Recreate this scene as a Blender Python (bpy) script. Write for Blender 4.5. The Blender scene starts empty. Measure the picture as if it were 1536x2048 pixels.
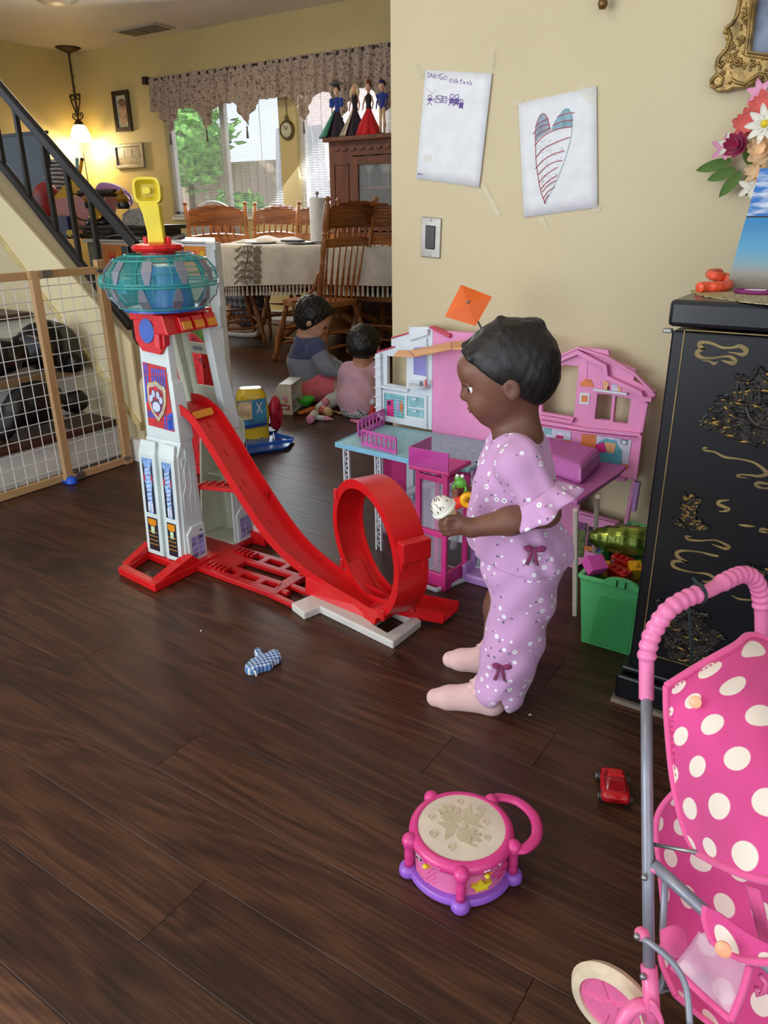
import bpy, bmesh, math, random
import numpy as np
from mathutils import Vector, Matrix
from mathutils.geometry import tessellate_polygon
random.seed(7)
PI=math.pi
scn=bpy.context.scene
COL=scn.collection
# ------------------------------------------------------------------ camera
FPX=1500.0; CAMH=1.0
_p=math.atan(599/FPX); _yaw=math.radians(33.8); _roll=0.011
_F=Vector((-math.sin(_yaw)*math.cos(_p),math.cos(_yaw)*math.cos(_p),-math.sin(_p)))
_R0=Vector((math.cos(_yaw),math.sin(_yaw),0)); _U0=_R0.cross(_F)
_R=_R0*math.cos(_roll)-_U0*math.sin(_roll); _U=_U0*math.cos(_roll)+_R0*math.sin(_roll)
CAM=Vector((0,0,CAMH))
cd=bpy.data.cameras.new('camera'); cam=bpy.data.objects.new('camera',cd); COL.objects.link(cam)
cd.sensor_fit='HORIZONTAL'; cd.sensor_width=36; cd.lens=36*FPX/1536; cd.clip_start=.02; cd.clip_end=200
cam.matrix_world=Matrix(((_R.x,_U.x,-_F.x,0),(_R.y,_U.y,-_F.y,0),(_R.z,_U.z,-_F.z,CAMH),(0,0,0,1)))
scn.camera=cam
# ------------------------------------------------------------------ world, lights, exposure
world=bpy.data.worlds.new('world'); scn.world=world; world.use_nodes=True
bg=world.node_tree.nodes['Background']
bg.inputs[0].default_value=(.78,.88,1.0,1); bg.inputs[1].default_value=1.45
scn.view_settings.view_transform='Standard'; scn.view_settings.look='None'
scn.view_settings.gamma=1; scn.view_settings.use_curve_mapping=False
scn.view_settings.exposure=0.0
def area_light(name,loc,target,sx,sy,power,col):
    l=bpy.data.lights.new(name,'AREA'); l.shape='RECTANGLE'; l.size=sx; l.size_y=sy; l.energy=power; l.color=col
    o=bpy.data.objects.new(name,l); COL.objects.link(o); o.location=loc
    o.rotation_euler=(Vector(target)-Vector(loc)).to_track_quat('-Z','Y').to_euler(); return o
area_light('daylight_patio_door',(-2.3,-1.9,1.05),(-1.2,1.6,.5),2.2,1.7,62,(.93,.97,1.0))
area_light('daylight_side_window',(1.6,-1.2,1.3),(-.4,1.6,.4),1.4,1.2,9,(1.0,.96,.9))
area_light('ceiling_fixture',(-1.6,.4,2.45),(-1.6,.4,0),.7,.7,11,(1.0,.80,.52))
area_light('daylight_dining_window',(-5.2,5.72,1.5),(-4.2,3.2,.3),2.6,1.0,62,(.86,.93,1.0))
area_light('dining_fixture',(-4.9,4.0,2.45),(-4.9,4.0,0),.6,.6,26,(1.0,.85,.6))
sun=bpy.data.lights.new('sun','SUN'); sun.energy=5.5; sun.angle=.02; sun.color=(1,.96,.9)
so=bpy.data.objects.new('sun',sun); COL.objects.link(so); so.rotation_euler=Vector((.6,.40,-.70)).to_track_quat('-Z','Y').to_euler()
# ------------------------------------------------------------------ pixel -> point on real planes
def ray(x,y):
    return (_F*FPX+_R*(x-768)-_U*(y-1024)).normalized()
def fl(x,y,z=0.):
    d=ray(x,y); return CAM+d*((z-CAMH)/d.z)
def ony(x,y,Y):
    d=ray(x,y); return CAM+d*(Y/d.y)
def onx(x,y,X):
    d=ray(x,y); return CAM+d*(X/d.x)
def dep(x,y,D):
    d=ray(x,y); return CAM+d*(D/math.hypot(d.x,d.y))
# ------------------------------------------------------------------ materials
def lin(c):
    r=[]
    for v in c[:3]:
        v=v/255.; r.append(v/12.92 if v<=.04045 else ((v+.055)/1.055)**2.4)
    return tuple(r)+(1.,)
MATS={}
class NT:
    def __init__(s,name):
        m=bpy.data.materials.new(name); m.use_nodes=True; s.m=m; s.t=m.node_tree; s.N=s.t.nodes
        s.b=s.N['Principled BSDF']; MATS[name]=m
    def n(s,ty,**k):
        o=s.N.new(ty)
        for a,v in k.items(): setattr(o,a,v)
        return o
    def l(s,a,b): s.t.links.new(a,b)
    def coord(s,kind='Object',scale=(1,1,1),rot=(0,0,0),loc=(0,0,0)):
        c=s.n('ShaderNodeTexCoord'); mp=s.n('ShaderNodeMapping'); s.l(c.outputs[kind],mp.inputs[0])
        mp.inputs['Scale'].default_value=scale; mp.inputs['Rotation'].default_value=rot; mp.inputs['Location'].default_value=loc
        return mp.outputs[0]
    def noise(s,vec,scale,detail=3,rough=.5,dist=0):
        o=s.n('ShaderNodeTexNoise'); 
        if vec is not None: s.l(vec,o.inputs['Vector'])
        o.inputs['Scale'].default_value=scale; o.inputs['Detail'].default_value=detail; o.inputs['Roughness'].default_value=rough; o.inputs['Distortion'].default_value=dist
        return o.outputs['Fac']
    def math(s,op,a,b=None,c=None):
        o=s.n('ShaderNodeMath',operation=op)
        for i,v in enumerate((a,b,c)):
            if v is None: continue
            if isinstance(v,(int,float)): o.inputs[i].default_value=v
            else: s.l(v,o.inputs[i])
        return o.outputs[0]
    def ramp(s,fac,stops,interp='LINEAR'):
        o=s.n('ShaderNodeValToRGB'); s.l(fac,o.inputs[0]); r=o.color_ramp; r.interpolation=interp
        while len(r.elements)<len(stops): r.elements.new(.5)
        for e,(p,c) in zip(r.elements,stops): e.position=p; e.color=c if len(c)==4 and max(c)<=1 else lin(c)
        return o.outputs[0]
    def mix(s,fac,a,b):
        o=s.n('ShaderNodeMix',data_type='RGBA')
        if isinstance(fac,(int,float)): o.inputs[0].default_value=fac
        else: s.l(fac,o.inputs[0])
        for i,v in ((6,a),(7,b)):
            if isinstance(v,tuple): o.inputs[i].default_value=lin(v)
            else: s.l(v,o.inputs[i])
        return o.outputs[2]
    def bump(s,h,strength=.3,dist=.002):
        o=s.n('ShaderNodeBump'); s.l(h,o.inputs['Height']); o.inputs['Strength'].default_value=strength; o.inputs['Distance'].default_value=dist
        s.l(o.outputs[0],s.b.inputs['Normal'])
    def col(s,c):
        if isinstance(c,tuple): s.b.inputs['Base Color'].default_value=lin(c)
        else: s.l(c,s.b.inputs['Base Color'])
    def set(s,**k):
        nm=dict(rough='Roughness',metal='Metallic',trans='Transmission Weight',alpha='Alpha',coat='Coat Weight',spec='Specular IOR Level',ior='IOR',sheen='Sheen Weight',sub='Subsurface Weight')
        for a,v in k.items():
            i=s.b.inputs[nm[a]]
            if isinstance(v,(int,float)): i.default_value=v
            else: s.l(v,i)
        return s
def mat(name,c,rough=.5,metal=0,var=.10,scale=25,bump=0,bscale=60,bdist=.002,kind='Object',**k):
    if name in MATS: return MATS[name]
    t=NT(name); v=t.coord(kind)
    f=t.noise(v,scale,3)
    d=tuple(max(0,x*(1-var)) for x in c); e=tuple(min(255,x*(1+var*.6)) for x in c)
    t.col(t.ramp(f,[(.3,d),(.7,e)])); t.set(rough=rough,metal=metal,**k)
    if bump: t.bump(t.noise(v,bscale,3),bump,bdist)
    return t.m
def plastic(name,c,rough=.32,**k): return mat(name,c,rough=rough,var=.05,scale=9,bump=.04,bscale=300,bdist=.0005,**k)
def cloth(name,c,**k): return mat(name,c,rough=.9,var=.05,scale=18,bump=.35,bscale=700,bdist=.001,sheen=.2,**k)
def emit(name,c,s):
    if name in MATS: return MATS[name]
    t=NT(name); t.col(c); t.b.inputs['Emission Color'].default_value=lin(c); t.b.inputs['Emission Strength'].default_value=s; return t.m
def wood(name,c1,c2,scale=1.,axis=0,rough=.4,c3=None):
    if name in MATS: return MATS[name]
    t=NT(name); sc=[22*scale]*3; sc[axis]=1.6*scale
    v=t.coord('Object',scale=tuple(sc)); f=t.noise(v,1,5,.6,.6)
    st=[(.28,c1),(.72,c2)]
    if c3: st=[(.25,c1),(.5,c2),(.75,c3)]
    t.col(t.ramp(f,st)); t.set(rough=rough); t.bump(f,.12,.001); return t.m
def glass(name,c,alpha=.35,rough=.05,tr=0.):
    if name in MATS: return MATS[name]
    t=NT(name); t.col(c); t.set(rough=rough,alpha=alpha,trans=tr); return t.m
# ------------------------------------------------------------------ mesh builder
ORG={}
class MB:
    def __init__(s): s.v=[]; s.f=[]
    def add(s,vs,fs):
        o=len(s.v); s.v+= [tuple(v) for v in vs]; s.f+=[tuple(i+o for i in f) for f in fs]; return s
    def box(s,c,d,M=None,taper=1.):
        c=Vector(c); vs=[]
        for sz in (-1,1):
            k=taper if sz>0 else 1.
            for sx,sy in ((-1,-1),(1,-1),(1,1),(-1,1)):
                p=Vector((sx*d[0]/2*k,sy*d[1]/2*k,sz*d[2]/2))
                if M is not None: p=M@p
                vs.append(c+p)
        return s.add(vs,[(3,2,1,0),(4,5,6,7),(0,1,5,4),(1,2,6,5),(2,3,7,6),(3,0,4,7)])
    def b2(s,a,b): 
        return s.box([(a[i]+b[i])/2 for i in range(3)],[abs(b[i]-a[i]) for i in range(3)])
    def beam(s,p,q,w,h,up=(0,0,1)):
        p=Vector(p);q=Vector(q); z=(q-p).normalized(); u=Vector(up)
        if abs(z.dot(u))>.98: u=Vector((1,0,0))
        x=z.cross(u).normalized(); y=x.cross(z)
        M=Matrix((x,y,z)).transposed(); return s.box((p+q)/2,(w,h,(q-p).length),M)
    def hull8(s,bot,top):
        return s.add(list(bot)+list(top),[(3,2,1,0),(4,5,6,7),(0,1,5,4),(1,2,6,5),(2,3,7,6),(3,0,4,7)])
    def tube(s,pts,r,seg=10,closed=False,caps=True):
        pts=[Vector(p) for p in pts]; n=len(pts); rr=r if isinstance(r,(list,tuple)) else [r]*n
        vs=[]; prev=None
        for i,p in enumerate(pts):
            if closed: t=pts[(i+1)%n]-pts[i-1]
            else: t=pts[min(i+1,n-1)]-pts[max(i-1,0)]
            if t.length<1e-9: t=Vector((0,0,1))
            t.normalize()
            if prev is None:
                a=Vector((0,0,1)) if abs(t.z)<.9 else Vector((1,0,0)); x=t.cross(a).normalized()
            else:
                x=prev-t*prev.dot(t)
                x=x.normalized() if x.length>1e-6 else t.orthogonal().normalized()
            prev=x; y=t.cross(x)
            for k in range(seg):
                a=2*PI*k/seg; vs.append(p+(x*math.cos(a)+y*math.sin(a))*rr[i])
        fs=[]; m=n if closed else n-1
        for i in range(m):
            j=(i+1)%n
            for k in range(seg):
                k2=(k+1)%seg; fs.append((i*seg+k,i*seg+k2,j*seg+k2,j*seg+k))
        if caps and not closed:
            fs.append(tuple(range(seg-1,-1,-1))); fs.append(tuple((n-1)*seg+k for k in range(seg)))
        return s.add(vs,fs)
    def lathe(s,prof,o=(0,0,0),axis=(0,0,1),seg=20,sx=1.,sy=1.,start=0,sweep=2*PI):
        o=Vector(o); z=Vector(axis).normalized(); x=z.orthogonal().normalized() if abs(z.z)<.999 else Vector((1,0,0)); y=z.cross(x)
        vs=[]; n=len(prof); full=abs(sweep-2*PI)<1e-6; ns=seg if full else seg+1
        for r,h in prof:
            for k in range(ns):
                a=start+sweep*k/seg; vs.append(o+z*h+(x*math.cos(a)*sx+y*math.sin(a)*sy)*r)
        fs=[]
        for i in range(n-1):
            for k in range(seg):
                k2=(k+1)%ns; fs.append((i*ns+k,i*ns+k2,(i+1)*ns+k2,(i+1)*ns+k))
        if full and tuple(prof[0])!=tuple(prof[-1]):
            if prof[0][0]>1e-5: fs.append(tuple(range(seg-1,-1,-1)))
            if prof[-1][0]>1e-5: fs.append(tuple((n-1)*seg+k for k in range(seg)))
        return s.add(vs,fs)
    def ball(s,c,r,seg=16,ring=10,M=None):
        r=(r,r,r) if isinstance(r,(int,float)) else r; c=Vector(c); vs=[]
        for i in range(ring+1):
            t=PI*i/ring
            for k in range(seg):
                a=2*PI*k/seg; p=Vector((r[0]*math.sin(t)*math.cos(a),r[1]*math.sin(t)*math.sin(a),r[2]*math.cos(t)))
                if M is not None: p=M@p
                vs.append(c+p)
        fs=[(i*seg+k,(i+1)*seg+k,(i+1)*seg+(k+1)%seg,i*seg+(k+1)%seg) for i in range(ring) for k in range(seg)]
        return s.add(vs,fs)
    def grid(s,fn,nu,nv,closeu=False,th=0):
        vs=[];fs=[]
        for i in range(nu+(0 if closeu else 1)):
            for j in range(nv+1): vs.append(Vector(fn(i/nu,j/nv)))
        w=nv+1; m=len(vs)//w
        for i in range(nu):
            for j in range(nv):
                a=i*w+j; b=((i+1)%m)*w+j; fs.append((a,b,b+1,a+1))
        return s.add(vs,fs)
    def prism(s,outer,holes,fmap,t0,t1):
        """outer, holes: 2D polygons; fmap(u,v,t) -> 3D"""
        loops=[list(outer)]+[list(h) for h in holes]
        tri=tessellate_polygon([[Vector((a[0],a[1],0)) for a in l] for l in loops])
        flat=[p for l in loops for p in l]; n=len(flat)
        vs=[fmap(p[0],p[1],t0) for p in flat]+[fmap(p[0],p[1],t1) for p in flat]
        fs=[tuple(t) for t in tri]+[tuple(i+n for i in reversed(t)) for t in tri]
        o=0
        for l in loops:
            m=len(l)
            for i in range(m):
                a=o+i;b=o+(i+1)%m; fs.append((a,b,b+n,a+n))
            o+=m
        return s.add(vs,fs)
    def ribbon(s,pts,w,fmap,t=0,th=.0004):
        """flat pen stroke in a 2D plane"""
        for (a,b) in zip(pts[:-1],pts[1:]):
            dx,dy=b[0]-a[0],b[1]-a[1]; L=math.hypot(dx,dy) or 1e-6; nx,ny=-dy/L*w/2,dx/L*w/2; ex,ey=dx/L*w*.3,dy/L*w*.3
            q=[(a[0]-ex+nx,a[1]-ey+ny),(a[0]-ex-nx,a[1]-ey-ny),(b[0]+ex-nx,b[1]+ey-ny),(b[0]+ex+nx,b[1]+ey+ny)]
            s.add([fmap(p[0],p[1],t) for p in q]+[fmap(p[0],p[1],t+th) for p in q],[(0,1,2,3),(7,6,5,4),(0,4,5,1),(1,5,6,2),(2,6,7,3),(3,7,4,0)])
        return s
    def build(s,name,m,parent=None,label=None,smooth=False,bevel=0,kind=None,M=None,solid=0,cat=None,group=None,sub=0,uv=None):
        vs=[Vector(v) for v in s.v]
        if M is not None: vs=[M@v for v in vs]
        if parent is None:
            lo=[min(v[i] for v in vs) for i in range(3)]; hi=[max(v[i] for v in vs) for i in range(3)]
            org=Vector(((lo[0]+hi[0])/2,(lo[1]+hi[1])/2,lo[2])) if cat else Vector((0,0,0))
        else: org=ORG[parent.name]
        me=bpy.data.meshes.new(name); me.from_pydata([v-org for v in vs],[],s.f)
        bm=bmesh.new(); bm.from_mesh(me); bmesh.ops.recalc_face_normals(bm,faces=bm.faces); bm.to_mesh(me); bm.free()
        me.validate(); me.materials.append(m)
        if smooth:
            me.polygons.foreach_set('use_smooth',[True]*len(me.polygons))
        if smooth=='auto' : me.set_sharp_from_angle(angle=math.radians(40))
        if uv:
            l=me.uv_layers.new(name='UVMap')
            for lp in me.loops: l.data[lp.index].uv=uv[lp.vertex_index]
        o=bpy.data.objects.new(name,me); COL.objects.link(o)
        if parent is not None: o.parent=parent; ORG[o.name]=org
        else: o.location=org; ORG[o.name]=org
        if bevel:
            md=o.modifiers.new('bevel','BEVEL'); md.width=bevel; md.segments=2; md.limit_method='ANGLE'; md.angle_limit=math.radians(35)
            md.harden_normals=False
        if solid:
            md=o.modifiers.new('solid','SOLIDIFY'); md.thickness=solid; md.offset=0
        if sub:
            md=o.modifiers.new('sub','SUBSURF'); md.levels=sub; md.render_levels=sub
        if label: o['label']=label
        if cat: o['category']=cat
        if kind: o['kind']=kind
        if group: o['group']=group
        return o
def thing(name,label,cat,loc=(0,0,0),group=None):
    o=bpy.data.objects.new(name,None); COL.objects.link(o); o.location=loc; o.empty_display_size=.05
    o['label']=label; o['category']=cat
    if group: o['group']=group
    ORG[o.name]=Vector(loc); return o
def copy_tree(o,parent=None):
    c=o.copy(); COL.objects.link(c)
    if parent is not None: c.parent=parent
    for ch in list(o.children): copy_tree(ch,c)
    return c
def text(s,size,fmap,m,parent,name='lettering',depth=.0006,space=1.,label=None,bold=0):
    cu=bpy.data.curves.new('t','FONT'); cu.body=s; cu.size=size; cu.space_character=space; cu.resolution_u=3; cu.offset=bold
    ob=bpy.data.objects.new('t',cu); COL.objects.link(ob)
    dg=bpy.context.evaluated_depsgraph_get(); me=bpy.data.meshes.new_from_object(ob.evaluated_get(dg))
    mb=MB(); vs=[v.co.copy() for v in me.vertices]; 
    mb.add([fmap(v.x,v.y,0) for v in vs],[tuple(p.vertices) for p in me.polygons])
    bpy.data.objects.remove(ob); bpy.data.curves.remove(cu)
    return mb.build(name,m,parent,label=label)
def circ(cx,cy,r,n=16,ry=None,a0=0,a1=2*PI,rot=0):
    ry=ry or r; full=abs(a1-a0-2*PI)<1e-6; m=n if full else n+1
    out=[]
    for i in range(m):
        a=a0+(a1-a0)*i/n; x=r*math.cos(a); y=ry*math.sin(a); out.append((cx+x*math.cos(rot)-y*math.sin(rot),cy+x*math.sin(rot)+y*math.cos(rot)))
    return out
def Rz(a): return Matrix.Rotation(a,3,'Z')
def spline(pts,n=8):
    P=[Vector(p) for p in pts]; out=[]
    for i in range(len(P)-1):
        a=P[max(i-1,0)];b=P[i];c=P[i+1];d=P[min(i+2,len(P)-1)]
        for k in range(n):
            t=k/n; out.append(.5*((2*b)+(-a+c)*t+(2*a-5*b+4*c-d)*t*t+(-a+3*b-3*c+d)*t**3))
    out.append(P[-1]); return out
# ------------------------------------------------------------------ smooth-union figure builder
class SDF:
    def __init__(s): s.p=[]
    def cap(s,a,b,ra,rb=None,k=.012): s.p.append(('c',np.array(a,float),np.array(b,float),ra,ra if rb is None else rb,k,0)); return s
    def chain(s,pts,rs,k=.012):
        for i in range(len(pts)-1): s.cap(pts[i],pts[i+1],rs[i],rs[i+1],k)
        return s
    def ell(s,c,r,k=.012,M=None,sub=0): s.p.append(('e',np.array(c,float),np.array(r,float),None if M is None else np.array(M,float),0,k,sub)); return s
    def mesh(s,h,disp=None,cut=None):
        lo=np.full(3,1e9); hi=-lo
        for p in s.p:
            if p[0]=='c': r=max(p[3],p[4]); l=np.minimum(p[1],p[2])-r; u=np.maximum(p[1],p[2])+r
            else: r=p[2].max(); l=p[1]-r; u=p[1]+r
            lo=np.minimum(lo,l); hi=np.maximum(hi,u)
        lo-=.015+2*h; hi+=.015+2*h; n=np.ceil((hi-lo)/h).astype(int)+1
        ax=[lo[i]+h*np.arange(n[i]) for i in range(3)]
        F=np.full(n,.05,np.float32)
        for p in s.p:
            k=p[5]
            if p[0]=='c': r=max(p[3],p[4]); l=np.minimum(p[1],p[2])-r; u=np.maximum(p[1],p[2])+r
            else: r=p[2].max(); l=p[1]-r; u=p[1]+r
            mg=k+3*h+.01; i0=np.maximum(((l-mg-lo)/h).astype(int),0); i1=np.minimum(((u+mg-lo)/h).astype(int)+2,n)
            X,Y,Z=np.meshgrid(*[ax[i][i0[i]:i1[i]] for i in range(3)],indexing='ij',sparse=True)
            sl=tuple(slice(i0[i],i1[i]) for i in range(3))
            if p[0]=='c':
                a,b=p[1],p[2]; ab=b-a; L2=max(ab@ab,1e-12)
                t=np.clip(((X-a[0])*ab[0]+(Y-a[1])*ab[1]+(Z-a[2])*ab[2])/L2,0,1)
                d=np.sqrt((X-a[0]-t*ab[0])**2+(Y-a[1]-t*ab[1])**2+(Z-a[2]-t*ab[2])**2)-(p[3]+(p[4]-p[3])*t)
            else:
                c,r,M=p[1],p[2],p[3]; x,y,z=X-c[0],Y-c[1],Z-c[2]
                if M is not None: x,y,z=(M[0][0]*x+M[1][0]*y+M[2][0]*z,M[0][1]*x+M[1][1]*y+M[2][1]*z,M[0][2]*x+M[1][2]*y+M[2][2]*z)
                k0=np.sqrt((x/r[0])**2+(y/r[1])**2+(z/r[2])**2); k1=np.sqrt((x/r[0]**2)**2+(y/r[1]**2)**2+(z/r[2]**2)**2)+1e-9
                d=k0*(k0-1)/k1
            G=F[sl]
            if p[6]: hh=np.clip(.5-.5*(G+d)/k,0,1); F[sl]=G*(1-hh)-d*hh+k*hh*(1-hh)
            else: hh=np.clip(.5+.5*(d-G)/k,0,1); F[sl]=d*(1-hh)+G*hh-k*hh*(1-hh)
        if disp or cut:
            X,Y,Z=np.meshgrid(*ax,indexing='ij',sparse=True)
            if disp: F=F+disp(X,Y,Z)
            if cut: F=np.maximum(F,cut(X,Y,Z))
        F=F.astype(np.float32)
        F[0]=F[-1]=.05; F[:,0]=F[:,-1]=.05; F[:,:,0]=F[:,:,-1]=.05
        S=F<0; cs=(n[0]-1,n[1]-1,n[2]-1); P=np.zeros(cs+(3,),np.float32); C=np.zeros(cs,np.float32)
        def sub(A,d): return A[d[0]:d[0]+cs[0],d[1]:d[1]+cs[1],d[2]:d[2]+cs[2]]
        for axx in range(3):
            for e in range(4):
                d=[0,0,0]; o=[i for i in range(3) if i!=axx]; d[o[0]]=e&1; d[o[1]]=e>>1; d2=list(d); d2[axx]=1
                f0=sub(F,d); f1=sub(F,d2); m=(f0<0)!=(f1<0); idx=np.nonzero(m); t=f0[idx]/(f0[idx]-f1[idx])
                for q in range(3): P[idx+(np.full(len(idx[0]),q),)]+= t if q==axx else d[q]
                C[idx]+=1
        idx=np.nonzero(C>0); V=P[idx]/C[idx][:,None]+np.stack(idx,1); V=V*h+lo
        I=np.full(cs,-1,np.int64); I[idx]=np.arange(len(idx[0]))
        Q=[]
        for axx in range(3):
            o=[(axx+1)%3,(axx+2)%3]
            a=[slice(None)]*3; b=[slice(None)]*3; a[axx]=slice(0,-1); b[axx]=slice(1,None)
            m=S[tuple(a)]!=S[tuple(b)]; ii=np.nonzero(m); A=np.stack(ii,1); s0=S[tuple(a)][ii]
            ok=(A[:,o[0]]>0)&(A[:,o[1]]>0)&(A[:,o[0]]<cs[o[0]])&(A[:,o[1]]<cs[o[1]]); A=A[ok]; s0=s0[ok]
            def g(da,db):
                B=A.copy(); B[:,o[0]]-=da; B[:,o[1]]-=db; return I[B[:,0],B[:,1],B[:,2]]
            q=np.stack([g(1,1),g(0,1),g(0,0),g(1,0)],1); q[~s0]=q[~s0][:,::-1]; Q.append(q)
        Q=np.concatenate(Q); Q=Q[(Q>=0).all(1)]
        return V,Q
    def build(s,name,m,parent,h=.004,label=None,disp=None,cut=None,smooth_it=2,cat=None,M=None):
        V,Q=s.mesh(h,disp,cut)
        if M is not None:
            Mm=np.array(M); V=V@Mm[:3,:3].T+Mm[:3,3]
        org=ORG[parent.name] if parent is not None else Vector(V.min(0))
        V=V-np.array(org)
        me=bpy.data.meshes.new(name); me.vertices.add(len(V)); me.vertices.foreach_set('co',V.astype(np.float32).ravel())
        me.loops.add(Q.size); me.loops.foreach_set('vertex_index',Q.ravel().astype(np.int32)); me.polygons.add(len(Q))
        me.polygons.foreach_set('loop_start',np.arange(0,Q.size,4,dtype=np.int32)); me.update(calc_edges=True); me.validate()
        me.polygons.foreach_set('use_smooth',[True]*len(me.polygons)); me.materials.append(m)
        o=bpy.data.objects.new(name,me); COL.objects.link(o)
        if parent is not None: o.parent=parent
        else: o.location=org
        ORG[o.name]=org
        if smooth_it:
            md=o.modifiers.new('smooth','SMOOTH'); md.iterations=smooth_it; md.factor=.5
        if label: o['label']=label
        if cat: o['category']=cat
        return o
# ================================================================== SETTING
WR=2.08; WW=5.9; WL=-7.9; ZC=2.62; WX=-1.352
def wall_mat(name,c,bs=90,st=.25):
    t=NT(name); v=t.coord('Object'); f=t.noise(v,2.2,3)
    t.col(t.ramp(f,[(.3,tuple(x*.97 for x in c)),(.7,c)])); t.set(rough=.55); t.bump(t.noise(v,bs,4,.6),st,.003); return t.m
M_wall=wall_mat('wall_paint',(206,191,153)); M_wall2=wall_mat('dining_wall_paint',(206,184,124),55,.5)
M_cream=wall_mat('stair_paint',(226,210,168),60,.15)
M_ceil=wall_mat('ceiling_texture',(214,206,196),45,.8)
M_white=plastic('white_paint',(225,222,216),rough=.45)
def struct(name,mb,m,**k): return mb.build(name,m,None,kind='structure',**k)
# dark wood floor laid in planks
t=NT('dark_floor_wood')
oi=t.n('ShaderNodeObjectInfo'); cmb=t.n('ShaderNodeCombineXYZ'); 
t.l(t.math('MULTIPLY',oi.outputs['Random'],37.),cmb.inputs[0]); t.l(t.math('MULTIPLY',oi.outputs['Random'],91.),cmb.inputs[1])
tc=t.n('ShaderNodeTexCoord'); add=t.n('ShaderNodeVectorMath',operation='ADD'); t.l(tc.outputs['Object'],add.inputs[0]); t.l(cmb.outputs[0],add.inputs[1])
def mp(sc):
    m_=t.n('ShaderNodeMapping'); t.l(add.outputs[0],m_.inputs[0]); m_.inputs['Scale'].default_value=sc; return m_.outputs[0]
big=t.noise(mp((1.1,7,7)),1,2,.5,.9)
rings=t.math('SINE',t.math('MULTIPLY',big,42.)); rings=t.math('MULTIPLY_ADD',rings,.5,.5)
fine=t.noise(mp((5,170,100)),1,4,.65)
pores=t.noise(mp((14,420,200)),1,2,.5)
g=t.math('ADD',t.math('MULTIPLY',rings,.13),t.math('ADD',t.math('MULTIPLY',fine,.62),t.math('MULTIPLY',pores,.22)))
g=t.math('ADD',g,t.math('MULTIPLY',t.math('SUBTRACT',oi.outputs['Random'],.5),.10))
t.col(t.ramp(g,[(.30,(37,19,11)),(.50,(66,38,23)),(.70,(94,60,38))]))
t.set(rough=t.math('MULTIPLY_ADD',fine,.18,.30),spec=.42); t.bump(g,.12,.0006); M_floor=t.m
fb=MB().b2((-8.2,-2.0,-.03),(1.6,6.1,-.006)); floor=struct('floor',fb,mat('floor_joint',(20,12,9),rough=.8))
PW=.133; rnd=random.Random(11); rest=MB(); npl=0
meshes={}
def plank_mesh(L):
    k=round(L,3)
    if k not in meshes:
        me=bpy.data.meshes.new('plank'); bm=bmesh.new(); bmesh.ops.create_cube(bm,size=1)
        for v in bm.verts: v.co=Vector((v.co.x*(L-.0007),v.co.y*(PW-.0007),v.co.z*.006-.003))
        bmesh.ops.bevel(bm,geom=[e for e in bm.edges if all(v.co.z>-.001 for v in e.verts)],offset=.0005,segments=1,affect='EDGES')
        bm.to_mesh(me); bm.free(); me.materials.append(M_floor); meshes[k]=me
    return meshes[k]
joints={.457:[-.75],.324:[-1.55],.591:[-1.62],.724:[-1.03],.857:[-.1],.990:[-.585],.191:[-.35]}
row=-9
while True:
    y0=.724+PW*row; 
    if y0>5.95: break
    xr=1.5 if y0<2.0 else WX-.0; xl=-8.1 if y0>2.0 else -4.0
    if y0<.9: xl=-2.8
    key=[k for k in joints if abs(k-y0)<.02]
    x=joints[key[0]][0] if key else xl+rnd.uniform(-1.2,-.1)
    L=1.38
    while x>xl: x-=L
    while x<xr:
        a=max(x,xl); b=min(x+L,xr)
        if b-a>.03:
            if y0<4.3 and npl<298:
                o=bpy.data.objects.new('plank',plank_mesh(b-a)); COL.objects.link(o); o.parent=floor; o.location=((a+b)/2,y0+PW/2,0); npl+=1
            else: rest.b2((a+.0006,y0+.0006,-.006),(b-.0006,y0+PW-.0006,0))
        x+=L
    row+=1
rest.build('far_planks',M_floor,floor,kind='stuff')
struct('ceiling',MB().b2((-8.0,-1.2,ZC),(1.7,6.0,ZC+.08)),M_ceil)
struct('wall_right',MB().b2((WX,WR,0),(1.7,WR+.11,ZC)),M_wall)
struct('wall_far_left',MB().b2((WL-.1,2.0,0),(WL,6.0,ZC)),M_wall2)
struct('wall_dining_right',MB().b2((-1.1,2.2,0),(-1.0,6.0,ZC)),M_wall2)
struct('wall_near_right',MB().b2((1.6,.5,0),(1.7,WR,ZC)),M_wall)
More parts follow.
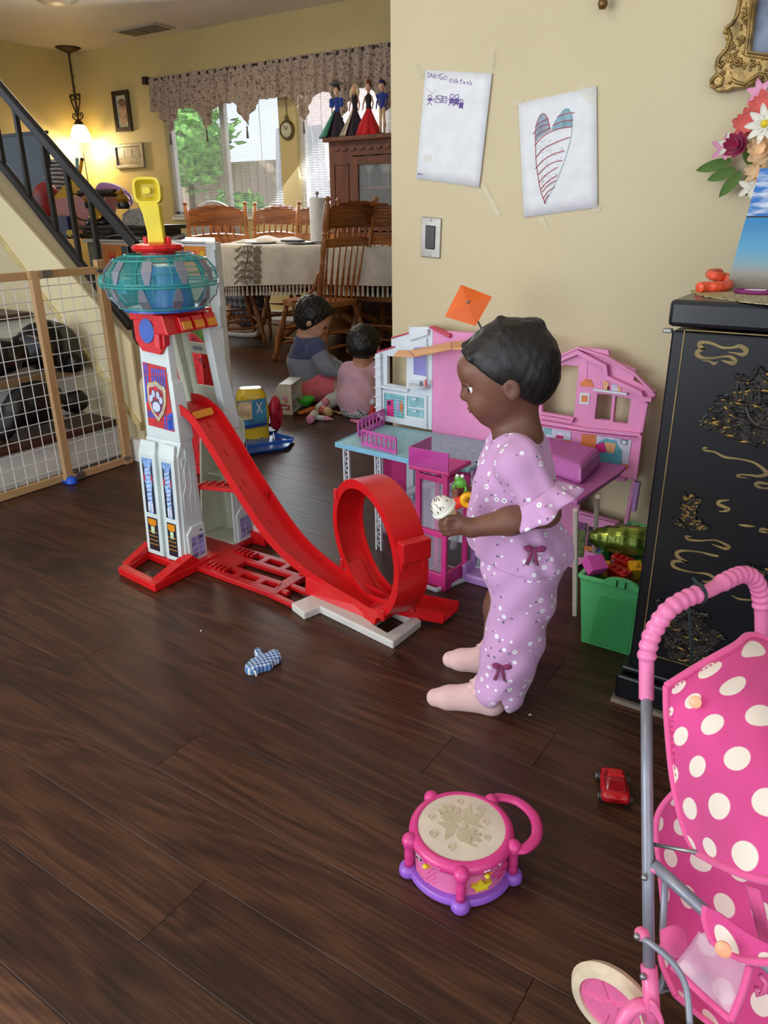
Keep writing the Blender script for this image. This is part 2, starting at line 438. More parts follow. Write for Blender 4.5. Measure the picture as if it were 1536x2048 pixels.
# window wall with two openings
wz0,wz1=.98,2.06
w1=(-6.60,-5.06); w2=(-4.86,-2.9)
fy=lambda u,v,t: (u,t,v)
mb=MB().prism([(WL,0),(-1.0,0),(-1.0,ZC),(WL,ZC)],[[(w1[0],wz0),(w1[1],wz0),(w1[1],wz1),(w1[0],wz1)],[(w2[0],wz0),(w2[1],wz0),(w2[1],wz1),(w2[0],wz1)]],fy,WW,WW+.12)
struct('wall_window',mb,M_wall2)
M_glass=NT('window_glass').m; _t=M_glass.node_tree.nodes['Principled BSDF']; _t.inputs['Base Color'].default_value=(.9,.95,1,1); _t.inputs['Roughness'].default_value=.02; _t.inputs['Alpha'].default_value=.12
M_blind=mat('blind_slat',(214,212,205),rough=.5,var=.03)
for i,(a,b) in enumerate((w1,w2)):
    fr=MB(); 
    for (p,q) in (((a,wz0),(b,wz0+.05)),((a,wz1-.05),(b,wz1)),((a,wz0),(a+.05,wz1)),((b-.05,wz0),(b,wz1)),(((a+b)/2-.03,wz0),((a+b)/2+.03,wz1))):
        fr.b2((p[0],WW+.05,p[1]),(q[0],WW+.10,q[1]))
    w=struct('window_%d'%(i+1),fr,M_white)
    for s_ in (0,1):
        m0=a+.05 if s_==0 else (a+b)/2+.03; m1=(a+b)/2-.03 if s_==0 else b-.05
        MB().b2((m0,WW+.07,wz0+.05),(m1,WW+.074,wz1-.05)).build('pane',M_glass,w)
    MB().b2((a,WW-.02,wz0-.03),(b,WW+.06,wz0)).build('window_sill',M_white,w)
    th=thing('window_blind',['white slatted blind on the wider left dining window','white slatted blind on the right window behind the china cabinet'][i],'blind',(a,WW,wz0))
    sl=MB(); n=50; cw=(b-a)-.02
    for k in range(n):
        z=wz0+.03+(wz1-wz0-.08)*k/(n-1); 
        sl.box(((a+b)/2,WW+.012,z),(cw,.022,.0012),Matrix.Rotation(.14,3,'X'))
    sl.build('slats',M_blind,th,kind='stuff')
    MB().b2((a+.01,WW-.005,wz1-.05),(b-.01,WW+.03,wz1-.01)).build('head_rail',M_blind,th)
    MB().b2((a+.01,WW,wz0+.005),(b-.01,WW+.025,wz0+.02)).build('bottom_rail',M_blind,th)
    for q in (.15,.5,.85):
        MB().tube([(a+(b-a)*q,WW-.006,wz0+.02),(a+(b-a)*q,WW-.006,wz1-.05)],.0025,6).build('cord',M_blind,th)
# ceiling vent
v=fl(288,58,ZC); th=thing('ceiling_vent','white metal air vent set in the dining ceiling','vent',(v.x,v.y,ZC))
MB().b2((v.x-.28,v.y-.13,ZC-.012),(v.x+.28,v.y+.13,ZC-.001)).build('vent_frame',mat('vent_grey',(176,166,150),rough=.6),th)
for k in range(2):
    MB().b2((v.x-.25+.26*k,v.y-.10,ZC-.018),(v.x-.02+.26*k,v.y+.10,ZC-.012)).build('vent_opening',mat('vent_dark',(58,50,46) if k else (110,100,92),rough=.8),th)
f=fl(1045/8,-3,ZC) if 0 else fl(110,-8,ZC)
MB().lathe([(.02,-.06),(.12,-.05),(.17,-.02),(.18,0)],(f.x,f.y,ZC),seg=24).build('ceiling_light',mat('ceiling_glass',(190,170,140),rough=.4),None,label='round ceiling light at the top edge left of the vent',smooth=True,cat='ceiling light')
# baseboard of right wall
struct('baseboard_right',MB().b2((WX,WR-.015,0),(1.6,WR,.09)),M_white)
struct('baseboard_window',MB().b2((WL,WW-.015,0),(-1.1,WW,.09)),M_white)
# ---- stairs
YS=2.03
M_tread=wood('dark_tread_wood',(48,26,17),(74,42,28),1.,1); M_lt=wood('light_tread_nosing',(150,112,72),(190,150,104),1.,1)
steps=[(-2.78,.0,.17),(-3.03,.17,.375),(-3.28,.375,.60),(-3.53,.60,.82),(-3.78,.82,1.04),(-4.03,1.04,1.26)]
st=MB(); 
for i,(x,z0,z1) in enumerate(steps): st.b2((x-.25 if i<5 else -4.9,.3,0),(x,YS,z1-.028))
stairs=struct('stairs',st,M_white)
for i,(x,z0,z1) in enumerate(steps):
    MB().b2((x-.25,.32,z1-.028),(x+.03,YS-.001 if i<2 else YS-.01,z1)).build('tread',M_tread if i!=1 else M_tread,stairs,bevel=.008)
MB().b2((-3.03,.4,.345),(-2.985,YS-.002,.374)).build('stair_nosing',M_lt,stairs)
# knee wall beside the stairs
def P2(x,y,Y=YS): 
    p=ony(x,y,Y); return (p.x,p.z)
slope_top=[P2(-60,262),P2(0,338),P2(255,700),P2(256,760)]
top0=P2(0,345,YS+.09); top1=P2(262,640,YS+.09)
sl_=(top1[1]-top0[1])/(top1[0]-top0[0])
xe=-2.60; ze=top0[1]+sl_*(xe-top0[0])
kw=[(xe,0),(xe,ze-.03),(xe-.02,ze+.01),(-4.6,top0[1]+sl_*(-4.6-top0[0])),(-4.6,0)]
knee=struct('wall_stair',MB().prism(kw,[],fy,YS,YS+.10),M_wall)
a0=P2(0,462); a1=P2(262,812); sb=(a1[1]-a0[1])/(a1[0]-a0[0])
xb=xe+.005
bd=[(xb,max(0,a0[1]+sb*(xb-a0[0]))),(xb,ze+.005),(-4.6,top0[1]+sl_*(-4.6-top0[0])),(-4.6,a0[1]+sb*(-4.6-a0[0]))]
MB().prism(bd,[],fy,YS-.012,YS+.004).build('trim_1',M_cream,knee,bevel=.003)
lb=[(xb,bd[0][1]-.035),(xb,bd[0][1]),(-4.6,bd[3][1]),(-4.6,bd[3][1]-.035)]
MB().prism(lb,[],fy,YS-.022,YS+.004).build('trim_2',mat('trim_cream',(206,186,130),rough=.5),knee,bevel=.004)
MB().b2((xe-.10,YS-.03,0),(xe+.02,YS+.12,.10)).build('baseboard_stair',M_white,knee,bevel=.004)
MB().lathe([(.055,0),(.055,.25),(.045,.275),(.0,.285)],(xe-.03,YS+.05,.085),seg=20).build('wall_end',M_cream,knee,smooth=True)
# outlet on the stair wall
o=ony(122,655,YS-.013); th=thing('light_switch_plate','white outlet plate on the beige wall inside the stairway','outlet',(o.x,o.y,o.z-.05))
MB().b2((o.x-.045,o.y-.006,o.z-.04),(o.x+.045,o.y,o.z+.04)).build('plate',M_white,th,bevel=.003)
for k in (-1,1): MB().b2((o.x-.014+k*.02,o.y-.009,o.z-.02),(o.x+.014+k*.02,o.y-.004,o.z+.02)).build('socket',mat('socket_shade',(190,186,178)),th,bevel=.002)
# black stair railing
M_blackm=mat('black_iron',(34,32,31),rough=.38,var=.15,scale=8)
YR=YS+.05
h0=ony(-60,105,YR); h1=ony(272,492,YR); b0=ony(-60,248,YR); b1=ony(262,655,YR)
rl=thing('stair_railing','black metal stair railing with square balusters above the cream stair wall','railing',(h1.x,YR,b1.z))
e=(h1-h0)*.0
MB().beam(h0,h1,.03,.04).build('handrail',M_blackm,rl,bevel=.006)
MB().beam(b0,b1,.028,.03).build('bottom_rail',M_blackm,rl,bevel=.003)
def lerp_z(a,b,x): return a.z+(b.z-a.z)*(x-a.x)/(b.x-a.x)
for (px_,py_) in ((2,300),(40,280),(92,330),(146,430),(195,500),(-30,240)):
    x=ony(px_,py_,YR).x
    MB().b2((x-.009,YR-.009,lerp_z(b0,b1,x)),(x+.009,YR+.009,lerp_z(h0,h1,x))).build('baluster',M_blackm,rl)
xn=ony(262,540,YR).x
MB().b2((xn-.02,YR-.02,lerp_z(b0,b1,xn)-.02),(xn+.02,YR+.02,h1.z)).build('newel_post',M_blackm,rl,bevel=.003)
# ---- wooden pressure gate with white wire mesh
M_gate=wood('gate_pine',(168,128,84),(204,168,122),1.,2,rough=.5); M_gate_h=wood('gate_pine_rail',(168,128,84),(204,168,122),1.,1,rough=.5)
M_wire=mat('white_wire',(215,214,210),rough=.4,var=.03)
M_steel=mat('zinc',(150,150,148),rough=.35,metal=.8,var=.1)
XG=-2.65
gt=thing('safety_gate','pine framed safety gate with white wire grid across the foot of the stairs','gate',(XG,1.5,0))
def gpanel(X,y0,y1,z0,z1,posts,n_v,n_h):
    MB().b2((X-.01,y0,z1-.028),(X+.01,y1,z1)).build('top_rail',M_gate_h,gt,bevel=.002)
    MB().b2((X-.01,y0,z0),(X+.01,y1,z0+.028)).build('bottom_rail',M_gate_h,gt,bevel=.002)
    for yp in posts: MB().b2((X-.011,yp-.016,z0),(X+.011,yp+.016,z1)).build('post',M_gate,gt,bevel=.002)
    w=MB()
    for k in range(n_v):
        yy=y0+(y1-y0)*(k+.5)/n_v; w.tube([(X+.004,yy,z0+.02),(X+.004,yy,z1-.02)],.0018,5)
    for k in range(n_h):
        zz=z0+.03+(z1-z0-.06)*(k+.5)/n_h; w.tube([(X+.006,y0,zz),(X+.006,y1,zz)],.0018,5)
    w.build('wire_grid',M_wire,gt,kind='stuff')
gpanel(XG,1.655,1.985,.004,.815,[1.675],7,15)
gpanel(XG-.026,.80,1.72,.004,.812,[.82],20,15)
MB().b2((XG-.013,1.945,.0),(XG+.013,1.985,.84)).build('end_post',M_gate,gt,bevel=.003)
for (y,z) in ((1.955,.80),(1.955,.03)): MB().tube([(XG+.014,y-.016,z),(XG+.014,y+.016,z)],.007,8).build('bolt',M_steel,gt)
for z in (.80,.016): MB().b2((XG-.004,1.70,z-.012),(XG+.017,1.74,z+.016)).build('bracket',M_steel,gt,bevel=.001)
# bag and shoes on the stairs, small blue toy by the gate
# ================================================================== DINING FURNITURE
M_oak=wood('oak_dark',(116,66,32),(168,106,58),1.3,2,rough=.28,c3=(194,130,74)); M_oakx=wood('oak_cross',(116,66,32),(168,106,58),1.3,0,rough=.28,c3=(194,130,74))
def carve_mat():
    t=NT('carved_oak'); v=t.coord('Object'); f=t.noise(t.coord('Object',scale=(2,30,30)),1,4)
    t.col(t.ramp(f,[(.3,(104,56,26)),(.7,(160,98,54))])); w=t.n('ShaderNodeTexWave',wave_type='RINGS'); t.l(v,w.inputs[0]); w.inputs['Scale'].default_value=14; w.inputs['Distortion'].default_value=6
    t.set(rough=.26); t.bump(w.outputs['Fac'],.35,.004); return t.m
M_carve=carve_mat()
TURN=[(.6,0),(.75,.03),(1,.06),(.7,.09),(.95,.10),(.7,.115),(.95,.13),(.75,.16),(1.15,.34),(1.25,.52),(1.0,.70),(.7,.78),(1.1,.80),(.75,.83),(1.1,.85),(.8,.90),(.9,1.0)]
def turned(mb,p,q,r,seg=10,prof=TURN):
    p=Vector(p);q=Vector(q); L=(q-p).length; return mb.lathe([(a*r,b*L) for a,b in prof],p,(q-p),seg)
SPIN=[(.6,0),(.7,.06),(1.1,.3),(1.2,.4),(.7,.5),(1.05,.53),(.7,.56),(1.05,.59),(.7,.62),(.6,.8),(.6,1)]
def make_chair(label,group):
    t=thing('dining_chair',label,'chair',(0,0,0),group)
    W=.235; zs=.43
    def seat(u,v):
        a=2*PI*u; r=1-.12*abs(math.sin(2*a))**2
        return None
    out=[]
    for k in range(28):
        a=2*PI*k/28; c,s=math.cos(a),math.sin(a); rr=(abs(c)**3.2+abs(s)**3.2)**(-1/3.2); out.append((c*W*1.04*rr,s*W*rr*(1.0)))
    MB().prism(out,[],lambda u,v,w:(u,v,w),zs-.035,zs).build('seat',M_oakx,t,bevel=.010,smooth='auto')
    for sx in (-1,1):
        for sy in (-1,1):
            turned(MB(),(sx*.25,sy*.25,0),(sx*.17,sy*.17,zs-.03),.021).build('leg',M_oak,t,smooth=True)
    for z,y in ((.14,0),(.21,0)):
        pass
    for sx in (-1,1):
        turned(MB(),(sx*.215,-.21,.17),(sx*.215,.21,.17),.011,8,SPIN).build('stretcher',M_oak,t,smooth=True)
    for sy,z in ((-1,.12),(1,.12),(1,.22),(-1,.22)):
        turned(MB(),(-.22,sy*.215,z),(.22,sy*.215,z),.011,8,SPIN).build('stretcher',M_oak,t,smooth=True)
    yb=lambda z:-.19-.13*((z-zs)/.65)**1.2
    P=lambda x,z:(x*(1+.10*(z-zs)/.65),yb(z),z)
    PO=[(.9,0),(1.1,.1),(1,.3),(.7,.33),(1.1,.345),(.7,.36),(1.1,.375),(.75,.39),(1.1,.5),(1.0,.62),(.7,.64),(1.1,.655),(.7,.67),(1.05,.70),(1.0,.93),(.6,.95),(.7,.96),(1.1,.975),(.9,.99),(.2,1.0)]
    for sx in (-1,1):
        turned(MB(),P(sx*.225,zs),P(sx*.225,1.10),.019,10,PO).build('back_post',M_oak,t,smooth=True)
        arm=spline([(sx*.235,.05,zs),(sx*.245,-.06,zs+.03),(sx*.235,-.15,zs+.09),(sx*.228,-.205,zs+.20)],5)
        MB().tube(arm,.012,8).build('hip_brace',M_oak,t,smooth=True)
    n=7
    for k in range(n):
        x=-.17+.34*k/(n-1)
        turned(MB(),P(x,zs),P(x*1.05,.79),.010,8,SPIN).build('spindle',M_oak,t,smooth=True)
        turned(MB(),P(x*1.05,.84),P(x*1.05,.915),.009,8,[(.6,0),(1.2,.2),(.6,.4),(1.2,.5),(.6,.6),(1.1,.8),(.6,1)]).build('short_spindle',M_oak,t,smooth=True)
    def rail(z0,z1,amp,name,m,scal=0):
        def fn(u,v):
            x=-.225+.45*u; arch=amp*math.sin(PI*u); 
            if scal: arch=amp*(math.sin(PI*u)**.8)+.008*abs(math.sin(PI*u*7))
            zb=z0+.004*math.sin(PI*u); zt=z1+arch
            vv=min(max(v*2,0),1) if v<.5 else min(max((1-v)*2,0),1)
            z=zb+(zt-zb)*vv; y=yb(z)-.035*math.sin(PI*u)+(.009 if v<.5 else -.009)
            return (x*(1+.1*(z-zs)/.65),y,z)
        MB().grid(fn,28,16).build(name,m,t,smooth='auto')
    rail(.785,.835,.018,'lower_rail',M_oakx); rail(.905,1.015,.055,'crest_rail',M_carve,1)
    return t
G='carved oak dining chairs round the table'
A=make_chair('oak dining chair standing sideways in front of the table, directly behind the boy',G)
def place_chair(x,y,rz,label,src=A):
    c=copy_tree(src); c.location=(x,y,0); c.rotation_euler=(0,0,rz); c['label']=label; return c
place_chair(-3.20,4.92,math.radians(4),'oak dining chair at the far right, cut off by the drawing wall edge')
place_chair(-4.70,4.70,math.radians(-128),'oak dining chair at the left end of the table, its carved crest facing the camera')
place_chair(-4.82,5.25,math.radians(-174),'oak dining chair in front of the wider window, second from the left')
place_chair(-4.30,5.14,math.radians(176),'oak dining chair half hidden behind the paper towel roll')
A.location=(-3.46,4.38,0); A.rotation_euler=(0,0,math.radians(86))
# table
TC=Vector((-3.72,4.92,0)); TR=math.radians(8); TA,TB=1.0,.42; TZ=.775
def tp(a,r=1.,z=0,ea=0):
    c,s=math.cos(a),math.sin(a); n=3.0; rr=(abs(c)**n+abs(s)**n)**(-1/n)
    x=(TA*c*rr+ea*c)*r; y=(TB*s*rr+ea*s)*r
    return TC+Vector((x*math.cos(TR)-y*math.sin(TR),x*math.sin(TR)+y*math.cos(TR),z))
tb=thing('dining_table','oak pedestal dining table mostly hidden by the long cream cloth','table',(TC.x,TC.y,0))
MB().grid(lambda u,v:tp(2*PI*u,min(v*2,1) if v<.5 else max(2-2*v,0),TZ if v<.5 else TZ-.035),48,8,True).build('tabletop',M_oakx,tb)
MB().lathe([(.2,0.12),(.14,.18),(.10,.28),(.16,.40),(.18,.5),(.12,.62),(.16,.70),(.3,.74)],(TC.x,TC.y,0),seg=24).build('pedestal',M_oak,tb,smooth=True)
for k in range(4):
    a=TR+PI/4+k*PI/2; d=Vector((math.cos(a)*1.25,math.sin(a)*.8,0))
    MB().tube(spline([(TC.x+d.x*.1,TC.y+d.y*.1,.26),(TC.x+d.x*.3,TC.y+d.y*.3,.2),(TC.x+d.x*.5,TC.y+d.y*.5,.05)],5),.035,8).build('foot',M_oak,tb,smooth=True)
M_clothb=cloth('cream_tablecloth',(214,206,194)); M_tan=cloth('tan_applique',(124,108,84)); M_fr=cloth('white_fringe',(206,202,196))
cl=thing('tablecloth','cream cloth with tan leaf embroidery and tasselled fringe draped over the dining table','tablecloth',(TC.x,TC.y,TZ))
DROP=.26
def cf(u,v):
    a=2*PI*u
    if v<.3: return tp(a,v/.3,TZ+.004)
    w=(v-.3)/.7; fold=math.sin(a*23)*.5+math.sin(a*11+1)*.5; dip=.05*max(0,math.cos(a-PI*1.08))**6+.03*max(0,math.cos(2*(a-.8)))
    return tp(a,1,TZ+.004-(DROP+dip)*w,.012+ (.035+.018*fold)*w**.7)
MB().grid(cf,300,20,True).build('cloth',M_clothb,cl,smooth=True)
fr=MB()
for k in range(190):
    u=(k+.5)/190; p=cf(u,1.); q=p+Vector((0,0,-.075)); fr.lathe([(.003,0),(.004,-.012),(.008,-.02),(.006,-.035),(.012,-.073),(0,-.075)],p,seg=5)
fr.build('fringe',M_fr,cl,kind='stuff')
# embroidery: a stem and leaves standing slightly proud of the hanging cloth
em=MB()
def onc(u,w,off=.004):
    p=cf(u,.3+.7*w); a=2*PI*u; return p+(tp(a,1,0,.05)-tp(a,1,0,0)).normalized()*off
def leafd(u,w,du,dw,wd):
    n=6; L=[];R_=[]
    for i in range(n+1):
        s_=i/n; ww=wd*math.sin(PI*s_); L.append(onc(u+du*s_-dw*ww*.12,w+dw*s_+ww*2.2*abs(du)*8)); R_.append(onc(u+du*s_+dw*ww*.12,w+dw*s_-ww*2.2*abs(du)*8))
    em.add(L+R_,[(i,i+1,i+1+n+1,i+n+1) for i in range(n)])
u0=None
best=min(range(600),key=lambda k:abs((lambda p:768+FPX*((p-CAM).dot(_R))/((p-CAM).dot(_F)))(cf(k/600,.6))-493)+ (1e4 if (cf(k/600,.6)-CAM).length>(TC-CAM).length-.1 else 0)); u0=best/600
em.tube([onc(u0+.0018*math.sin(w*7),w) for w in [i/14*.97 for i in range(15)]],.0035,5)
for w in (.12,.30,.55,.75,.92):
    for sg in (-1,1):
        em.tube([onc(u0,w),onc(u0+sg*.006,w-.06),onc(u0+sg*.011,w-.14)],.0025,4)
        leafd(u0+sg*.011,w-.12,sg*.007,-.10,.45); leafd(u0+sg*.009,w-.06,sg*.009,.07,.4); leafd(u0+sg*.004,w-.08,sg*.001,-.10,.4)
em.build('embroidery',M_tan,cl)
# things on the table
def at_table(x,y,z=TZ+.006):
    return fl(x,y,z)
M_paper=mat('white_paper',(226,228,230),rough=.8,var=.03); M_china=plastic('white_china',(214,214,212),rough=.2)
p=Vector((-3.93,4.92,TZ+.006)); 
pxx=lambda P:(768+FPX*((P-CAM).dot(_R))/((P-CAM).dot(_F)),1024-FPX*((P-CAM).dot(_U))/((P-CAM).dot(_F)))
def tpt(px_,depth_y): 
    p=ony(px_,470,depth_y); return Vector((p.x,p.y,TZ+.006))
p=tpt(637,4.85); th=thing('paper_towel_roll','white paper towel roll standing upright on the dining table','paper towel',p)
MB().lathe([(.012,0),(.075,0),(.075,.012),(.012,.012)],p,seg=24).build('holder_base',M_steel,th)
MB().lathe([(.06,.014),(.062,.016),(.062,.325),(.06,.328),(.02,.328)],p,seg=28).build('paper_roll',M_paper,th,smooth='auto')
MB().lathe([(.006,.3),(.006,.345),(.014,.35),(.016,.362),(.0,.375)],p,seg=12).build('holder_knob',M_steel,th,smooth=True)
p=tpt(545,4.93); mb=MB()
mb.grid(lambda u,v:(p.x+.34*(u-.5)*2*(1-.12*abs(math.sin(9*v))), p.y+.16*(v-.5)*2, p.z+.002+.055*max(0,1-(2*u-1)**2)**.6*max(0,1-(2*v-1)**2)**.5*(.8+.2*math.sin(u*14+v*5))),30,16)
mb.build('folded_cloth',M_clothb,None,label='crumpled white cloth heaped on the middle of the dining table',smooth=True,cat='cloth')
for q,(x,y,lab) in enumerate(((520,4.72,'flat white plate left of the heaped cloth on the dining table'),(600,4.75,'flat white plate beside the paper towel roll'))):
    p=tpt(x,y); MB().lathe([(.0,.004),(.07,.004),(.12,.016),(.125,.018),(.12,.010),(.06,0),(0,0)],p,seg=28).build('plate',M_china,None,label=lab,smooth=True,cat='plate')
p=tpt(585,4.66); MB().b2((p.x-.09,p.y-.04,p.z+.018),(p.x+.09,p.y+.04,p.z+.034)).build('remote_control',mat('dark_tray',(60,62,66),rough=.4),None,label='small dark oblong tray lying on the plates by the white cloth',cat='tray',bevel=.005)
# valance
t=NT('toile_fabric'); v=t.coord('Object'); f=t.noise(v,44,4,.6,1.2); g=t.noise(v,9,3)
t.col(t.mix(t.ramp(f,[(.53,(0,0,0,1)),(.60,(1,1,1,1))]),(174,154,136),(94,72,66))); t.set(rough=.9); t.bump(t.noise(v,400,2),.2); M_toile=t.m
VY=WW-.13; va=ony(297,155,VY); vb=ony(800,88,VY); zt=va.z-.01
vx0,vx1=va.x+.02,-3.0
th=thing('window_valance','gathered toile valance with pointed scallops hanging over both dining windows','valance',((vx0+vx1)/2,VY,zt))
pts_x=[ony(x,200,VY).x for x in (340,415,497,612,690,775)]
def vdrop(x):
    d=.30
    for q in pts_x: d=max(d,.50-abs(x-q)*1.35)
    return d
def vf(u,v):
    x=vx0+(vx1-vx0)*u; fo=math.sin(x*62+math.sin(x*9)*2)+.5*math.sin(x*121)
    return (x,VY-.02-.024*fo*(.4+.6*v)-.02*v,zt-vdrop(x)*v)
MB().grid(vf,420,14).build('gathered_fabric',M_toile,th,smooth=True)
MB().tube([(vx0-.08,VY,zt-.02),(vx1,VY,zt-.02)],.018,10).build('curtain_rod',M_blackm,th)
MB().b2((vx0-.09,VY-.03,zt-.05),(vx0-.04,WW,zt+.02)).build('rod_bracket',mat('bronze_bracket',(60,44,34),rough=.4,metal=.4),th,bevel=.004)
for q in pts_x:
    MB().lathe([(.002,.03),(.002,0),(.009,-.01),(.006,-.02),(.012,-.10),(0,-.105)],(q,VY-.045,zt-.50),seg=8).build('tassel',mat('tassel_taupe',(96,84,74),rough=.9),th)
# wall clock between the windows
p=ony(573,260,WW-.02); th=thing('wall_clock','small round brass clock hanging on a chain between the two windows','clock',(p.x,WW,p.z-.09))
q=Matrix.Rotation(PI/2,3,'X')
MB().lathe([(.0,.0),(.075,.0),(.085,.012),(.075,.03),(.066,.03),(.064,.022),(0,.022)],(p.x,WW-.002,p.z),(0,-1,0),24).build('clock_case',mat('aged_brass',(110,96,60),rough=.35,metal=.6),th,smooth='auto')
MB().lathe([(0,.024),(.06,.024),(.06,.0245),(0,.0245)],(p.x,WW-.002,p.z),(0,-1,0),24).build('clock_face',mat('clock_face',(196,190,160),rough=.5),th)
for a,L in ((.9,.035),(2.2,.045)): MB().beam((p.x,WW-.028,p.z),(p.x+math.cos(a)*L,WW-.028,p.z+math.sin(a)*L),.005,.002,(0,1,0)).build('clock_hand',M_blackm,th)
MB().tube([(p.x,WW-.01,p.z+.08),(p.x,WW-.01,p.z+.36)],.004,6).build('chain',mat('aged_brass',(110,96,60)),th)
MB().lathe([(.018,-.004),(.022,0),(.018,.004)],(p.x,WW-.015,p.z+.10),(0,1,0),14).build('hanging_ring',mat('aged_brass',(110,96,60)),th)
# framed pictures on the dining wall
def framed(a,b,label,fc,w,art,cat='picture',Y=WW):
    p=ony(a[0],a[1],Y); q=ony(b[0],b[1],Y); x0,x1=p.x,q.x; z1,z0=p.z,q.z
    th=thing('framed_picture',label,cat,((x0+x1)/2,Y,z0))
    MB().prism([(x0,z0),(x1,z0),(x1,z1),(x0,z1)],[[(x0+w,z0+w),(x1-w,z0+w),(x1-w,z1-w),(x0+w,z1-w)]],fy,Y-.03,Y-.004).build('frame',fc,th,bevel=.004)
    MB().b2((x0+w*.9,Y-.014,z0+w*.9),(x1-w*.9,Y-.006,z1-w*.9)).build('print',art,th); return th,x0,x1,z0,z1
def art_mat(name,bgc,stops,scale,loc=(0,0,0)):
    t=NT(name); v=t.coord('Object'); t.col(t.ramp(t.noise(v,scale,4,.5,.5),stops)); t.set(rough=.25); return t.m
M_brown=mat('dark_frame',(54,34,24),rough=.35); M_silver=mat('pewter_frame',(150,142,126),rough=.35,metal=.4)
th,x0,x1,z0,z1=framed((226,184),(268,263),'tall narrow portrait print in a dark brown frame above the pewter framed one',M_brown,.045,mat('portrait_ground',(190,196,170),rough=.3))
cx,cz=(x0+x1)/2,(z0+z1)/2
MB().prism(circ(cx+.01,cz-.01,.065,20,.13,rot=-.1),[],fy,WW-.0165,WW-.0145).build('painted_figure',mat('figure_tan',(168,136,112),rough=.5,var=.3,scale=30),th)
MB().prism(circ(cx-.0,cz+.085,.05,20,.035),[],fy,WW-.018,WW-.016).build('painted_hair',mat('figure_brown',(120,88,66),rough=.5),th)
th,x0,x1,z0,z1=framed((230,290),(293,335),'small landscape print in a pewter frame below the dark framed portrait',M_silver,.03,mat('print_grey',(150,140,116),rough=.3,var=.15))
for k in range(3):
    xx=x0+(x1-x0)*(.22+.27*k); MB().b2((xx-.05,WW-.017,z0+.10),(xx+.05,WW-.0145,z1-.06)).build('painted_door',mat('print_dark',(112,104,88),rough=.4,var=.2,scale=60),th)
# pendant lamp in the corner
M_bronze=mat('bronze',(70,54,38),rough=.45,metal=.5)
LY=5.70; LX=ony(138,110,LY).x
zs_=ony(165,262,LY).z
th=thing('pendant_lamp','bronze pendant lamp with scrolls and a glowing glass shade in the far corner','lamp',(LX,LY,zs_-.12))
MB().lathe([(0,-.045),(.03,-.045),(.10,-.02),(.13,0)],(LX,LY,ZC),seg=24).build('ceiling_canopy',M_bronze,th,smooth=True)
MB().tube([(LX,LY,ZC-.04),(LX,LY,zs_+.10)],.011,8).build('stem',M_bronze,th)
MB().tube([(LX+.02*math.sin(i*1.3),LY,ZC-.04-i*.02) for i in range(0,28)],.005,5).build('chain',M_bronze,th)
for sg in (-1,1):
    sp=[]
    for i in range(22):
        a=i/21*2*PI*1.1; r=.012+.028*(i/21); sp.append((LX+sg*(.045+r*math.cos(a)),LY,zs_+.33+r*math.sin(a)))
    sp+= [(LX+sg*.07,LY,zs_+.28),(LX+sg*.03,LY,zs_+.2),(LX+sg*.01,LY,zs_+.14)]
    MB().tube(sp,.008,6).build('scroll',M_bronze,th,smooth=True)
    sp=[]
    for i in range(16):
        a=-PI/2+i/15*2*PI*.9; r=.03-.015*(i/15); sp.append((LX+sg*(.06+r*math.cos(a)),LY,zs_+.15+r*math.sin(a)))
    MB().tube([(LX+sg*.012,LY,zs_+.10)]+sp,.007,6).build('scroll',M_bronze,th,smooth=True)
MB().lathe([(.012,.12),(.03,.10),(.05,.07),(.055,.06)],(LX,LY,zs_),seg=18).build('shade_holder',M_bronze,th,smooth=True)
MB().lathe([(.05,.065),(.075,.03),(.095,-.02),(.11,-.07),(.12,-.10),(.112,-.10),(.085,-.02),(.04,.06)],(LX,LY,zs_),seg=24).build('glass_shade',emit('lit_glass_shade',(255,236,170),5.0),th,smooth=True)
MB().ball((LX,LY,zs_-.05),(.035,.035,.05)).build('bulb',emit('lit_bulb',(255,225,150),30.),th,smooth=True)
MB().tube([(LX+.03*k/20.,LY,zs_-.1-.9*k/20) for k in range(21)],.006,5).build('hanging_cord',M_bronze,th)
pl=bpy.data.lights.new('pendant_bulb','POINT'); pl.energy=20; pl.color=(1,.80,.50); pl.shadow_soft_size=.05; po=bpy.data.objects.new('pendant_bulb',pl); COL.objects.link(po); po.location=(LX,LY,zs_-.16)
# china cabinet
M_cher=wood('cabinet_cherry',(78,40,20),(124,68,36),1.2,2,rough=.5)
CY=5.42; c0=ony(657,276,CY); czt=c0.z; cx0=c0.x; cx1=-2.75
th=thing('china_cabinet','dark cherry china cabinet with a glazed door and goblets, dolls on top','cabinet',((cx0+cx1)/2,CY+.2,0))
MB().b2((cx0,CY+.02,0),(cx0+.02,WW-.07,czt)).build('side_panel',M_cher,th)
MB().b2((cx1-.02,CY+.02,0),(cx1,WW-.07,czt)).build('side_panel',M_cher,th)
MB().b2((cx0,WW-.09,0),(cx1,WW-.07,czt)).build('back_panel',mat('cabinet_back',(74,62,48),rough=.5),th)
MB().b2((cx0,CY-.02,0),(cx1,WW-.08,.85)).build('base_cupboard',M_cher,th,bevel=.004)
MB().b2((cx0-.03,CY-.05,czt-.035),(cx1+.03,WW-.06,czt)).build('crown_moulding',M_cher,th,bevel=.008)
MB().b2((cx0,CY,czt-.14),(cx1,CY+.03,czt-.035)).build('frieze',M_cher,th)
sc=MB()
for k in range(16):
    xx=cx0+.03+(cx1-cx0-.06)*(k+.5)/16; sc.prism(circ(xx,czt-.075,.042,8,.028,PI,2*PI),[],fy,CY-.012,CY)
sc.build('scalloped_trim',M_cher,th)
MB().b2((cx0,CY,.85),(cx0+.235,CY+.025,czt-.14)).build('side_panel_front',M_cher,th)
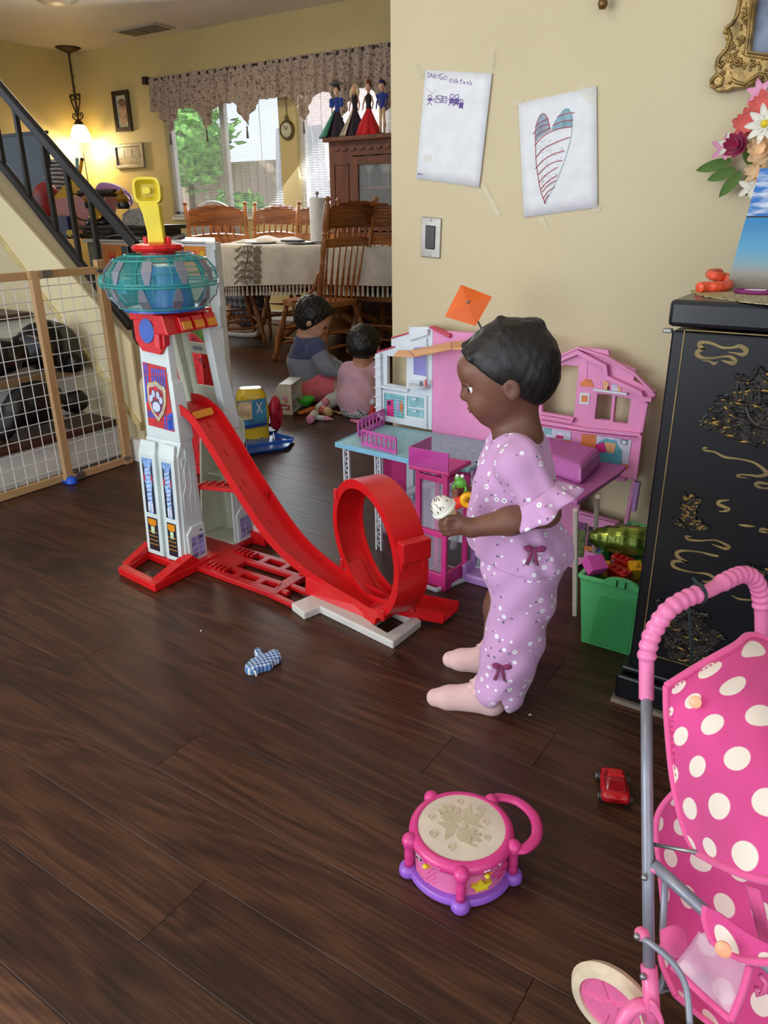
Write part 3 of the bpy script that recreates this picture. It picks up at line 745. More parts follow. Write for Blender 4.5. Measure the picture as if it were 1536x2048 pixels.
MB().prism([(cx0+.04,.9),(cx0+.195,.9),(cx0+.195,czt-.19),(cx0+.04,czt-.19)],[[(cx0+.055,.915),(cx0+.18,.915),(cx0+.18,czt-.205),(cx0+.055,czt-.205)]],fy,CY-.008,CY).build('panel_moulding',M_cher,th,bevel=.002)
dx0,dx1=cx0+.24,cx0+.86
dr=MB().prism([(dx0,.86),(dx1,.86),(dx1,czt-.15),(dx0,czt-.15)],[[(dx0+.06,.92),(dx1-.06,.92),(dx1-.06,czt-.21),(dx0+.06,czt-.21)]],fy,CY-.02,CY+.005).build('door',M_cher,th,bevel=.003)
MB().b2((dx0+.055,CY-.006,.915),(dx1-.055,CY-.003,czt-.205)).build('door_glass',M_glass,dr)
for z in (.88,1.18): MB().b2((cx0+.02,CY+.05,z),(cx1-.02,WW-.09,z+.015)).build('shelf',M_cher,th)
M_crys=glass('crystal',(225,228,225),.42,.05); GOB=[(.032,0),(.004,.006),(.004,.10),(.03,.13),(.042,.17),(.040,.21),(.036,.24),(.034,.24),(.038,.17),(.0,.115)]
g0=None
for k,(gx,gy) in enumerate(((.33,.10),(.42,.18),(.51,.10),(.60,.18),(.69,.10),(.38,.27),(.56,.28))):
    if g0 is None:
        g0=MB().lathe(GOB,(0,0,0),seg=14).build('goblet',M_crys,None,cat='glass',smooth=True,group='goblets behind the china cabinet door'); o=g0
    else: o=g0.copy(); COL.objects.link(o)
    o.location=(cx0+gx,CY+gy,1.196); o['label']='clear stemmed goblet, %s on the upper cabinet shelf'%('first from the left in the front row','first from the left in the middle row','second from the left in the front row','last on the right in the middle row','third from the left in the front row','left one of the two at the back','right one of the two at the back')[k]
for k,(gx,gy,gz) in enumerate(((.46,.16,.895),(.62,.18,.895),(.78,.2,.895))):
    MB().lathe([(.03,0),(.06,.03),(.075,.08),(.05,.12),(.01,.14),(.015,.155),(0,.165)],(cx0+gx,CY+gy,gz),seg=16).build('sugar_bowl',M_crys,None,smooth=True,cat='bowl',label=['leftmost lidded crystal bowl on the lower cabinet shelf','middle lidded crystal bowl on the lower cabinet shelf','rightmost lidded crystal bowl on the lower cabinet shelf'][k])
M_gold=mat('polished_gold',(200,150,60),rough=.25,metal=.9,var=.1)
p=Vector((cx0+.40,CY-.40,0)); 
# tall stemmed gilt fruit dish on the table in front of the cabinet
p=tpt(742,4.98); th=thing('gilt_fruit_dish','gold footed dish of gilt leaves at the right end of the table','dish',p)
MB().lathe([(.05,0),(.045,.01),(.01,.02),(.008,.16),(.02,.19),(.10,.21),(.13,.225),(.10,.218),(0,.2)],p,seg=20).build('dish',M_gold,th,smooth=True)
for k in range(5):
    a=k*1.25; MB().ball(p+Vector((.07*math.cos(a),.07*math.sin(a),.235)),(.045,.03,.014),10,6,Matrix.Rotation(a,3,'Z')@Matrix.Rotation(.4,3,'X')).build('gilt_leaf',M_gold,th,smooth=True)
# collector dolls on the cabinet
M_skinl=mat('doll_skin',(214,160,128),rough=.5,var=.03)
def doll(px_,label,top,skirt,hair,kind=0,lean=0):
    x=ony(px_,265,CY+.06).x; o=Vector((x,CY+.06,czt)); s=1.10
    th=thing('fashion_doll',label,'doll',o); P=lambda a,b,c:o+Vector((a*s,b*s,c*s))
    MB().lathe([(0,.268),(.008,.27),(.010,.285),(.018,.293),(.0205,.31),(.017,.328),(0,.337)],o*1,seg=14,sx=s,sy=s).build('head',M_skinl,th,smooth=True,M=Matrix.Translation(o)@Matrix.Diagonal((s,s,s,1))@Matrix.Translation(-o))
    hb=MB().ball(P(0,.006,.317),(.026*s,.024*s,.026*s),14,10)
    if kind==1:
        for sg in (-1,1): hb.tube([P(sg*.018,.004,.32),P(sg*.03,0,.29),P(sg*.034,-.004,.255)],[.012,.014,.006],8)
        hb.tube([P(0,.018,.33),P(0,.026,.29),P(0,.022,.24)],[.02,.024,.01],8)
    if kind==2: hb.ball(P(0,.0,.347),(.018,.018,.014),10,8)
    if kind==3: hb.tube([P(0,.02,.32),P(.008,.03,.28),P(.012,.03,.24)],[.012,.012,.004],8)
    hb.build('hair',mat('hair_'+hair[0],hair[1],rough=.5),th,smooth=True)
    MB().lathe([(.017,.165),(.020,.18),(.0165,.20),(.024,.232),(.026,.25),(.012,.266),(.008,.27)],o,seg=14,sx=1.15,sy=.75).build('bodice',top,th,smooth=True,M=Matrix.Translation(o)@Matrix.Diagonal((s,s,s,1))@Matrix.Translation(-o))
    for sg in (-1,1):
        MB().tube([P(sg*.028,0,.25),P(sg*.043,-.004,.205),P(sg*.04,-.018,.165)],[.007,.006,.0045],8).build('arm',M_skinl if kind!=4 else top,th,smooth=True)
    if kind==4:
        for sg in (-1,1): MB().tube([P(sg*.012,0,.175),P(sg*.016,0,.09),P(sg*.016,0,.012)],[.014,.011,.010],8).build('trouser_leg',skirt,th,smooth=True); MB().ball(P(sg*.016,-.008,.007),(.009,.018,.008)).build('shoe',M_blackm,th,smooth=True)
        MB().lathe([(.026,.322),(.025,.332),(.018,.343),(0,.347)],o,seg=14).build('cap',mat('navy_cap',(24,34,80),rough=.7),th,smooth=True,M=Matrix.Translation(o)@Matrix.Diagonal((s,s,s,1))@Matrix.Translation(-o))
        for sg in (-1,1): MB().ball(P(sg*.034,0,.245),(.018,.016,.02)).build('jacket_sleeve',top,th,smooth=True)
    else:
        def sk(u,v):
            a=2*PI*u; r=(.017+.098*v**1.1)*(1+.10*math.sin(a*9)*v); return P(r*math.cos(a)+lean*v,r*math.sin(a)*.75,.175*(1-v)+.002)
        MB().grid(sk,54,10,True).build('skirt',skirt,th,smooth=True)
        if kind==0:
            for sg in (-1,1): MB().b2(P(sg*.022,-.02,.20),P(sg*.062,.0,.262)).build('puffed_sleeve',top,th,bevel=.012)
            def tr(u,v):
                a=PI*.75+PI*.75*u; r=.02+.118*v; return P(r*math.cos(a)-.01+lean*v,r*math.sin(a)*.8,.18*(1-v)+.003)
            MB().grid(tr,14,8).build('overskirt',cloth('emerald_net',(24,110,84)),th,smooth=True,solid=.003)
            for k in range(9):
                a=-.9+k*.24; MB().beam(P(-.005,.01,.33),P(math.sin(a)*.075-.02,.01,.33+math.cos(a)*.05),.007,.002,(0,1,0)).build('headdress_plume',mat('dark_plume',(26,44,40),rough=.8),th)
        if kind==1:
            def tr(u,v):
                a=PI*1.05+PI*.42*u; r=.019+.103*v; return P(r*math.cos(a)+lean*v,r*math.sin(a)*.78,.177*(1-v)+.003)
            MB().grid(tr,14,8).build('silver_panel',mat('silver_brocade',(186,174,160),rough=.45,metal=.3,var=.25,scale=70),th,smooth=True,solid=.003)
    return th
doll(676,'doll with a feathered headdress in a blue and emerald gown on the china cabinet',cloth('royal_blue',(24,58,140)),cloth('dark_plum',(34,20,40)),('black',(24,18,18)),0,-.012)
doll(711,'blonde doll in a black gown with a silver panel on the china cabinet',cloth('doll_black',(26,18,26)),cloth('aubergine',(36,20,40)),('blonde',(214,196,150)),1,-.012)
doll(738,'doll in a black bodice and bright red skirt on the china cabinet',cloth('doll_black',(26,18,26)),cloth('doll_red',(196,16,26)),('auburn',(110,52,30)),2,-.01)
doll(765,'doll in a navy cap, blue jacket and cream trousers on the china cabinet',cloth('jacket_blue',(36,58,140)),cloth('doll_cream',(214,184,144)),('dark',(30,24,22)),4)
# garden seen through the windows
M_leaf=mat('garden_leaves',(120,172,84),rough=.8,var=.5,scale=12)
rd=random.Random(3)
MB().b2((-16,6.1,-.5),(2,14,-.45)).build('garden_ground',mat('garden_soil',(186,172,150),rough=.9),None,kind='structure')
def bush(c,r,label,n=160):
    mb=MB()
    for k in range(n):
        d=Vector((rd.gauss(0,1),rd.gauss(0,1),rd.gauss(0,1))).normalized()*rd.uniform(.55,1)
        p=Vector(c)+Vector((d.x*r[0],d.y*r[1],d.z*r[2])); q=Matrix.Rotation(rd.random()*6,3,'Z')@Matrix.Rotation(rd.random()*3,3,'X'); s=rd.uniform(.10,.2)
        mb.add([p+q@Vector(w)*s for w in ((-1,0,0),(0,-.5,.1),(1,0,0),(0,.5,.1))],[(0,1,2,3)])
    mb.ball(c,[x*.7 for x in r],12,8)
    th=thing('garden_shrub',label,'shrub',(c[0],c[1],-.45)); mb.build('foliage',M_leaf,th); MB().tube([(c[0],c[1],-.45),c],[.07,.04],8).build('trunk',mat('bark',(96,74,56),rough=.9),th)
bush((-9.6,9.0,2.0),(1.0,.6,.75),'tall green tree outside the left dining window',240)
bush((-8.1,8.4,.95),(.6,.4,.4),'low green shrub outside the middle of the left window')
M_fence=wood('garden_fence_wood',(160,140,124),(200,182,164),.6,2,rough=.8)
th=thing('garden_fence','weathered board fence outside the left dining window','fence',(-9.6,9.4,-.45))
for k in range(24): MB().b2((-11.6+k*.17,9.4,-.45),(-11.6+k*.17+.155,9.43,1.75)).build('board',M_fence,th)
th=thing('neighbour_house','pale stucco house wall outside the right dining window','house',(-5.5,9.6,-.45))
MB().b2((-8.1,9.6,-.45),(-.5,9.8,3.4)).build('wall',mat('stucco_outside',(222,206,206),rough=.9),th)
MB().b2((-8.4,9.2,3.3),(-.3,9.9,3.5)).build('roof',mat('roof_outside',(120,90,76),rough=.9),th)
mb=MB().grid(lambda u,v:(-7.9+1.25*u*(1-.35*v)+.2*v,8.9+.04*math.sin(u*60),-.45+2.55*v),60,6)
mb.build('patio_curtain',cloth('outside_curtain',(206,206,214)),None,label='pale patio curtain outside the right half of the left window',smooth=True,cat='curtain')
# ================================================================== TOY RESCUE TOWER WITH LOOP TRACK
M_tw=plastic('toy_pale_grey',(204,214,212)); M_tin=plastic('toy_inner_beige',(196,200,178),rough=.45); M_red=plastic('toy_red',(206,20,24),rough=.3)
M_redd=plastic('toy_red_clip',(186,18,22),rough=.35); M_amb=plastic('amber_lens',(214,134,22),rough=.25); M_gr=plastic('toy_silver_grey',(118,120,132),rough=.35)
M_blue=plastic('toy_blue',(44,88,182)); M_dk=mat('decal_black',(26,28,34),rough=.4); M_yel=plastic('toy_yellow',(226,204,40)); M_ltb=mat('decal_sky',(126,160,214),rough=.4,var=.35,scale=90)
M_drd=mat('decal_red',(186,40,44),rough=.4,var=.2,scale=40); M_dbl=mat('decal_blue',(46,84,190),rough=.4,var=.2,scale=40); M_lav=mat('decal_window',(132,138,190),rough=.25,var=.35,scale=40)
tw=thing('rescue_tower_playset','tall grey and red toy tower with a steep red track and loop','toy tower',(-1.70,1.49,0))
fx=lambda X:(lambda u,v,t:(X+t,u,v))       # plane facing +X : u=y v=z
def col(name,lv,m,parent,label=None,bevel=.004):
    """lv: list of (z,x0,x1,y0,y1)"""
    mb=MB(); vs=[];fs=[]
    for z,x0,x1,y0,y1 in lv: vs+=[(x0,y0,z),(x1,y0,z),(x1,y1,z),(x0,y1,z)]
    n=len(lv)
    for i in range(n-1):
        for k in range(4): a=i*4+k;b=i*4+(k+1)%4; fs.append((a,b,b+4,a+4))
    fs+=[(3,2,1,0),tuple((n-1)*4+k for k in range(4))]
    return mb.add(vs,fs).build(name,m,parent,bevel=bevel,label=label)
# foot frame on the near side
fz=.026
of=[(-1.785,1.235),(-1.60,1.215),(-1.60,1.47),(-1.82,1.47),(-1.815,1.37)]
ih=[(-1.765,1.262),(-1.645,1.247),(-1.655,1.345),(-1.79,1.352)]
MB().prism(of,[ih],lambda u,v,t:(u,v,t),.001,fz).build('foot_frame',M_red,tw,bevel=.004)
MB().hull8([(-1.64,1.235,fz),(-1.605,1.235,fz),(-1.605,1.40,fz),(-1.64,1.40,fz)],[(-1.64,1.25,fz+.002),(-1.605,1.25,fz+.002),(-1.605,1.37,fz+.03),(-1.64,1.37,fz+.03)]).build('foot_brace',M_red,tw,bevel=.002)
MB().hull8([(-1.80,1.26,fz),(-1.775,1.26,fz),(-1.795,1.40,fz),(-1.82,1.40,fz)],[(-1.80,1.27,fz+.002),(-1.775,1.27,fz+.002),(-1.795,1.37,fz+.025),(-1.82,1.37,fz+.025)]).build('foot_brace',M_red,tw,bevel=.002)
MB().b2((-1.83,1.445,.001),(-1.60,1.66,.02)).build('base_plate',M_redd,tw,bevel=.003)
MB().b2((-1.64,1.62,.0),(-1.55,1.70,.045)).build('rear_foot',M_red,tw,bevel=.004)
# near column, lower with two raised decal panels
low=col('lower_column',[(.02,-1.785,-1.627,1.362,1.446),(.35,-1.792,-1.637,1.382,1.448),(.405,-1.775,-1.632,1.400,1.440)],M_tw,tw)
for sx,(xa,xb) in enumerate(((-1.787,-1.715),(-1.700,-1.634))):
    def fm(u,v,t,xa=xa,xb=xb): 
        return (u-.006*v/.35, 1.362+.020*(v/.35)-.012*(1 if t>0 else -.3)*(1 if v<.36 else .2), v)
    pn=MB().prism([(xa,.03),(xb,.03),(xb,.345),(xb-.004,.385),(xa+.004,.385),(xa,.345)],[],fm,0,1).build('front_panel',M_tw,tw,bevel=.003)
    def dm(u,v,t,off=0): return (u-.006*v/.35,1.362+.020*(v/.35)-.0125-t,v)
    for (z0,z1,m,nm) in ((.165,.335,M_ltb,'rocket_decal'),(.045,.15,M_dk,'launch_decal')):
        d=MB().prism([(xa+.014,z0),(xb-.014,z0),(xb-.014,z1),(xa+.014,z1)],[],dm,0,.0008).build(nm,m,pn)
        mb=MB(); cx=(xa+xb)/2; w=(xb-xa)/2-.014
        if z0>.1:
            for s_ in (-1,1):
                mb.prism([(cx+s_*w*.95,z0),(cx+s_*w*.55,z0),(cx+s_*w*.50,z0+.07),(cx+s_*w*.8,z0+.1),(cx+s_*w*.6,z1-.03),(cx+s_*w*.95,z1-.01)],[],dm,.0008,.0014)
            mb.build('decal_outline',M_dk,pn)
            w2=MB()
            for q in range(9): w2.ribbon([(cx-w*.45,z0+.03+q*.013),(cx+w*.45,z0+.036+q*.013)],.003,dm,.0010,.0005)
            w2.prism([(cx-w*.5,z0+.005),(cx-w*.1,z0+.005),(cx-w*.1,z0+.03),(cx-w*.5,z0+.03)],[],dm,.0010,.0014); w2.prism([(cx+w*.1,z0+.005),(cx+w*.5,z0+.005),(cx+w*.5,z0+.03),(cx+w*.1,z0+.03)],[],dm,.0010,.0014)
            w2.build('decal_highlights',mat('decal_white',(220,222,232),rough=.4),pn)
            r2=MB(); r2.prism(circ(cx-w*.75,z0+.11,w*.16,8,.012),[],dm,.001,.0016); r2.prism(circ(cx+w*.75,z0+.11,w*.16,8,.012),[],dm,.001,.0016); r2.build('decal_red_spots',M_drd,pn)
        else:
            y2=MB().prism([(cx-w*.8,z1-.02),(cx-w*.8,z1-.004),(cx+w*.8,z1-.004),(cx+w*.8,z1-.02),(cx+w*.4,z1-.026),(cx-w*.4,z1-.026)],[],dm,.0008,.0014)
            for q in range(4): y2.ribbon([(cx-w*.85,z0+.02+q*.013),(cx+w*.85,z0+.02+q*.013)],.0018,dm,.0008,.0006)
            y2.build('decal_stripes',M_amb,pn)
            MB().prism([(cx-w*.35,z1-.05),(cx+w*.35,z1-.05),(cx+w*.35,z1-.028),(cx-w*.35,z1-.028)],[],dm,.0008,.0014).build('decal_light',mat('decal_pale_green',(190,214,170),rough=.4),pn)
# window door on the +X face
def sidewin(y0,y1,z0,z1,X,par):
    f_=fx(X)
    MB().prism([(y0,z0),(y1,z0),(y1,z1),(y0+.02,z1),(y0,z1-.02)],[],f_,-.002,.006).build('door_frame',M_tw,par,bevel=.002)
    MB().prism([(y0+.010,z0+.012),(y1-.008,z0+.012),(y1-.008,z1-.032),(y0+.010,z1-.032)],[],f_,.006,.0068).build('window_sticker',M_lav,par)
    g=MB(); a=y0+.010;b=y1-.008;c=z0+.012;d=z1-.032
    for k in range(3): u=a+(b-a)*k/2; g.ribbon([(u,c),(u,d)],.0025,f_,.0068,.0005)
    for k in range(5): v=c+(d-c)*k/4; g.ribbon([(a,v),(b,v)],.002,f_,.0068,.0005)
    g.build('window_bars',mat('decal_bar',(196,190,206),rough=.4),par)
    MB().prism([(b-.014,z1-.022),(b-.004,z1-.022),(b-.004,z1-.018),(b-.014,z1-.018)],[],f_,.006,.0065).build('door_slot',M_dk,par)
sidewin(1.375,1.444,.022,.135,-1.629,tw)
g=MB()
for pts in ([(1.386,.14),(1.384,.235),(1.398,.262),(1.398,.31),(1.409,.34),(1.409,.37)],[(1.410,.14),(1.408,.225),(1.420,.25),(1.420,.36)],[(1.430,.14),(1.430,.30)]):
    g.ribbon(pts,.002,fx(-1.6365),0,.0055)
g.build('raised_ribs',M_tw,tw)
for z in (.17,.22,.27,.32):
    MB().prism([(1.392,z),(1.404,z),(1.404,z+.025),(1.392,z+.025)],[],fx(-1.634),-.002,.001).build('moulded_block',M_tw,tw)
# near column, upper
col('upper_column',[(.395,-1.771,-1.630,1.392,1.444),(.41,-1.771,-1.630,1.392,1.446),(.56,-1.772,-1.645,1.402,1.440),(.57,-1.772,-1.648,1.403,1.430),(.735,-1.776,-1.662,1.412,1.434)],M_tw,tw,bevel=.003)
def um(u,v,t): # upper front face; leans back
    k=(v-.40)/.33; return (u,1.392+.020*k-t,v)
dp=MB().prism([(-1.757,.43),(-1.647,.425),(-1.667,.605),(-1.762,.612)],[],um,.001,.002).build('shield_panel',M_drd,tw)
bl=MB()
for (a,b,c,d,h) in ((-1.757,-1.70,.455,.475,.02),(-1.69,-1.655,.43,.47,.02),(-1.762,-1.74,.50,.61,0),(-1.73,-1.67,.545,.60,0)):
    n=max(2,int((b-a)/.009))
    for q in range(n):
        x=a+(b-a)*(q+.5)/n; bl.prism([(x-.003,c),(x+.003,c-.004),(x+.005,d-.004),(x-.001,d)],[],um,.002,.0026)
bl.prism([(-1.668,.43),(-1.649,.43),(-1.651,.48),(-1.672,.47)],[],um,.002,.0026)
bl.build('blue_decal_strokes',M_dbl,dp)
rr=MB(); 
for z in (.45,.575): rr.ribbon([(-1.755,z),(-1.66,z+.012)],.0016,um,.0026,.0004)
rr.build('red_decal_lines',mat('decal_bright_red',(220,60,60),rough=.4),dp)
cx,cz=-1.708,.507
SH=lambda s:[(cx-.036*s,cz+.036*s),(cx-.030*s,cz+.046*s),(cx-.012*s,cz+.048*s),(cx,cz+.053*s),(cx+.012*s,cz+.045*s),(cx+.030*s,cz+.040*s),(cx+.036*s,cz+.030*s),(cx+.034*s,cz-.005*s),(cx+.022*s,cz-.032*s),(cx,cz-.056*s),(cx-.022*s,cz-.032*s),(cx-.036*s,cz-.002*s)]
sh=MB().prism(SH(1.08),[],um,.002,.006).build('shield_rim',mat('shield_gold',(206,196,150),rough=.3,metal=.4),tw,bevel=.001)
MB().prism(SH(.90),[],um,.006,.0068).build('shield_silver',mat('shield_silver',(176,180,190),rough=.3),tw)
MB().prism(SH(.82),[],um,.0068,.0075).build('shield_field',M_drd,tw)
M_paw=mat('paw_silver',(196,206,226),rough=.3); M_pawo=mat('paw_outline',(44,60,110),rough=.4)
for k,(dx,dz,rx_,rz_) in enumerate(((0,-.016,.016,.015),(-.020,.006,.007,.010),(-.009,.020,.007,.011),(.009,.018,.007,.011),(.020,.004,.007,.010))):
    MB().prism(circ(cx+dx,cz+dz,rx_*1.25,14,rz_*1.22),[],um,.0075,.0080).build('paw_outline',M_pawo,tw)
    MB().prism(circ(cx+dx,cz+dz,rx_,14,rz_),[],um,.0080,.0092).build('paw_pad',M_paw,tw,smooth=False)
# red shield plate at the top
MB().prism([(-1.782,.752),(-1.66,.752),(-1.655,.70),(-1.655,.665),(-1.675,.64),(-1.75,.645),(-1.775,.672)],[],um,-.012,.010).build('red_front_plate',M_red,tw,bevel=.003)
MB().prism(circ(-1.722,.702,.030,20,.034),[],um,.010,.013).build('round_badge',mat('badge_blue',(60,96,180),rough=.4),tw,bevel=.001)
MB().prism([(-1.685,.66),(-1.665,.655),(-1.665,.742),(-1.685,.745)],[],um,.010,.018).build('clip_tab',plastic('clip_pink_red',(224,60,66)),tw,bevel=.002)
# far column: open back channel
MB().prism([(-1.76,.02),(-1.612,.02),(-1.612,.40),(-1.63,.42),(-1.74,.42),(-1.75,.36)],[],fy,1.630,1.638).build('rear_channel_back',M_tin,tw,bevel=.001)
MB().prism([(1.556,.02),(1.640,.02),(1.640,.33),(1.62,.36),(1.60,.40),(1.585,.40),(1.562,.33)],[],fx(-1.612),-.008,0).build('rear_channel_side',M_tw,tw,bevel=.001)
MB().prism([(1.545,.02),(1.640,.02),(1.640,.36),(1.60,.40),(1.59,.40)],[],fx(-1.752),-.008,0).build('rear_channel_side',M_tin,tw,bevel=.001)
MB().b2((-1.76,1.55,.02),(-1.614,1.635,.028)).build('rear_floor',M_tin,tw)
MB().b2((-1.755,1.59,.225),(-1.62,1.635,.229)).build('rear_shelf',M_tin,tw)
sidewin(1.566,1.634,.022,.135,-1.613,tw)
g=MB()
for pts in ([(1.575,.14),(1.575,.20),(1.583,.24),(1.583,.33)],[(1.60,.14),(1.60,.32)],[(1.622,.14),(1.622,.25)]): g.ribbon(pts,.002,fx(-1.6125),0,.002)
g.build('raised_ribs',M_tw,tw)
# far column upper frame (U shaped, with openings)
uo=[(-1.805,.40),(-1.605,.40),(-1.612,.75),(-1.80,.75)]
MB().prism(uo,[[(-1.735,.52),(-1.642,.52),(-1.646,.620),(-1.725,.620)],[(-1.722,.652),(-1.647,.652),(-1.650,.735),(-1.716,.735)]],lambda u,v,t:(u,1.598-.07*(v-.4)/.35+t,v),-.004,.004).build('rear_upper_frame',M_tin,tw,bevel=.001)
col('rear_edge_post',[(.395,-1.632,-1.605,1.56,1.618),(.41,-1.632,-1.605,1.56,1.612),(.745,-1.636,-1.608,1.515,1.548)],M_tw,tw,bevel=.003)
col('rear_inner_post',[(.395,-1.80,-1.765,1.575,1.605),(.42,-1.79,-1.765,1.575,1.60),(.745,-1.775,-1.745,1.505,1.535)],M_tin,tw,bevel=.003)
MB().prism([(-1.700,.632),(-1.665,.632),(-1.665,.642),(-1.700,.642)],[],lambda u,v,t:(u,1.542-t,v),0,.001).build('slot_marks',mat('slot_grey',(120,124,126)),tw)
# header with three amber lamps
MB().b2((-1.79,1.40,.728),(-1.625,1.56,.752)).build('top_deck',M_red,tw,bevel=.003)
hd=MB().hull8([(-1.66,1.372,.700),(-1.605,1.372,.700),(-1.605,1.555,.704),(-1.66,1.555,.704)],[(-1.66,1.372,.752),(-1.622,1.372,.752),(-1.622,1.555,.756),(-1.66,1.555,.756)]).build('header_bar',M_red,tw,bevel=.003)
for k in range(3):
    y=1.415+.046*k
    b_=MB().hull8([(-1.625,y,.704),(-1.592,y,.706),(-1.592,y+.040,.706),(-1.625,y+.040,.704)],[(-1.625,y,.748),(-1.606,y,.744),(-1.606,y+.040,.744),(-1.625,y+.040,.748)]).build('lamp_housing',M_red,tw,bevel=.003)
    MB().hull8([(-1.6,y+.004,.710),(-1.5905,y+.004,.711),(-1.5905,y+.036,.711),(-1.6,y+.036,.710)],[(-1.61,y+.004,.732),(-1.5965,y+.004,.732),(-1.5965,y+.036,.732),(-1.61,y+.036,.732)]).build('amber_lamp',M_amb,b_,bevel=.0015)
# translucent teal drum
D0=Vector((-1.697,1.451,0)); M_teal=glass('teal_clear_plastic',(84,196,190),.26,.05); M_tealr=glass('teal_rib',(52,160,156),.6,.08)
R_=.150
prof=[(.088,.756),(.118,.765),(.142,.790),(R_-.002,.822),(R_,.828),(R_-.002,.834),(.144,.862),(.122,.888),(.090,.900)]
MB().lathe(prof,D0,seg=48).build('clear_drum',M_teal,tw,smooth=True)
for k,(r,z,w) in enumerate(((.089,.757,.0035),(.120,.767,.003),(.151,.824,.0035),(.151,.832,.0035),(.146,.860,.002),(.123,.889,.0035),(.091,.900,.0035))):
    MB().tube([D0+Vector((r*math.cos(a),r*math.sin(a),z)) for a in [2*PI*i/48 for i in range(48)]],w,6,closed=True).build('drum_rib',M_tealr,tw,smooth=True)
def on(r0,z0,r1,z1,a,w0,w1,name,m):
    P=lambda r,z,da:D0+Vector(((r+.002)*math.cos(a+da),(r+.002)*math.sin(a+da),z))
    Q=lambda r,z,da:D0+Vector(((r-.002)*math.cos(a+da),(r-.002)*math.sin(a+da),z))
    return MB().hull8([Q(r0,z0,-w0),Q(r0,z0,w0),P(r0,z0,w0),P(r0,z0,-w0)],[Q(r1,z1,-w1),Q(r1,z1,w1),P(r1,z1,w1),P(r1,z1,-w1)]).build(name,m,tw,bevel=.0008)
for k in range(10):
    a=2*PI*k/10+.30
    on(.1455,.866,.152,.832,a,.095,.04,'grey_fin',M_gr); on(.1235,.890,.146,.863,a+.0,.10,.095,'grey_fin_top',M_gr)
    on(.1435,.790,.151,.822,a-.12,.095,.04,'lower_grey_fin',M_gr); on(.120,.768,.143,.793,a-.12,.10,.095,'lower_fin_tip',M_gr)
    P=lambda r,z,da=0:D0+Vector((r*math.cos(a+da),r*math.sin(a+da),z))
    MB().tube([P(.092,.9,-.2),P(.124,.889,-.2),P(.146,.862,-.2),P(.151,.832,-.2)],.0018,5).build('drum_spoke',M_tealr,tw)
MB().lathe([(.075,.762),(.07,.80),(.062,.83),(.055,.868),(.04,.872),(0,.872)],D0+Vector((-.01,.03,0)),seg=24,sy=.8).build('blue_core',M_blue,tw,smooth='auto')
MB().b2(D0+Vector((-.06,-.03,.763)),D0+Vector((.0,.05,.845))).build('blue_seat',plastic('toy_deep_blue',(30,80,150)),tw,bevel=.01)
MB().b2(D0+Vector((-.09,-.085,.80)),D0+Vector((-.05,-.05,.84))).build('inner_screen',mat('inner_screen',(70,130,160),rough=.3,var=.3,scale=90),tw,bevel=.004)
MB().lathe([(.11,.757),(.11,.763),(.02,.764)],D0,seg=32).build('blue_disc',M_blue,tw)
kd=Vector((-.83,-.56,0)).normalized()
MB().ball(D0+kd*.158+Vector((0,0,.831)),(.018,.018,.022),14,10).build('drum_hinge',M_tealr,tw,smooth=True)
MB().lathe([(.045,.898),(.045,.908),(.066,.910),(.070,.918),(.066,.926),(.035,.932),(0,.932)],D0+Vector((.0,0,0)),seg=14).build('red_turret',M_red,tw,bevel=.001)
for k in range(14):
    a=2*PI*k/14; MB().b2(D0+Vector((.04*math.cos(a)-.003,.04*math.sin(a)-.003,.893)),D0+Vector((.04*math.cos(a)+.003,.04*math.sin(a)+.003,.911))).build('turret_tooth',M_gr,tw)
# yellow periscope, facing the room
vd=Vector((.56,-.83,0)).normalized(); sd=Vector((.83,.56,0)); e0=D0+Vector((0,0,.928))
mb=MB(); lv=[]
for s_,z,w,d,off in ((0,0,.022,.014,0),(1,.03,.021,.014,0),(2,.075,.023,.015,-.004),(3,.10,.027,.016,-.008)):
    c=e0+Vector((0,0,z))+sd*(off-.002*s_*0); lv.append([c-sd*w-vd*d,c+sd*w-vd*d,c+sd*w+vd*d,c-sd*w+vd*d])
mb.add([p for l in lv for p in l],[(3,2,1,0),(12,13,14,15)]+[(i*4+k,i*4+(k+1)%4,i*4+4+(k+1)%4,i*4+4+k) for i in range(3) for k in range(4)])
mb.build('periscope_stem',M_yel,tw,bevel=.003)
for s_ in (-1,1): MB().b2(e0+sd*s_*.030-Vector((.006,.006,.004)),e0+sd*s_*.030+Vector((.006,.006,.018))).build('red_lug',M_red,tw,bevel=.002)
hc=e0+Vector((0,0,.132))-sd*.010
ps=lambda w,h,n=2:[(x,y) for x,y in circ(0,0,1,28)] 
def sq(w,h,e=4.,n=32):
    o=[]
    for k in range(n):
        a=2*PI*k/n; c,s=math.cos(a),math.sin(a); r=(abs(c)**e+abs(s)**e)**(-1/e); o.append((w*c*r,h*s*r))
    return o
hm=lambda u,v,t: hc+sd*u+Vector((0,0,1))*(v*.97)+vd*t
MB().prism(sq(.036,.034),[],hm,-.018,.0).build('periscope_head',M_yel,tw,bevel=.004)
MB().prism(sq(.036,.034),[sq(.029,.027,5)],hm,.0,.012).build('head_rim',M_yel,tw,bevel=.0015)
mb=MB(); o=sq(.033,.031,5,32); i_=sq(.018,.016,5,32)
mb.add([hm(u*.88,v*.88,.0115) for u,v in o]+[hm(u,v,.0015) for u,v in i_],[(k,(k+1)%32,32+(k+1)%32,32+k) for k in range(32)]+[tuple(range(32,64))])
mb.build('recessed_screen',plastic('toy_yellow_dark',(196,170,30)),tw)
MB().prism(sq(.010,.008),[],hm,.001,.013).build('screen_button',M_yel,tw,bevel=.002)
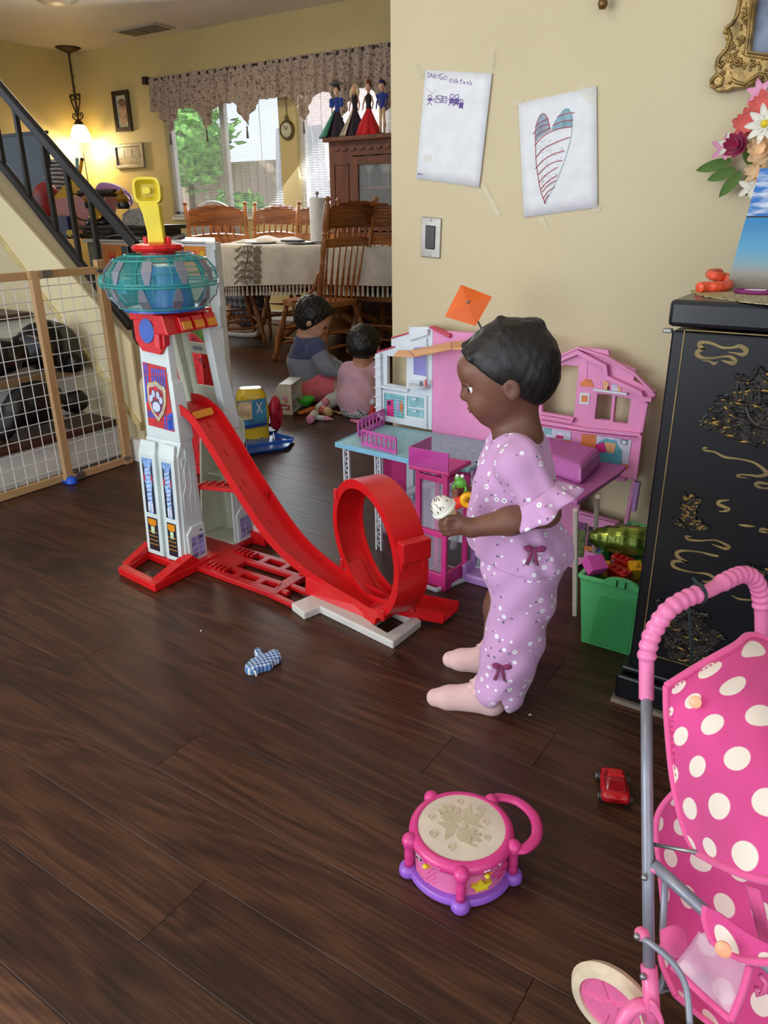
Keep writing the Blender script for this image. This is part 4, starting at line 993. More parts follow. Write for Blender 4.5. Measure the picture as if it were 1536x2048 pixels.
# ---- launch platform and track
def channel(pts,nrm,w,wall,m,name,parent=tw,th=.004,up=None):
    """U shaped track: pts centre of floor; nrm lateral dir per pt; up dir per pt"""
    n=len(pts); vs=[]
    for i in range(n):
        t=(Vector(pts[min(i+1,n-1)])-Vector(pts[max(i-1,0)])).normalized(); L=Vector(nrm[i]).normalized(); u=L.cross(t).normalized()
        if up: u=u*up
        c=Vector(pts[i]); W=(w[i] if isinstance(w,list) else w)/2
        wl=wall[i] if isinstance(wall,list) else wall
        prof=[(-W-th,-th),(-W-th,wl),(-W,wl),(-W,0),(W,0),(W,wl),(W+th,wl),(W+th,-th)]
        vs+=[c+L*a+u*b for a,b in prof]
    fs=[]
    for i in range(n-1):
        for k in range(8): a=i*8+k;b=i*8+(k+1)%8; fs.append((a,b,b+8,a+8))
    fs+=[(0,1,2,3),(0,3,4,7),(4,5,6,7)]; o=(n-1)*8; fs+=[tuple(o+q for q in f) for f in fs[-3:]]
    return MB().add(vs,fs).build(name,m,parent,smooth='auto')
LC=(-1.0,1.44,.035); Lr,LS,LA,LW=.17,.04,.09,.074
def lp(t): return Vector((LC[0]+Lr*math.sin(t),LC[1]+LS*t/(2*PI)-LA*math.sin(t),LC[2]+Lr*(1-math.cos(t))))
phi=math.atan2(-LA,Lr); LN=Vector((-math.sin(phi),math.cos(phi),0)); YN=Vector((0,1,0))
ent=[(-1.70,1.465,.485),(-1.655,1.465,.483),(-1.60,1.466,.455),(-1.54,1.467,.385),(-1.48,1.467,.308),(-1.42,1.467,.235),(-1.36,1.467,.168),(-1.30,1.467,.118),(-1.23,1.466,.080),(-1.16,1.463,.056),(-1.08,1.456,.040)]
loop=[lp(t) for t in [2*PI*k/44 for k in range(45)]]
ex=[(-.94,1.478,.034),(-.88,1.505,.022),(-.82,1.535,.012)]
sp=spline(ent+[loop[0]],4)
nn=[YN.lerp(LN,min(1,max(0,(p.x+1.25)/.25))) for p in sp]
nq=len(sp); i1=int(nq*.45); i2=int(nq*.72)
UP=-1 if 0 else None
def wd(p): return LW+.024*min(1,max(0,(-p.x-1.15)/.2))
seg=lambda a,b,nm,wl=.022: channel(sp[a:b],nn[a:b],[wd(p) for p in sp[a:b]],wl,M_red,nm,up=-1)
seg(0,i1,'ramp_track'); seg(i1-1,i2,'ramp_track_middle'); seg(i2-1,nq,'ramp_track_end',[.022-.0*(k) for k in range(60)])
channel(loop,[LN]*45,LW,.020,M_red,'loop_track',up=-1)
xs=[loop[-1]]+[Vector(e) for e in ex]; xs=spline(xs,5)
channel(xs,[LN.lerp(YN,min(1,k/6)) for k in range(len(xs))],LW,.027,M_red,'exit_track',up=-1)
# clips joining the track sections
for p,nv in ((sp[i1],nn[i1]),(sp[i2],nn[i2]),(loop[5],LN),(loop[29],LN),(loop[38],LN)):
    for s_ in (-1,1): MB().box(p+nv.normalized()*s_*(LW/2+.006),(.012,.008,.030)).build('track_clip',M_redd,tw,bevel=.002)
q=lp(PI*.62); MB().box(q+Vector((.012,-.004,0)),(.03,.078,.052),Matrix.Rotation(phi,3,'Z')).build('loop_gate_box',M_red,tw,bevel=.004)
od=Vector((math.cos(phi),math.sin(phi),0))
for s_ in (-1,1): MB().box(q+od*.014+LN*(.030*s_)+Vector((0,0,-.036)),(.012,.014,.024),Matrix.Rotation(phi,3,'Z')).build('gate_leg',M_red,tw,bevel=.002)
MB().hull8([(-1.215,1.415,.02),(-.955,1.385,.02),(-.95,1.42,.02),(-1.215,1.45,.02)],[(-1.215,1.42,.07),(-1.04,1.41,.04),(-.955,1.42,.034),(-1.215,1.45,.07)]).build('track_support',M_red,tw,bevel=.003)
MB().hull8([(-1.0,1.39,.02),(-.955,1.375,.02),(-.935,1.46,.02),(-.985,1.48,.02)],[(-1.0,1.39,.05),(-.945,1.375,.056),(-.925,1.46,.056),(-.985,1.48,.05)]).build('loop_support',M_red,tw,bevel=.003)
MB().hull8([(-1.13,1.49,.02),(-1.02,1.46,.02),(-1.0,1.5,.02),(-1.12,1.55,.02)],[(-1.135,1.50,.10),(-1.05,1.47,.045),(-1.03,1.5,.045),(-1.12,1.55,.10)]).build('loop_rear_support',M_red,tw,bevel=.003)
MB().beam((-1.66,1.47,.235),(-1.455,1.43,.275),.03,.012).build('track_strut',M_redd,tw,bevel=.003)
for k in range(5): MB().beam((-1.64+.035*k,1.45,.243+.007*k),(-1.64+.035*k,1.49,.243+.007*k),.008,.014).build('strut_rib',M_redd,tw)
MB().b2((-1.70,1.42,.462),(-1.62,1.51,.478)).build('launch_platform',M_redd,tw,bevel=.003)
MB().box((-1.60,1.462,.470),(.006,.075,.022),Matrix.Rotation(-.5,3,'Y')).build('amber_stop',M_amb,tw,bevel=.002)
for (t_,dx) in ((14,0),(20,0)):
    pass
for k in (9,13,17,23): 
    p=sp[k]; tt=(sp[k+1]-sp[k-1]).normalized(); u=tt.cross(YN).normalized(); u=u if u.z>0 else -u
    for s_ in (-1,0,1): MB().beam(p+u*.001+tt*(.008*s_)-YN*.006,p+u*.001+tt*(.008*s_+.006)+YN*.001,.003,.0012,tuple(u)).build('chevron_mark',M_redd,tw)
# ladder shaped floor grid between tower and loop base
gx0,gx1,gy0,gy1=-1.60,-1.28,1.375,1.555
holes=[]
for (a,b) in ((-1.535,-1.47),(-1.445,-1.385),(-1.36,-1.31)):
    holes.append([(a,1.395),(b,1.395),(b,1.42),(a,1.42)]); holes.append([(a,1.505),(b,1.505),(b,1.535),(a,1.535)])
holes.append([(-1.50,1.44),(-1.32,1.44),(-1.32,1.485),(-1.50,1.485)])
MB().prism([(gx0,gy0),(gx1,gy0-.01),(gx1,gy1),(gx0,gy1)],holes,lambda u,v,t:(u,v,t),.002,.020).build('floor_grid',M_redd,tw,bevel=.003)
for k in range(5):
    for yy in (1.39,1.51): MB().b2((-1.58+.018*k,yy,.018),(-1.572+.018*k,yy+.03,.026)).build('grid_rib',M_redd,tw)
for (a,b) in (((-1.30,1.37,.012),(-1.17,1.352,.012)),((-1.30,1.44,.012),(-1.17,1.43,.012)),((-1.30,1.40,.012),(-1.26,1.40,.012))): MB().beam(a,b,.018,.014).build('connector_bar',M_redd,tw,bevel=.003)
M_wbase=plastic('base_offwhite',(204,200,192),rough=.45)
bp=[(582,1206),(608,1226),(640,1213),(786,1284),(843,1240),(800,1212),(722,1136),(700,1140),(625,1188)]
P0=[fl(a,b,.022) for a,b in bp]; hol=[fl(a,b,.022) for a,b in ((744,1246),(775,1264),(818,1238),(780,1218))]
MB().prism([(p.x,p.y) for p in P0],[[(p.x,p.y) for p in hol]],lambda u,v,t:(u,v,t),.0,.022).build('loop_base',M_wbase,tw,bevel=.004)
# ================================================================== DOLLHOUSE AGAINST THE WALL
M_pk=plastic('dollhouse_pink',(226,140,188),rough=.4); M_pkd=plastic('dollhouse_magenta',(206,52,128),rough=.35); M_wh=plastic('dollhouse_white',(212,220,226),rough=.4)
M_aq=mat('dollhouse_aqua_floor',(140,190,196),rough=.3,var=.12,scale=60); M_aqe=plastic('dollhouse_blue_edge',(126,186,214),rough=.4); M_pur=plastic('dollhouse_purple',(176,92,160),rough=.45)
M_lil=plastic('lilac_plastic',(188,140,208),rough=.4); M_or=mat('orange_sticker',(216,120,62),rough=.5,var=.12,scale=30); M_peach=plastic('peach_plastic',(224,166,118),rough=.5)
M_mag=glass('magenta_clear',(196,70,160),.72,.15); M_cl=glass('grey_clear',(190,186,196),.45,.1); M_stk=mat('sticker_pale',(206,204,222),rough=.5,var=.1,scale=50); M_rdt=plastic('roof_red_trim',(190,36,72))
HY=2.02
dh=thing('dollhouse','large folding pink and white dollhouse with an aqua terrace leaning on the wall','dollhouse',(-.93,1.9,0))
def H(a,y=HY): p=ony(a[0],a[1],y); return (p.x,p.z)
def poly(pts,holes,m,name,y=HY,t0=-.008,t1=.008,par=None,bev=.0015): return MB().prism([H(p,y) for p in pts],[[H(p,y) for p in h] for h in holes],lambda u,v,t:(u,y+t,v),t0,t1).build(name,m,par or dh,bevel=bev)
ww=[(757,705),(793,694),(785,691),(785,677),(820,667),(821,653),(862,653),(868,656),(866,859),(853,857),(771,841),(758,826)]
wing=poly(ww,[[(777,711),(816,715),(815,774),(777,767)]],M_wh,'white_wall')
poly([(757,705),(793,694),(793,691),(757,702)],[],M_rdt,'roof_trim',t0=-.012,t1=.01)
poly([(785,677),(820,667),(820,664),(785,674)],[],M_rdt,'roof_trim',t0=-.012,t1=.01)
poly([(862,653),(905,675),(907,667),(868,651)],[],M_rdt,'roof_trim',t0=-.02,t1=.01)
poly([(757,706),(767,704),(770,838),(758,826)],[],M_wh,'hinge_column',t0=-.02,t1=-.008)
for y in (712,731,750,772,789,810): poly([(756,y),(768,y),(768,y+2.5),(756,y+2.5)],[],M_wh,'hinge_ring',t0=-.024,t1=-.008,bev=.0008)
poly([(765,768),(822,776),(822,781),(765,773)],[],M_wh,'window_ledge',t0=-.022,t1=-.006)
poly([(821,667),(862,657),(862,668),(824,680)],[],M_wh,'roof_beam',t0=-.02,t1=-.006)
poly([(769,778),(858,790),(858,857),(771,840)],[[(773,784),(814,791),(813,836),(773,829)],[(818,790),(852,795),(852,835),(818,830)]],M_wh,'cupboard_frame',t0=-.014,t1=-.006)
pc=poly([(773,784),(814,791),(813,836),(773,829)],[],mat('tile_sticker',(96,172,178),rough=.4,var=.15,scale=80),'bathroom_sticker',t0=-.010,t1=-.007,bev=0)
g=MB()
for k in range(7):
    a=H((773,787+k*6.4)); b=H((814,794+k*6.2)); g.ribbon([a,b],.0012,lambda u,v,t:(u,HY-.0102-t,v),0,.0005)
g.build('tile_lines',M_wh,pc)
poly([(777,799),(790,798),(791,833),(777,831)],[],M_pkd,'printed_cabinet',t0=-.0112,t1=-.010,par=pc,bev=0)
poly([(779,801),(785,801),(785,809),(779,808)],[],M_dk,'printed_oven',t0=-.0118,t1=-.0112,par=pc,bev=0)
poly([(799,794),(802,808),(800,826),(796,816)],[],M_lil,'printed_towel',t0=-.0112,t1=-.010,par=pc,bev=0)
poly([(806,797),(810,812),(808,827),(803,815)],[],M_or,'printed_towel',t0=-.0112,t1=-.010,par=pc,bev=0)
for (y0,y1) in ((791,812),(815,834)):
    d=poly([(819,y0),(851,y0+4),(851,y1+3),(819,y1-1)],[],M_aq,'drawer_front',t0=-.012,t1=-.009)
    poly([(831,y0+3),(838,y0+4),(838,y0+7),(831,y0+6)],[],M_wh,'drawer_handle',t0=-.018,t1=-.012,par=d,bev=.001)
poly([(826,681),(858,675),(858,760),(826,760)],[],M_wh,'mirror_frame',t0=-.014,t1=-.006)
poly([(832,694),(857,692),(857,751),(832,747)],[],mat('mirror_sticker',(136,132,196),rough=.25,var=.2,scale=9),'mirror_sticker',t0=-.0155,t1=-.014)
p=ony(843,773,HY); MB().lathe([(0,0),(.035,0),(.038,.008),(.036,.01),(0,.01)],(p.x,HY-.012,p.z),seg=20,start=PI,sweep=PI).build('vanity_shelf',M_wh,dh)
for (px_,c,r,h) in ((842,M_gr,.006,.014),(850,M_peach,.004,.02),(852,M_pkd,.003,.022)):
    q=ony(px_,771,HY-.03); MB().lathe([(r,0),(r,h*.7),(r*.5,h)],(q.x,HY-.03,p.z+.010),seg=10).build('vanity_bottle',c,dh)
# awnings
def slab(P,t,name,m): 
    P=[Vector(p) for p in P]; n=(P[1]-P[0]).cross(P[2]-P[0]).normalized()*t; return MB().hull8([p for p in P],[p+n for p in P]).build(name,m,dh,bevel=.002)
A=lambda x,y,Y:ony(x,y,Y)
slab([A(787,714,1.98),(A(833,715,1.97)),A(814,702,2.0),A(797,702,2.0)],.004,'peach_awning',M_peach)
slab([A(820,703,2.0),A(833,715,1.95),A(905,700,1.90),A(905,686,1.96)],.006,'peach_awning',M_peach)
slab([A(1080,680,1.99),A(1090,684,1.99),(A(1097,692,1.97)),A(1083,704,1.96)],.006,'peach_awning',M_peach)
slab([A(905,686,1.96),A(905,700,1.90),A(1085,704,1.94),A(1082,682,1.99)],.006,'peach_roof_beam',M_peach)
# pink wing
pw=[(905,668),(960,640+90),(1020,742),(1084,726),(1161,693),(1219,700),(1221,716),(1274,739),(1269,760),(1313,782),(1310,800),(1297,799),(1285,865),(1273,957),(1258,957),(866,905)]
pw=[(868,660),(1000,668),(1040,740),(1084,726)]+pw[4:]
hol=[[(1087,745),(1132,729),(1159,732),(1149,834),(1086,823)],[(1197,787),(1226,789),(1222,840),(1191,837)],[(1233,791),(1263,797),(1257,847),(1228,843)]]
poly(pw,hol,M_pk,'pink_wall')
def trim(pts,w,name,m,t0,t1):
    P=[Vector(H(p)) for p in pts]; up_=[];dn=[]
    for i,p in enumerate(P):
        d1=(p-P[i-1]).normalized() if i else (P[1]-p).normalized(); d2=(P[i+1]-p).normalized() if i<len(P)-1 else d1; n1=Vector((-d1.y,d1.x)); n2=Vector((-d2.y,d2.x)); mm=(n1+n2).normalized(); k=w/2/max(.45,mm.dot(n1)); up_.append(p+mm*k); dn.append(p-mm*k)
    return MB().prism([tuple(q) for q in up_]+[tuple(q) for q in reversed(dn)],[],lambda u,v,t:(u,HY+t,v),t0,t1).build(name,m,dh,bevel=.001)
def trim_old(pts,w,name,m,t0,t1):
    g=MB(); P=[H(p) for p in pts]
    for a,b in zip(P[:-1],P[1:]):
        dx,dz=b[0]-a[0],b[1]-a[1]; L=math.hypot(dx,dz); nx,nz=-dz/L*w/2,dx/L*w/2; ex,ez=dx/L*w*.4,dz/L*w*.4
        g.prism([(a[0]+nx-ex,a[1]+nz-ez),(a[0]-nx-ex,a[1]-nz-ez),(b[0]-nx+ex,b[1]-nz+ez),(b[0]+nx+ex,b[1]+nz+ez)],[],lambda u,v,t:(u,HY+t,v),t0,t1)
    return g.build(name,m,dh,bevel=.001)
trim([(1084,735),(1161,702),(1215,730),(1218,752),(1285,783),(1290,795),(1308,796)],.012,'roof_moulding',M_pk,-.026,-.006)
trim([(1084,727),(1161,694),(1218,712),(1272,744),(1310,783)],.006,'roof_edge',M_pk,-.022,-.006)
trim([(1086,829),(1147,840),(1152,833)],.006,'window_sill_trim',M_pk,-.026,-.006)
trim([(1068,838),(1175,856),(1285,867)],.010,'floor_moulding',M_pk,-.020,-.006)
trim([(1068,846),(1175,862),(1285,874)],.003,'floor_moulding',M_pk,-.024,-.006)
trim([(1068,928),(1255,956)],.010,'floor_moulding',M_pk,-.022,-.006)
trim([(1285,868),(1274,955)],.010,'corner_column',M_pk,-.022,-.006)
trim([(1297,803),(1286,862)],.008,'corner_column',M_pk,-.018,-.006)
trim([(1270,958),(1252,1050)],.010,'lower_post',M_pk,-.010,.006)
slab([A(1268,965,2.0),A(1279,967,2.0),A(1270,1025,2.0),A(1262,1022,2.0)],.02,'lilac_lever',M_lil)
# printed details
poly([(1163,764),(1172,757),(1184,758),(1190,770),(1189,773),(1163,771)],[],M_or,'lamp_sticker',t0=-.010,t1=-.007,bev=0)
trim([(1177,722),(1176,756)],.0015,'lamp_cord',M_pk,-.010,-.006)
poly([(1162,784),(1182,785),(1180,808),(1161,806)],[],M_wh,'picture_sticker',t0=-.010,t1=-.007,bev=0)
poly([(1166,789),(1178,790),(1177,803),(1165,802)],[],M_or,'picture_motif',t0=-.0108,t1=-.010,bev=0)
trim([(1191,777),(1258,786)],.006,'wall_shelf',M_wh,-.020,-.008)
for (a,b,c,m) in ((1199,762,8,M_pk),(1208,760,12,M_peach),(1226,766,12,M_stk),(1238,768,6,M_peach),(1217,770,5,M_pkd)): poly([(a,b+3),(a+c*.5,b),(a+c,b+4),(a+c,778+(a-1199)*.12),(a,776+(a-1199)*.12)],[],m,'shelf_ornament',t0=-.010,t1=-.007,bev=0)
poly([(1086,848),(1145,858),(1143,880),(1086,871)],[],M_stk,'kitchen_sticker',t0=-.010,t1=-.007,bev=0)
poly([(1090,850),(1107,853),(1106,868),(1090,866)],[],M_aq,'printed_clock',t0=-.0108,t1=-.010,bev=0)
poly([(1115,868),(1130,870),(1129,876),(1114,874)],[],M_pkd,'printed_cups',t0=-.0108,t1=-.010,bev=0)
poly([(1086,871),(1143,880),(1141,902),(1088,893)],[],M_or,'orange_panel',t0=-.010,t1=-.007,bev=0)
poly([(1166,866),(1196,869),(1190,912),(1162,908)],[],M_or,'orange_panel',t0=-.010,t1=-.007,bev=0)
poly([(1196,869),(1265,879),(1257,937),(1190,925)],[],M_stk,'lounge_sticker',t0=-.010,t1=-.007,bev=0)
poly([(1245,925),(1259,927),(1257,937),(1243,934)],[],M_or,'printed_floor',t0=-.0108,t1=-.010,bev=0)
poly([(1176,905),(1190,898),(1200,882),(1215,875),(1234,880),(1246,900),(1245,932),(1190,922),(1177,915)],[],mat('printed_beanbag',(86,160,176),rough=.5,var=.15,scale=30),'printed_beanbag',t0=-.0115,t1=-.010,bev=0)
poly([(1193,887),(1210,882),(1216,902),(1194,903)],[],M_pkd,'printed_cushion',t0=-.0125,t1=-.0115,bev=0)
poly([(1212,882),(1235,885),(1230,905),(1216,902)],[],M_peach,'printed_cushion',t0=-.0125,t1=-.0115,bev=0)
poly([(1244,876),(1258,878),(1257,888),(1243,886)],[],M_gr,'printed_frame',t0=-.0115,t1=-.010,bev=0)
poly([(1247,879),(1255,880),(1254,886),(1246,885)],[],M_wh,'printed_frame',t0=-.012,t1=-.0115,bev=0)
# lower storey
poly([(905,905),(1120,935),(1163,945),(1160,1020),(1238,1043),(1236,1085),(1147,1136),(1118,1128),(905,1128)],[],M_pk,'lower_wall',y=2.015)
poly([(1147,1042),(1176,1048),(1166,1115),(1142,1112)],[],mat('garden_sticker',(84,92,50),rough=.5,var=.6,scale=120),'garden_sticker',y=2.006,t0=-.002,t1=0,bev=0)
poly([(1147,1042),(1172,1047),(1171,1060),(1146,1056)],[],mat('lavender_print',(124,64,120),rough=.5,var=.4,scale=200),'printed_flowers',y=2.003,t0=-.001,t1=.001,bev=0)
poly([(1178,1052),(1190,1055),(1184,1105),(1172,1100)],[],M_dk,'door_sticker',y=2.006,t0=-.002,t1=0,bev=0)
poly([(1170,1091),(1200,1095),(1198,1104),(1168,1100)],[],M_or,'printed_planter',y=2.003,t0=-.002,t1=0,bev=0)
trim([(1163,1026),(1236,1045)],.010,'lower_moulding',M_pk,-.025,-.010)
# magenta floor plate and lounge platform on the right
zS=.352
sh=[fl(1155,1003,zS),fl(1240,945,zS),fl(1253,931,zS),fl(1068,905,zS),fl(1010,960,zS)]
sh=[(p.x,min(p.y,HY-.01)) for p in sh]
MB().prism(sh,[],lambda u,v,t:(u,v,t),zS-.012,zS).build('balcony_floor',M_pur,dh,bevel=.003)
L4=[fl(1085,945,zS),fl(1163,972,zS),fl(1205,930,zS),fl(1090,895,zS)]; L4[3].y=min(L4[3].y,HY-.02)
top=[Vector((p.x,p.y,zS+.055))-Vector((0,0,0)) for p in L4]; cc=sum(L4,Vector())/4
MB().hull8([p for p in L4],[p+(cc-p).normalized()*.014+Vector((0,0,.050)) for p in L4]).build('lounge_platform',M_pur,dh,bevel=.012)
for (a,zt,nm) in (((1150,1230),zS-.01,'leg'),((1190,1080),zS-.01,'leg')):
    f=fl(*a) if a[0]==1150 else fl(1187,1125)
    t_=(fl(1152,1010,zS) if a[0]==1150 else fl(1196,985,zS))
    MB().beam((f.x,f.y,0),(t_.x,t_.y,zS-.011),.012,.012).build('leg',plastic('leg_cream',(206,190,178)),dh,bevel=.002)
# terrace
zT=.35
t4=[(-1.345,1.752),(-1.03,1.725),(-.885,1.74),(-.885,2.005),(-1.36,2.005)]
MB().prism(t4,[],lambda u,v,t:(u,v,t),zT-.013,zT).build('terrace_floor',M_aq,dh,bevel=.003)
MB().prism([(-1.348,1.748),(-1.03,1.721),(-1.03,1.725),(-1.345,1.752),(-1.36,2.0),(-1.364,2.0)],[],lambda u,v,t:(u,v,t),zT-.014,zT+.0015).build('terrace_edge',M_aqe,dh,bevel=.001)
def leg(x,y):
    for dx in (-.009,.009): MB().b2((x+dx-.0025,y-.004,0),(x+dx+.0025,y+.004,zT-.013)).build('leg',M_wh,dh)
    g=MB()
    for k in range(22): 
        z=.01+k*.015; s_=1 if k%2 else -1; g.beam((x-.008*s_,y,z),(x+.008*s_,y,z+.015),.002,.003)
    g.build('leg_lattice',M_wh,dh)
for a in ((694,1010),(738,1010),(770,1000)):
    pass
leg(-1.325,1.775); leg(-1.225,1.80); leg(-1.325,1.96)
MB().b2((-1.175,1.94,0),(-1.155,1.96,zT-.013)).build('leg',M_wh,dh)
def railing(p,q,h=.05):
    p=Vector(p);q=Vector(q); g=MB(); z=Vector((0,0,1)); n=7
    g.beam(p+z*.004,q+z*.004,.004,.007); g.beam(p+z*h,q+z*h,.004,.006)
    for k in range(n+1):
        c=p.lerp(q,k/n); g.beam(c,c+z*h,.005 if k in (0,n) else .003,.004)
        if k<n:
            d=p.lerp(q,(k+.5)/n); g.tube([d+z*.012+ (q-p).normalized()*.006*math.cos(a)+z*.006*math.sin(a) for a in [i*PI/4 for i in range(8)]],.0015,4,closed=True)
            g.tube([d+z*(h-.012)+ (q-p).normalized()*.006*math.cos(a)+z*.006*math.sin(a) for a in [i*PI/4 for i in range(8)]],.0015,4,closed=True)
    g.build('railing',mat('railing_pink',(196,84,164),rough=.4),dh)
railing(fl(717,873,zT),fl(768,849,zT)); railing(fl(725,890,zT),fl(792,908,zT),.046)
# magenta inner door, fridge and sticker wall under the terrace
MB().b2((-1.335,1.99,0.0),(-1.245,2.005,zT-.013)).build('magenta_door',M_pkd,dh,bevel=.001)
MB().b2((-1.24,1.985,0.0),(-1.212,2.005,zT-.013)).build('white_door_post',M_wh,dh,bevel=.002)
MB().b2((-1.208,1.99,.0),(-.90,2.005,zT-.013)).build('kitchen_wall',M_wh,dh)
MB().b2((-1.203,1.986,.235),(-1.15,1.990,.32)).build('fruit_sticker',M_or,dh)
MB().b2((-1.203,1.986,.12),(-1.15,1.990,.228)).build('drawer_sticker',M_stk,dh)
MB().b2((-1.09,1.986,.08),(-.99,1.990,.33)).build('menu_sticker',mat('menu_print',(196,170,184),rough=.5,var=.4,scale=90),dh)
# elevator
ex0,ex1,ey0,ey1=-1.005,-.915,1.675,1.775
MB().prism([(-1.03,1.655),(-.925,1.645),(-.885,1.76),(-.90,1.80),(-1.0,1.80)],[],lambda u,v,t:(u,v,t),.0,.012).build('elevator_foot',M_wh,dh,bevel=.003)
ft=MB().prism([(-1.02,1.662),(-.932,1.653),(-.895,1.76),(-.91,1.79),(-.995,1.79)],[],lambda u,v,t:(u,v,t),.012,.0135).build('foot_label',mat('foot_label_red',(140,22,44),rough=.3),dh)
ang=math.atan2(1.745-1.665,-.903+.925); o=Vector((-.925,1.665,.0136)); dx=Vector((math.cos(ang),math.sin(ang),0)); dy=Vector((-math.sin(ang),math.cos(ang),0))
text('memo',.024,lambda u,v,t:o+dx*(u+.012)+dy*(v+.004)+Vector((0,0,.0006)),M_pk,ft)
for (x,y) in ((ex0,ey0),(ex1,ey0-.008),(ex0+.005,ey1),(ex1+.008,ey1)): MB().b2((x-.008,y-.006,.012),(x+.008,y+.006,zT+.01)).build('elevator_post',M_pkd,dh,bevel=.002)
for z in (.02,.17,zT-.02):
    MB().beam((ex0,ey0,z),(ex1,ey0-.008,z),.012,.016 if z!=.02 else .06).build('elevator_bar',M_pkd,dh,bevel=.002)
    MB().beam((ex1,ey0-.008,z),(ex1+.008,ey1,z),.012,.016 if z!=.02 else .06).build('elevator_bar',M_pkd,dh,bevel=.002)
MB().b2((ex0+.006,ey0+.004,.03),(ex1-.004,ey0+.006,.33)).build('elevator_window',glass('elevator_clear',(200,190,210),.25,.05),dh)
MB().b2((ex0-.02,ey0-.02,zT-.002),(ex1+.015,ey1,zT+.010)).build('upper_elevator_floor',M_pkd,dh,bevel=.003)
MB().b2((ex0-.02,ey0-.02,zT+.010),(ex1+.012,ey0-.016,zT+.062)).build('clear_magenta_rail',M_mag,dh,bevel=.001)
MB().b2((ex0-.022,ey0-.018,zT+.010),(ex0-.018,ey1,zT+.062)).build('clear_magenta_rail',M_mag,dh,bevel=.001)
MB().b2((ex1+.015,ey1+.02,.0),(ex1+.03,ey1+.035,zT)).build('lilac_post',M_lil,dh,bevel=.002)
# slide and tube seat inside
MB().tube(spline([(-1.14,1.84,.20),(-1.07,1.83,.24),(-1.0,1.82,.25),(-.95,1.81,.19),(-.96,1.80,.07)],6),.012,8).build('grey_slide',M_cl,dh,smooth=True)
MB().box((-1.22,1.90,.15),(.15,.07,.012),Matrix.Rotation(.45,3,'Y')).build('bunk_tray',mat('floral_pink',(216,160,190),rough=.5,var=.3,scale=60),dh,bevel=.004)
MB().tube([fl(768,1062,.05),fl(800,1030,.10)],.016,14).build('pink_tube',M_cl,dh,smooth='auto')
MB().lathe([(0,0),(.0145,0),(.0145,.002),(0,.002)],fl(767.5,1063,.049),(-.5,-.6,-.6),16).build('tube_cap',M_pk,dh)
# white stair lattice on the right of the elevator, purple seat
for k in range(6): MB().beam((-.89+.02*k*0,1.80+.03*k,.03+.028*k),(-.80,1.83+.03*k,.03+.028*k),.008,.006).build('stair_rung',M_wh,dh)
for x in (-.885,-.80): MB().beam((x,1.79,.0),(x,1.99,.19),.010,.018).build('stair_stringer',M_wh,dh)
MB().b2((-.915,1.80,0),(-.86,1.90,.012)).build('lilac_seat',M_lil,dh) if 0 else None
cb=Vector((-.872,1.745,0))
MB().b2(cb+Vector((-.02,-.0,0)),cb+Vector((.07,.07,.028))).build('purple_sofa_seat',M_lil,dh,bevel=.006)
MB().b2(cb+Vector((-.03,-.0,0)),cb+Vector((-.015,.07,.055))).build('purple_sofa_arm',M_lil,dh,bevel=.006)
# orange square parasol on a pin
pc=ony(936,606,1.80); th=thing('toy_parasol','orange square toy parasol on a thin stick above the dollhouse roof','parasol',(pc.x,1.84,.66))
nrm=(Vector((.35,-.75,.35))).normalized(); ux=Vector((.83,.50,.10)).normalized(); ux=(ux-nrm*ux.dot(nrm)).normalized(); uy=nrm.cross(ux)
def pf(u,v,t): return pc+ux*u+uy*v+nrm*(t+.010*(1-max(abs(u*.83+v*.3),abs(v))/.05))
cs=[]
for a in ((890,633),(922,570),(984,594),(951,652)):
    d=ray(*a); k=((pc-CAM).dot(nrm))/d.dot(nrm); q=CAM+d*k-pc; cs.append((q.dot(ux),q.dot(uy)))
mb=MB(); c0=(0,0)
P3=lambda u,v,h:pc+ux*u+uy*v+nrm*h
fr_=[];n=8
for i in range(4):
    a=Vector(cs[i]);b=Vector(cs[(i+1)%4])
    for k in range(n): q=a.lerp(b,k/n); fr_.append((q.x,q.y))
N=len(fr_); vs=[P3(0,0,.008)]+[P3(u*.5,v*.5,.005) for u,v in fr_]+[P3(u,v,0) for u,v in fr_]
fs=[(0,1+k,1+(k+1)%N) for k in range(N)]+[(1+k,1+N+k,1+N+(k+1)%N,1+(k+1)%N) for k in range(N)]
mb.add(vs,fs).build('square_canopy',plastic('parasol_orange',(236,104,30),rough=.45),th,solid=.003)
MB().ball(P3(0,0,.011),.0045,10,8).build('pin',M_steel,th,smooth=True)
MB().tube([P3(0,0,.006),ony(962,655,1.86),ony(1000,760,1.96)],.0028,6).build('stick',M_steel,th)
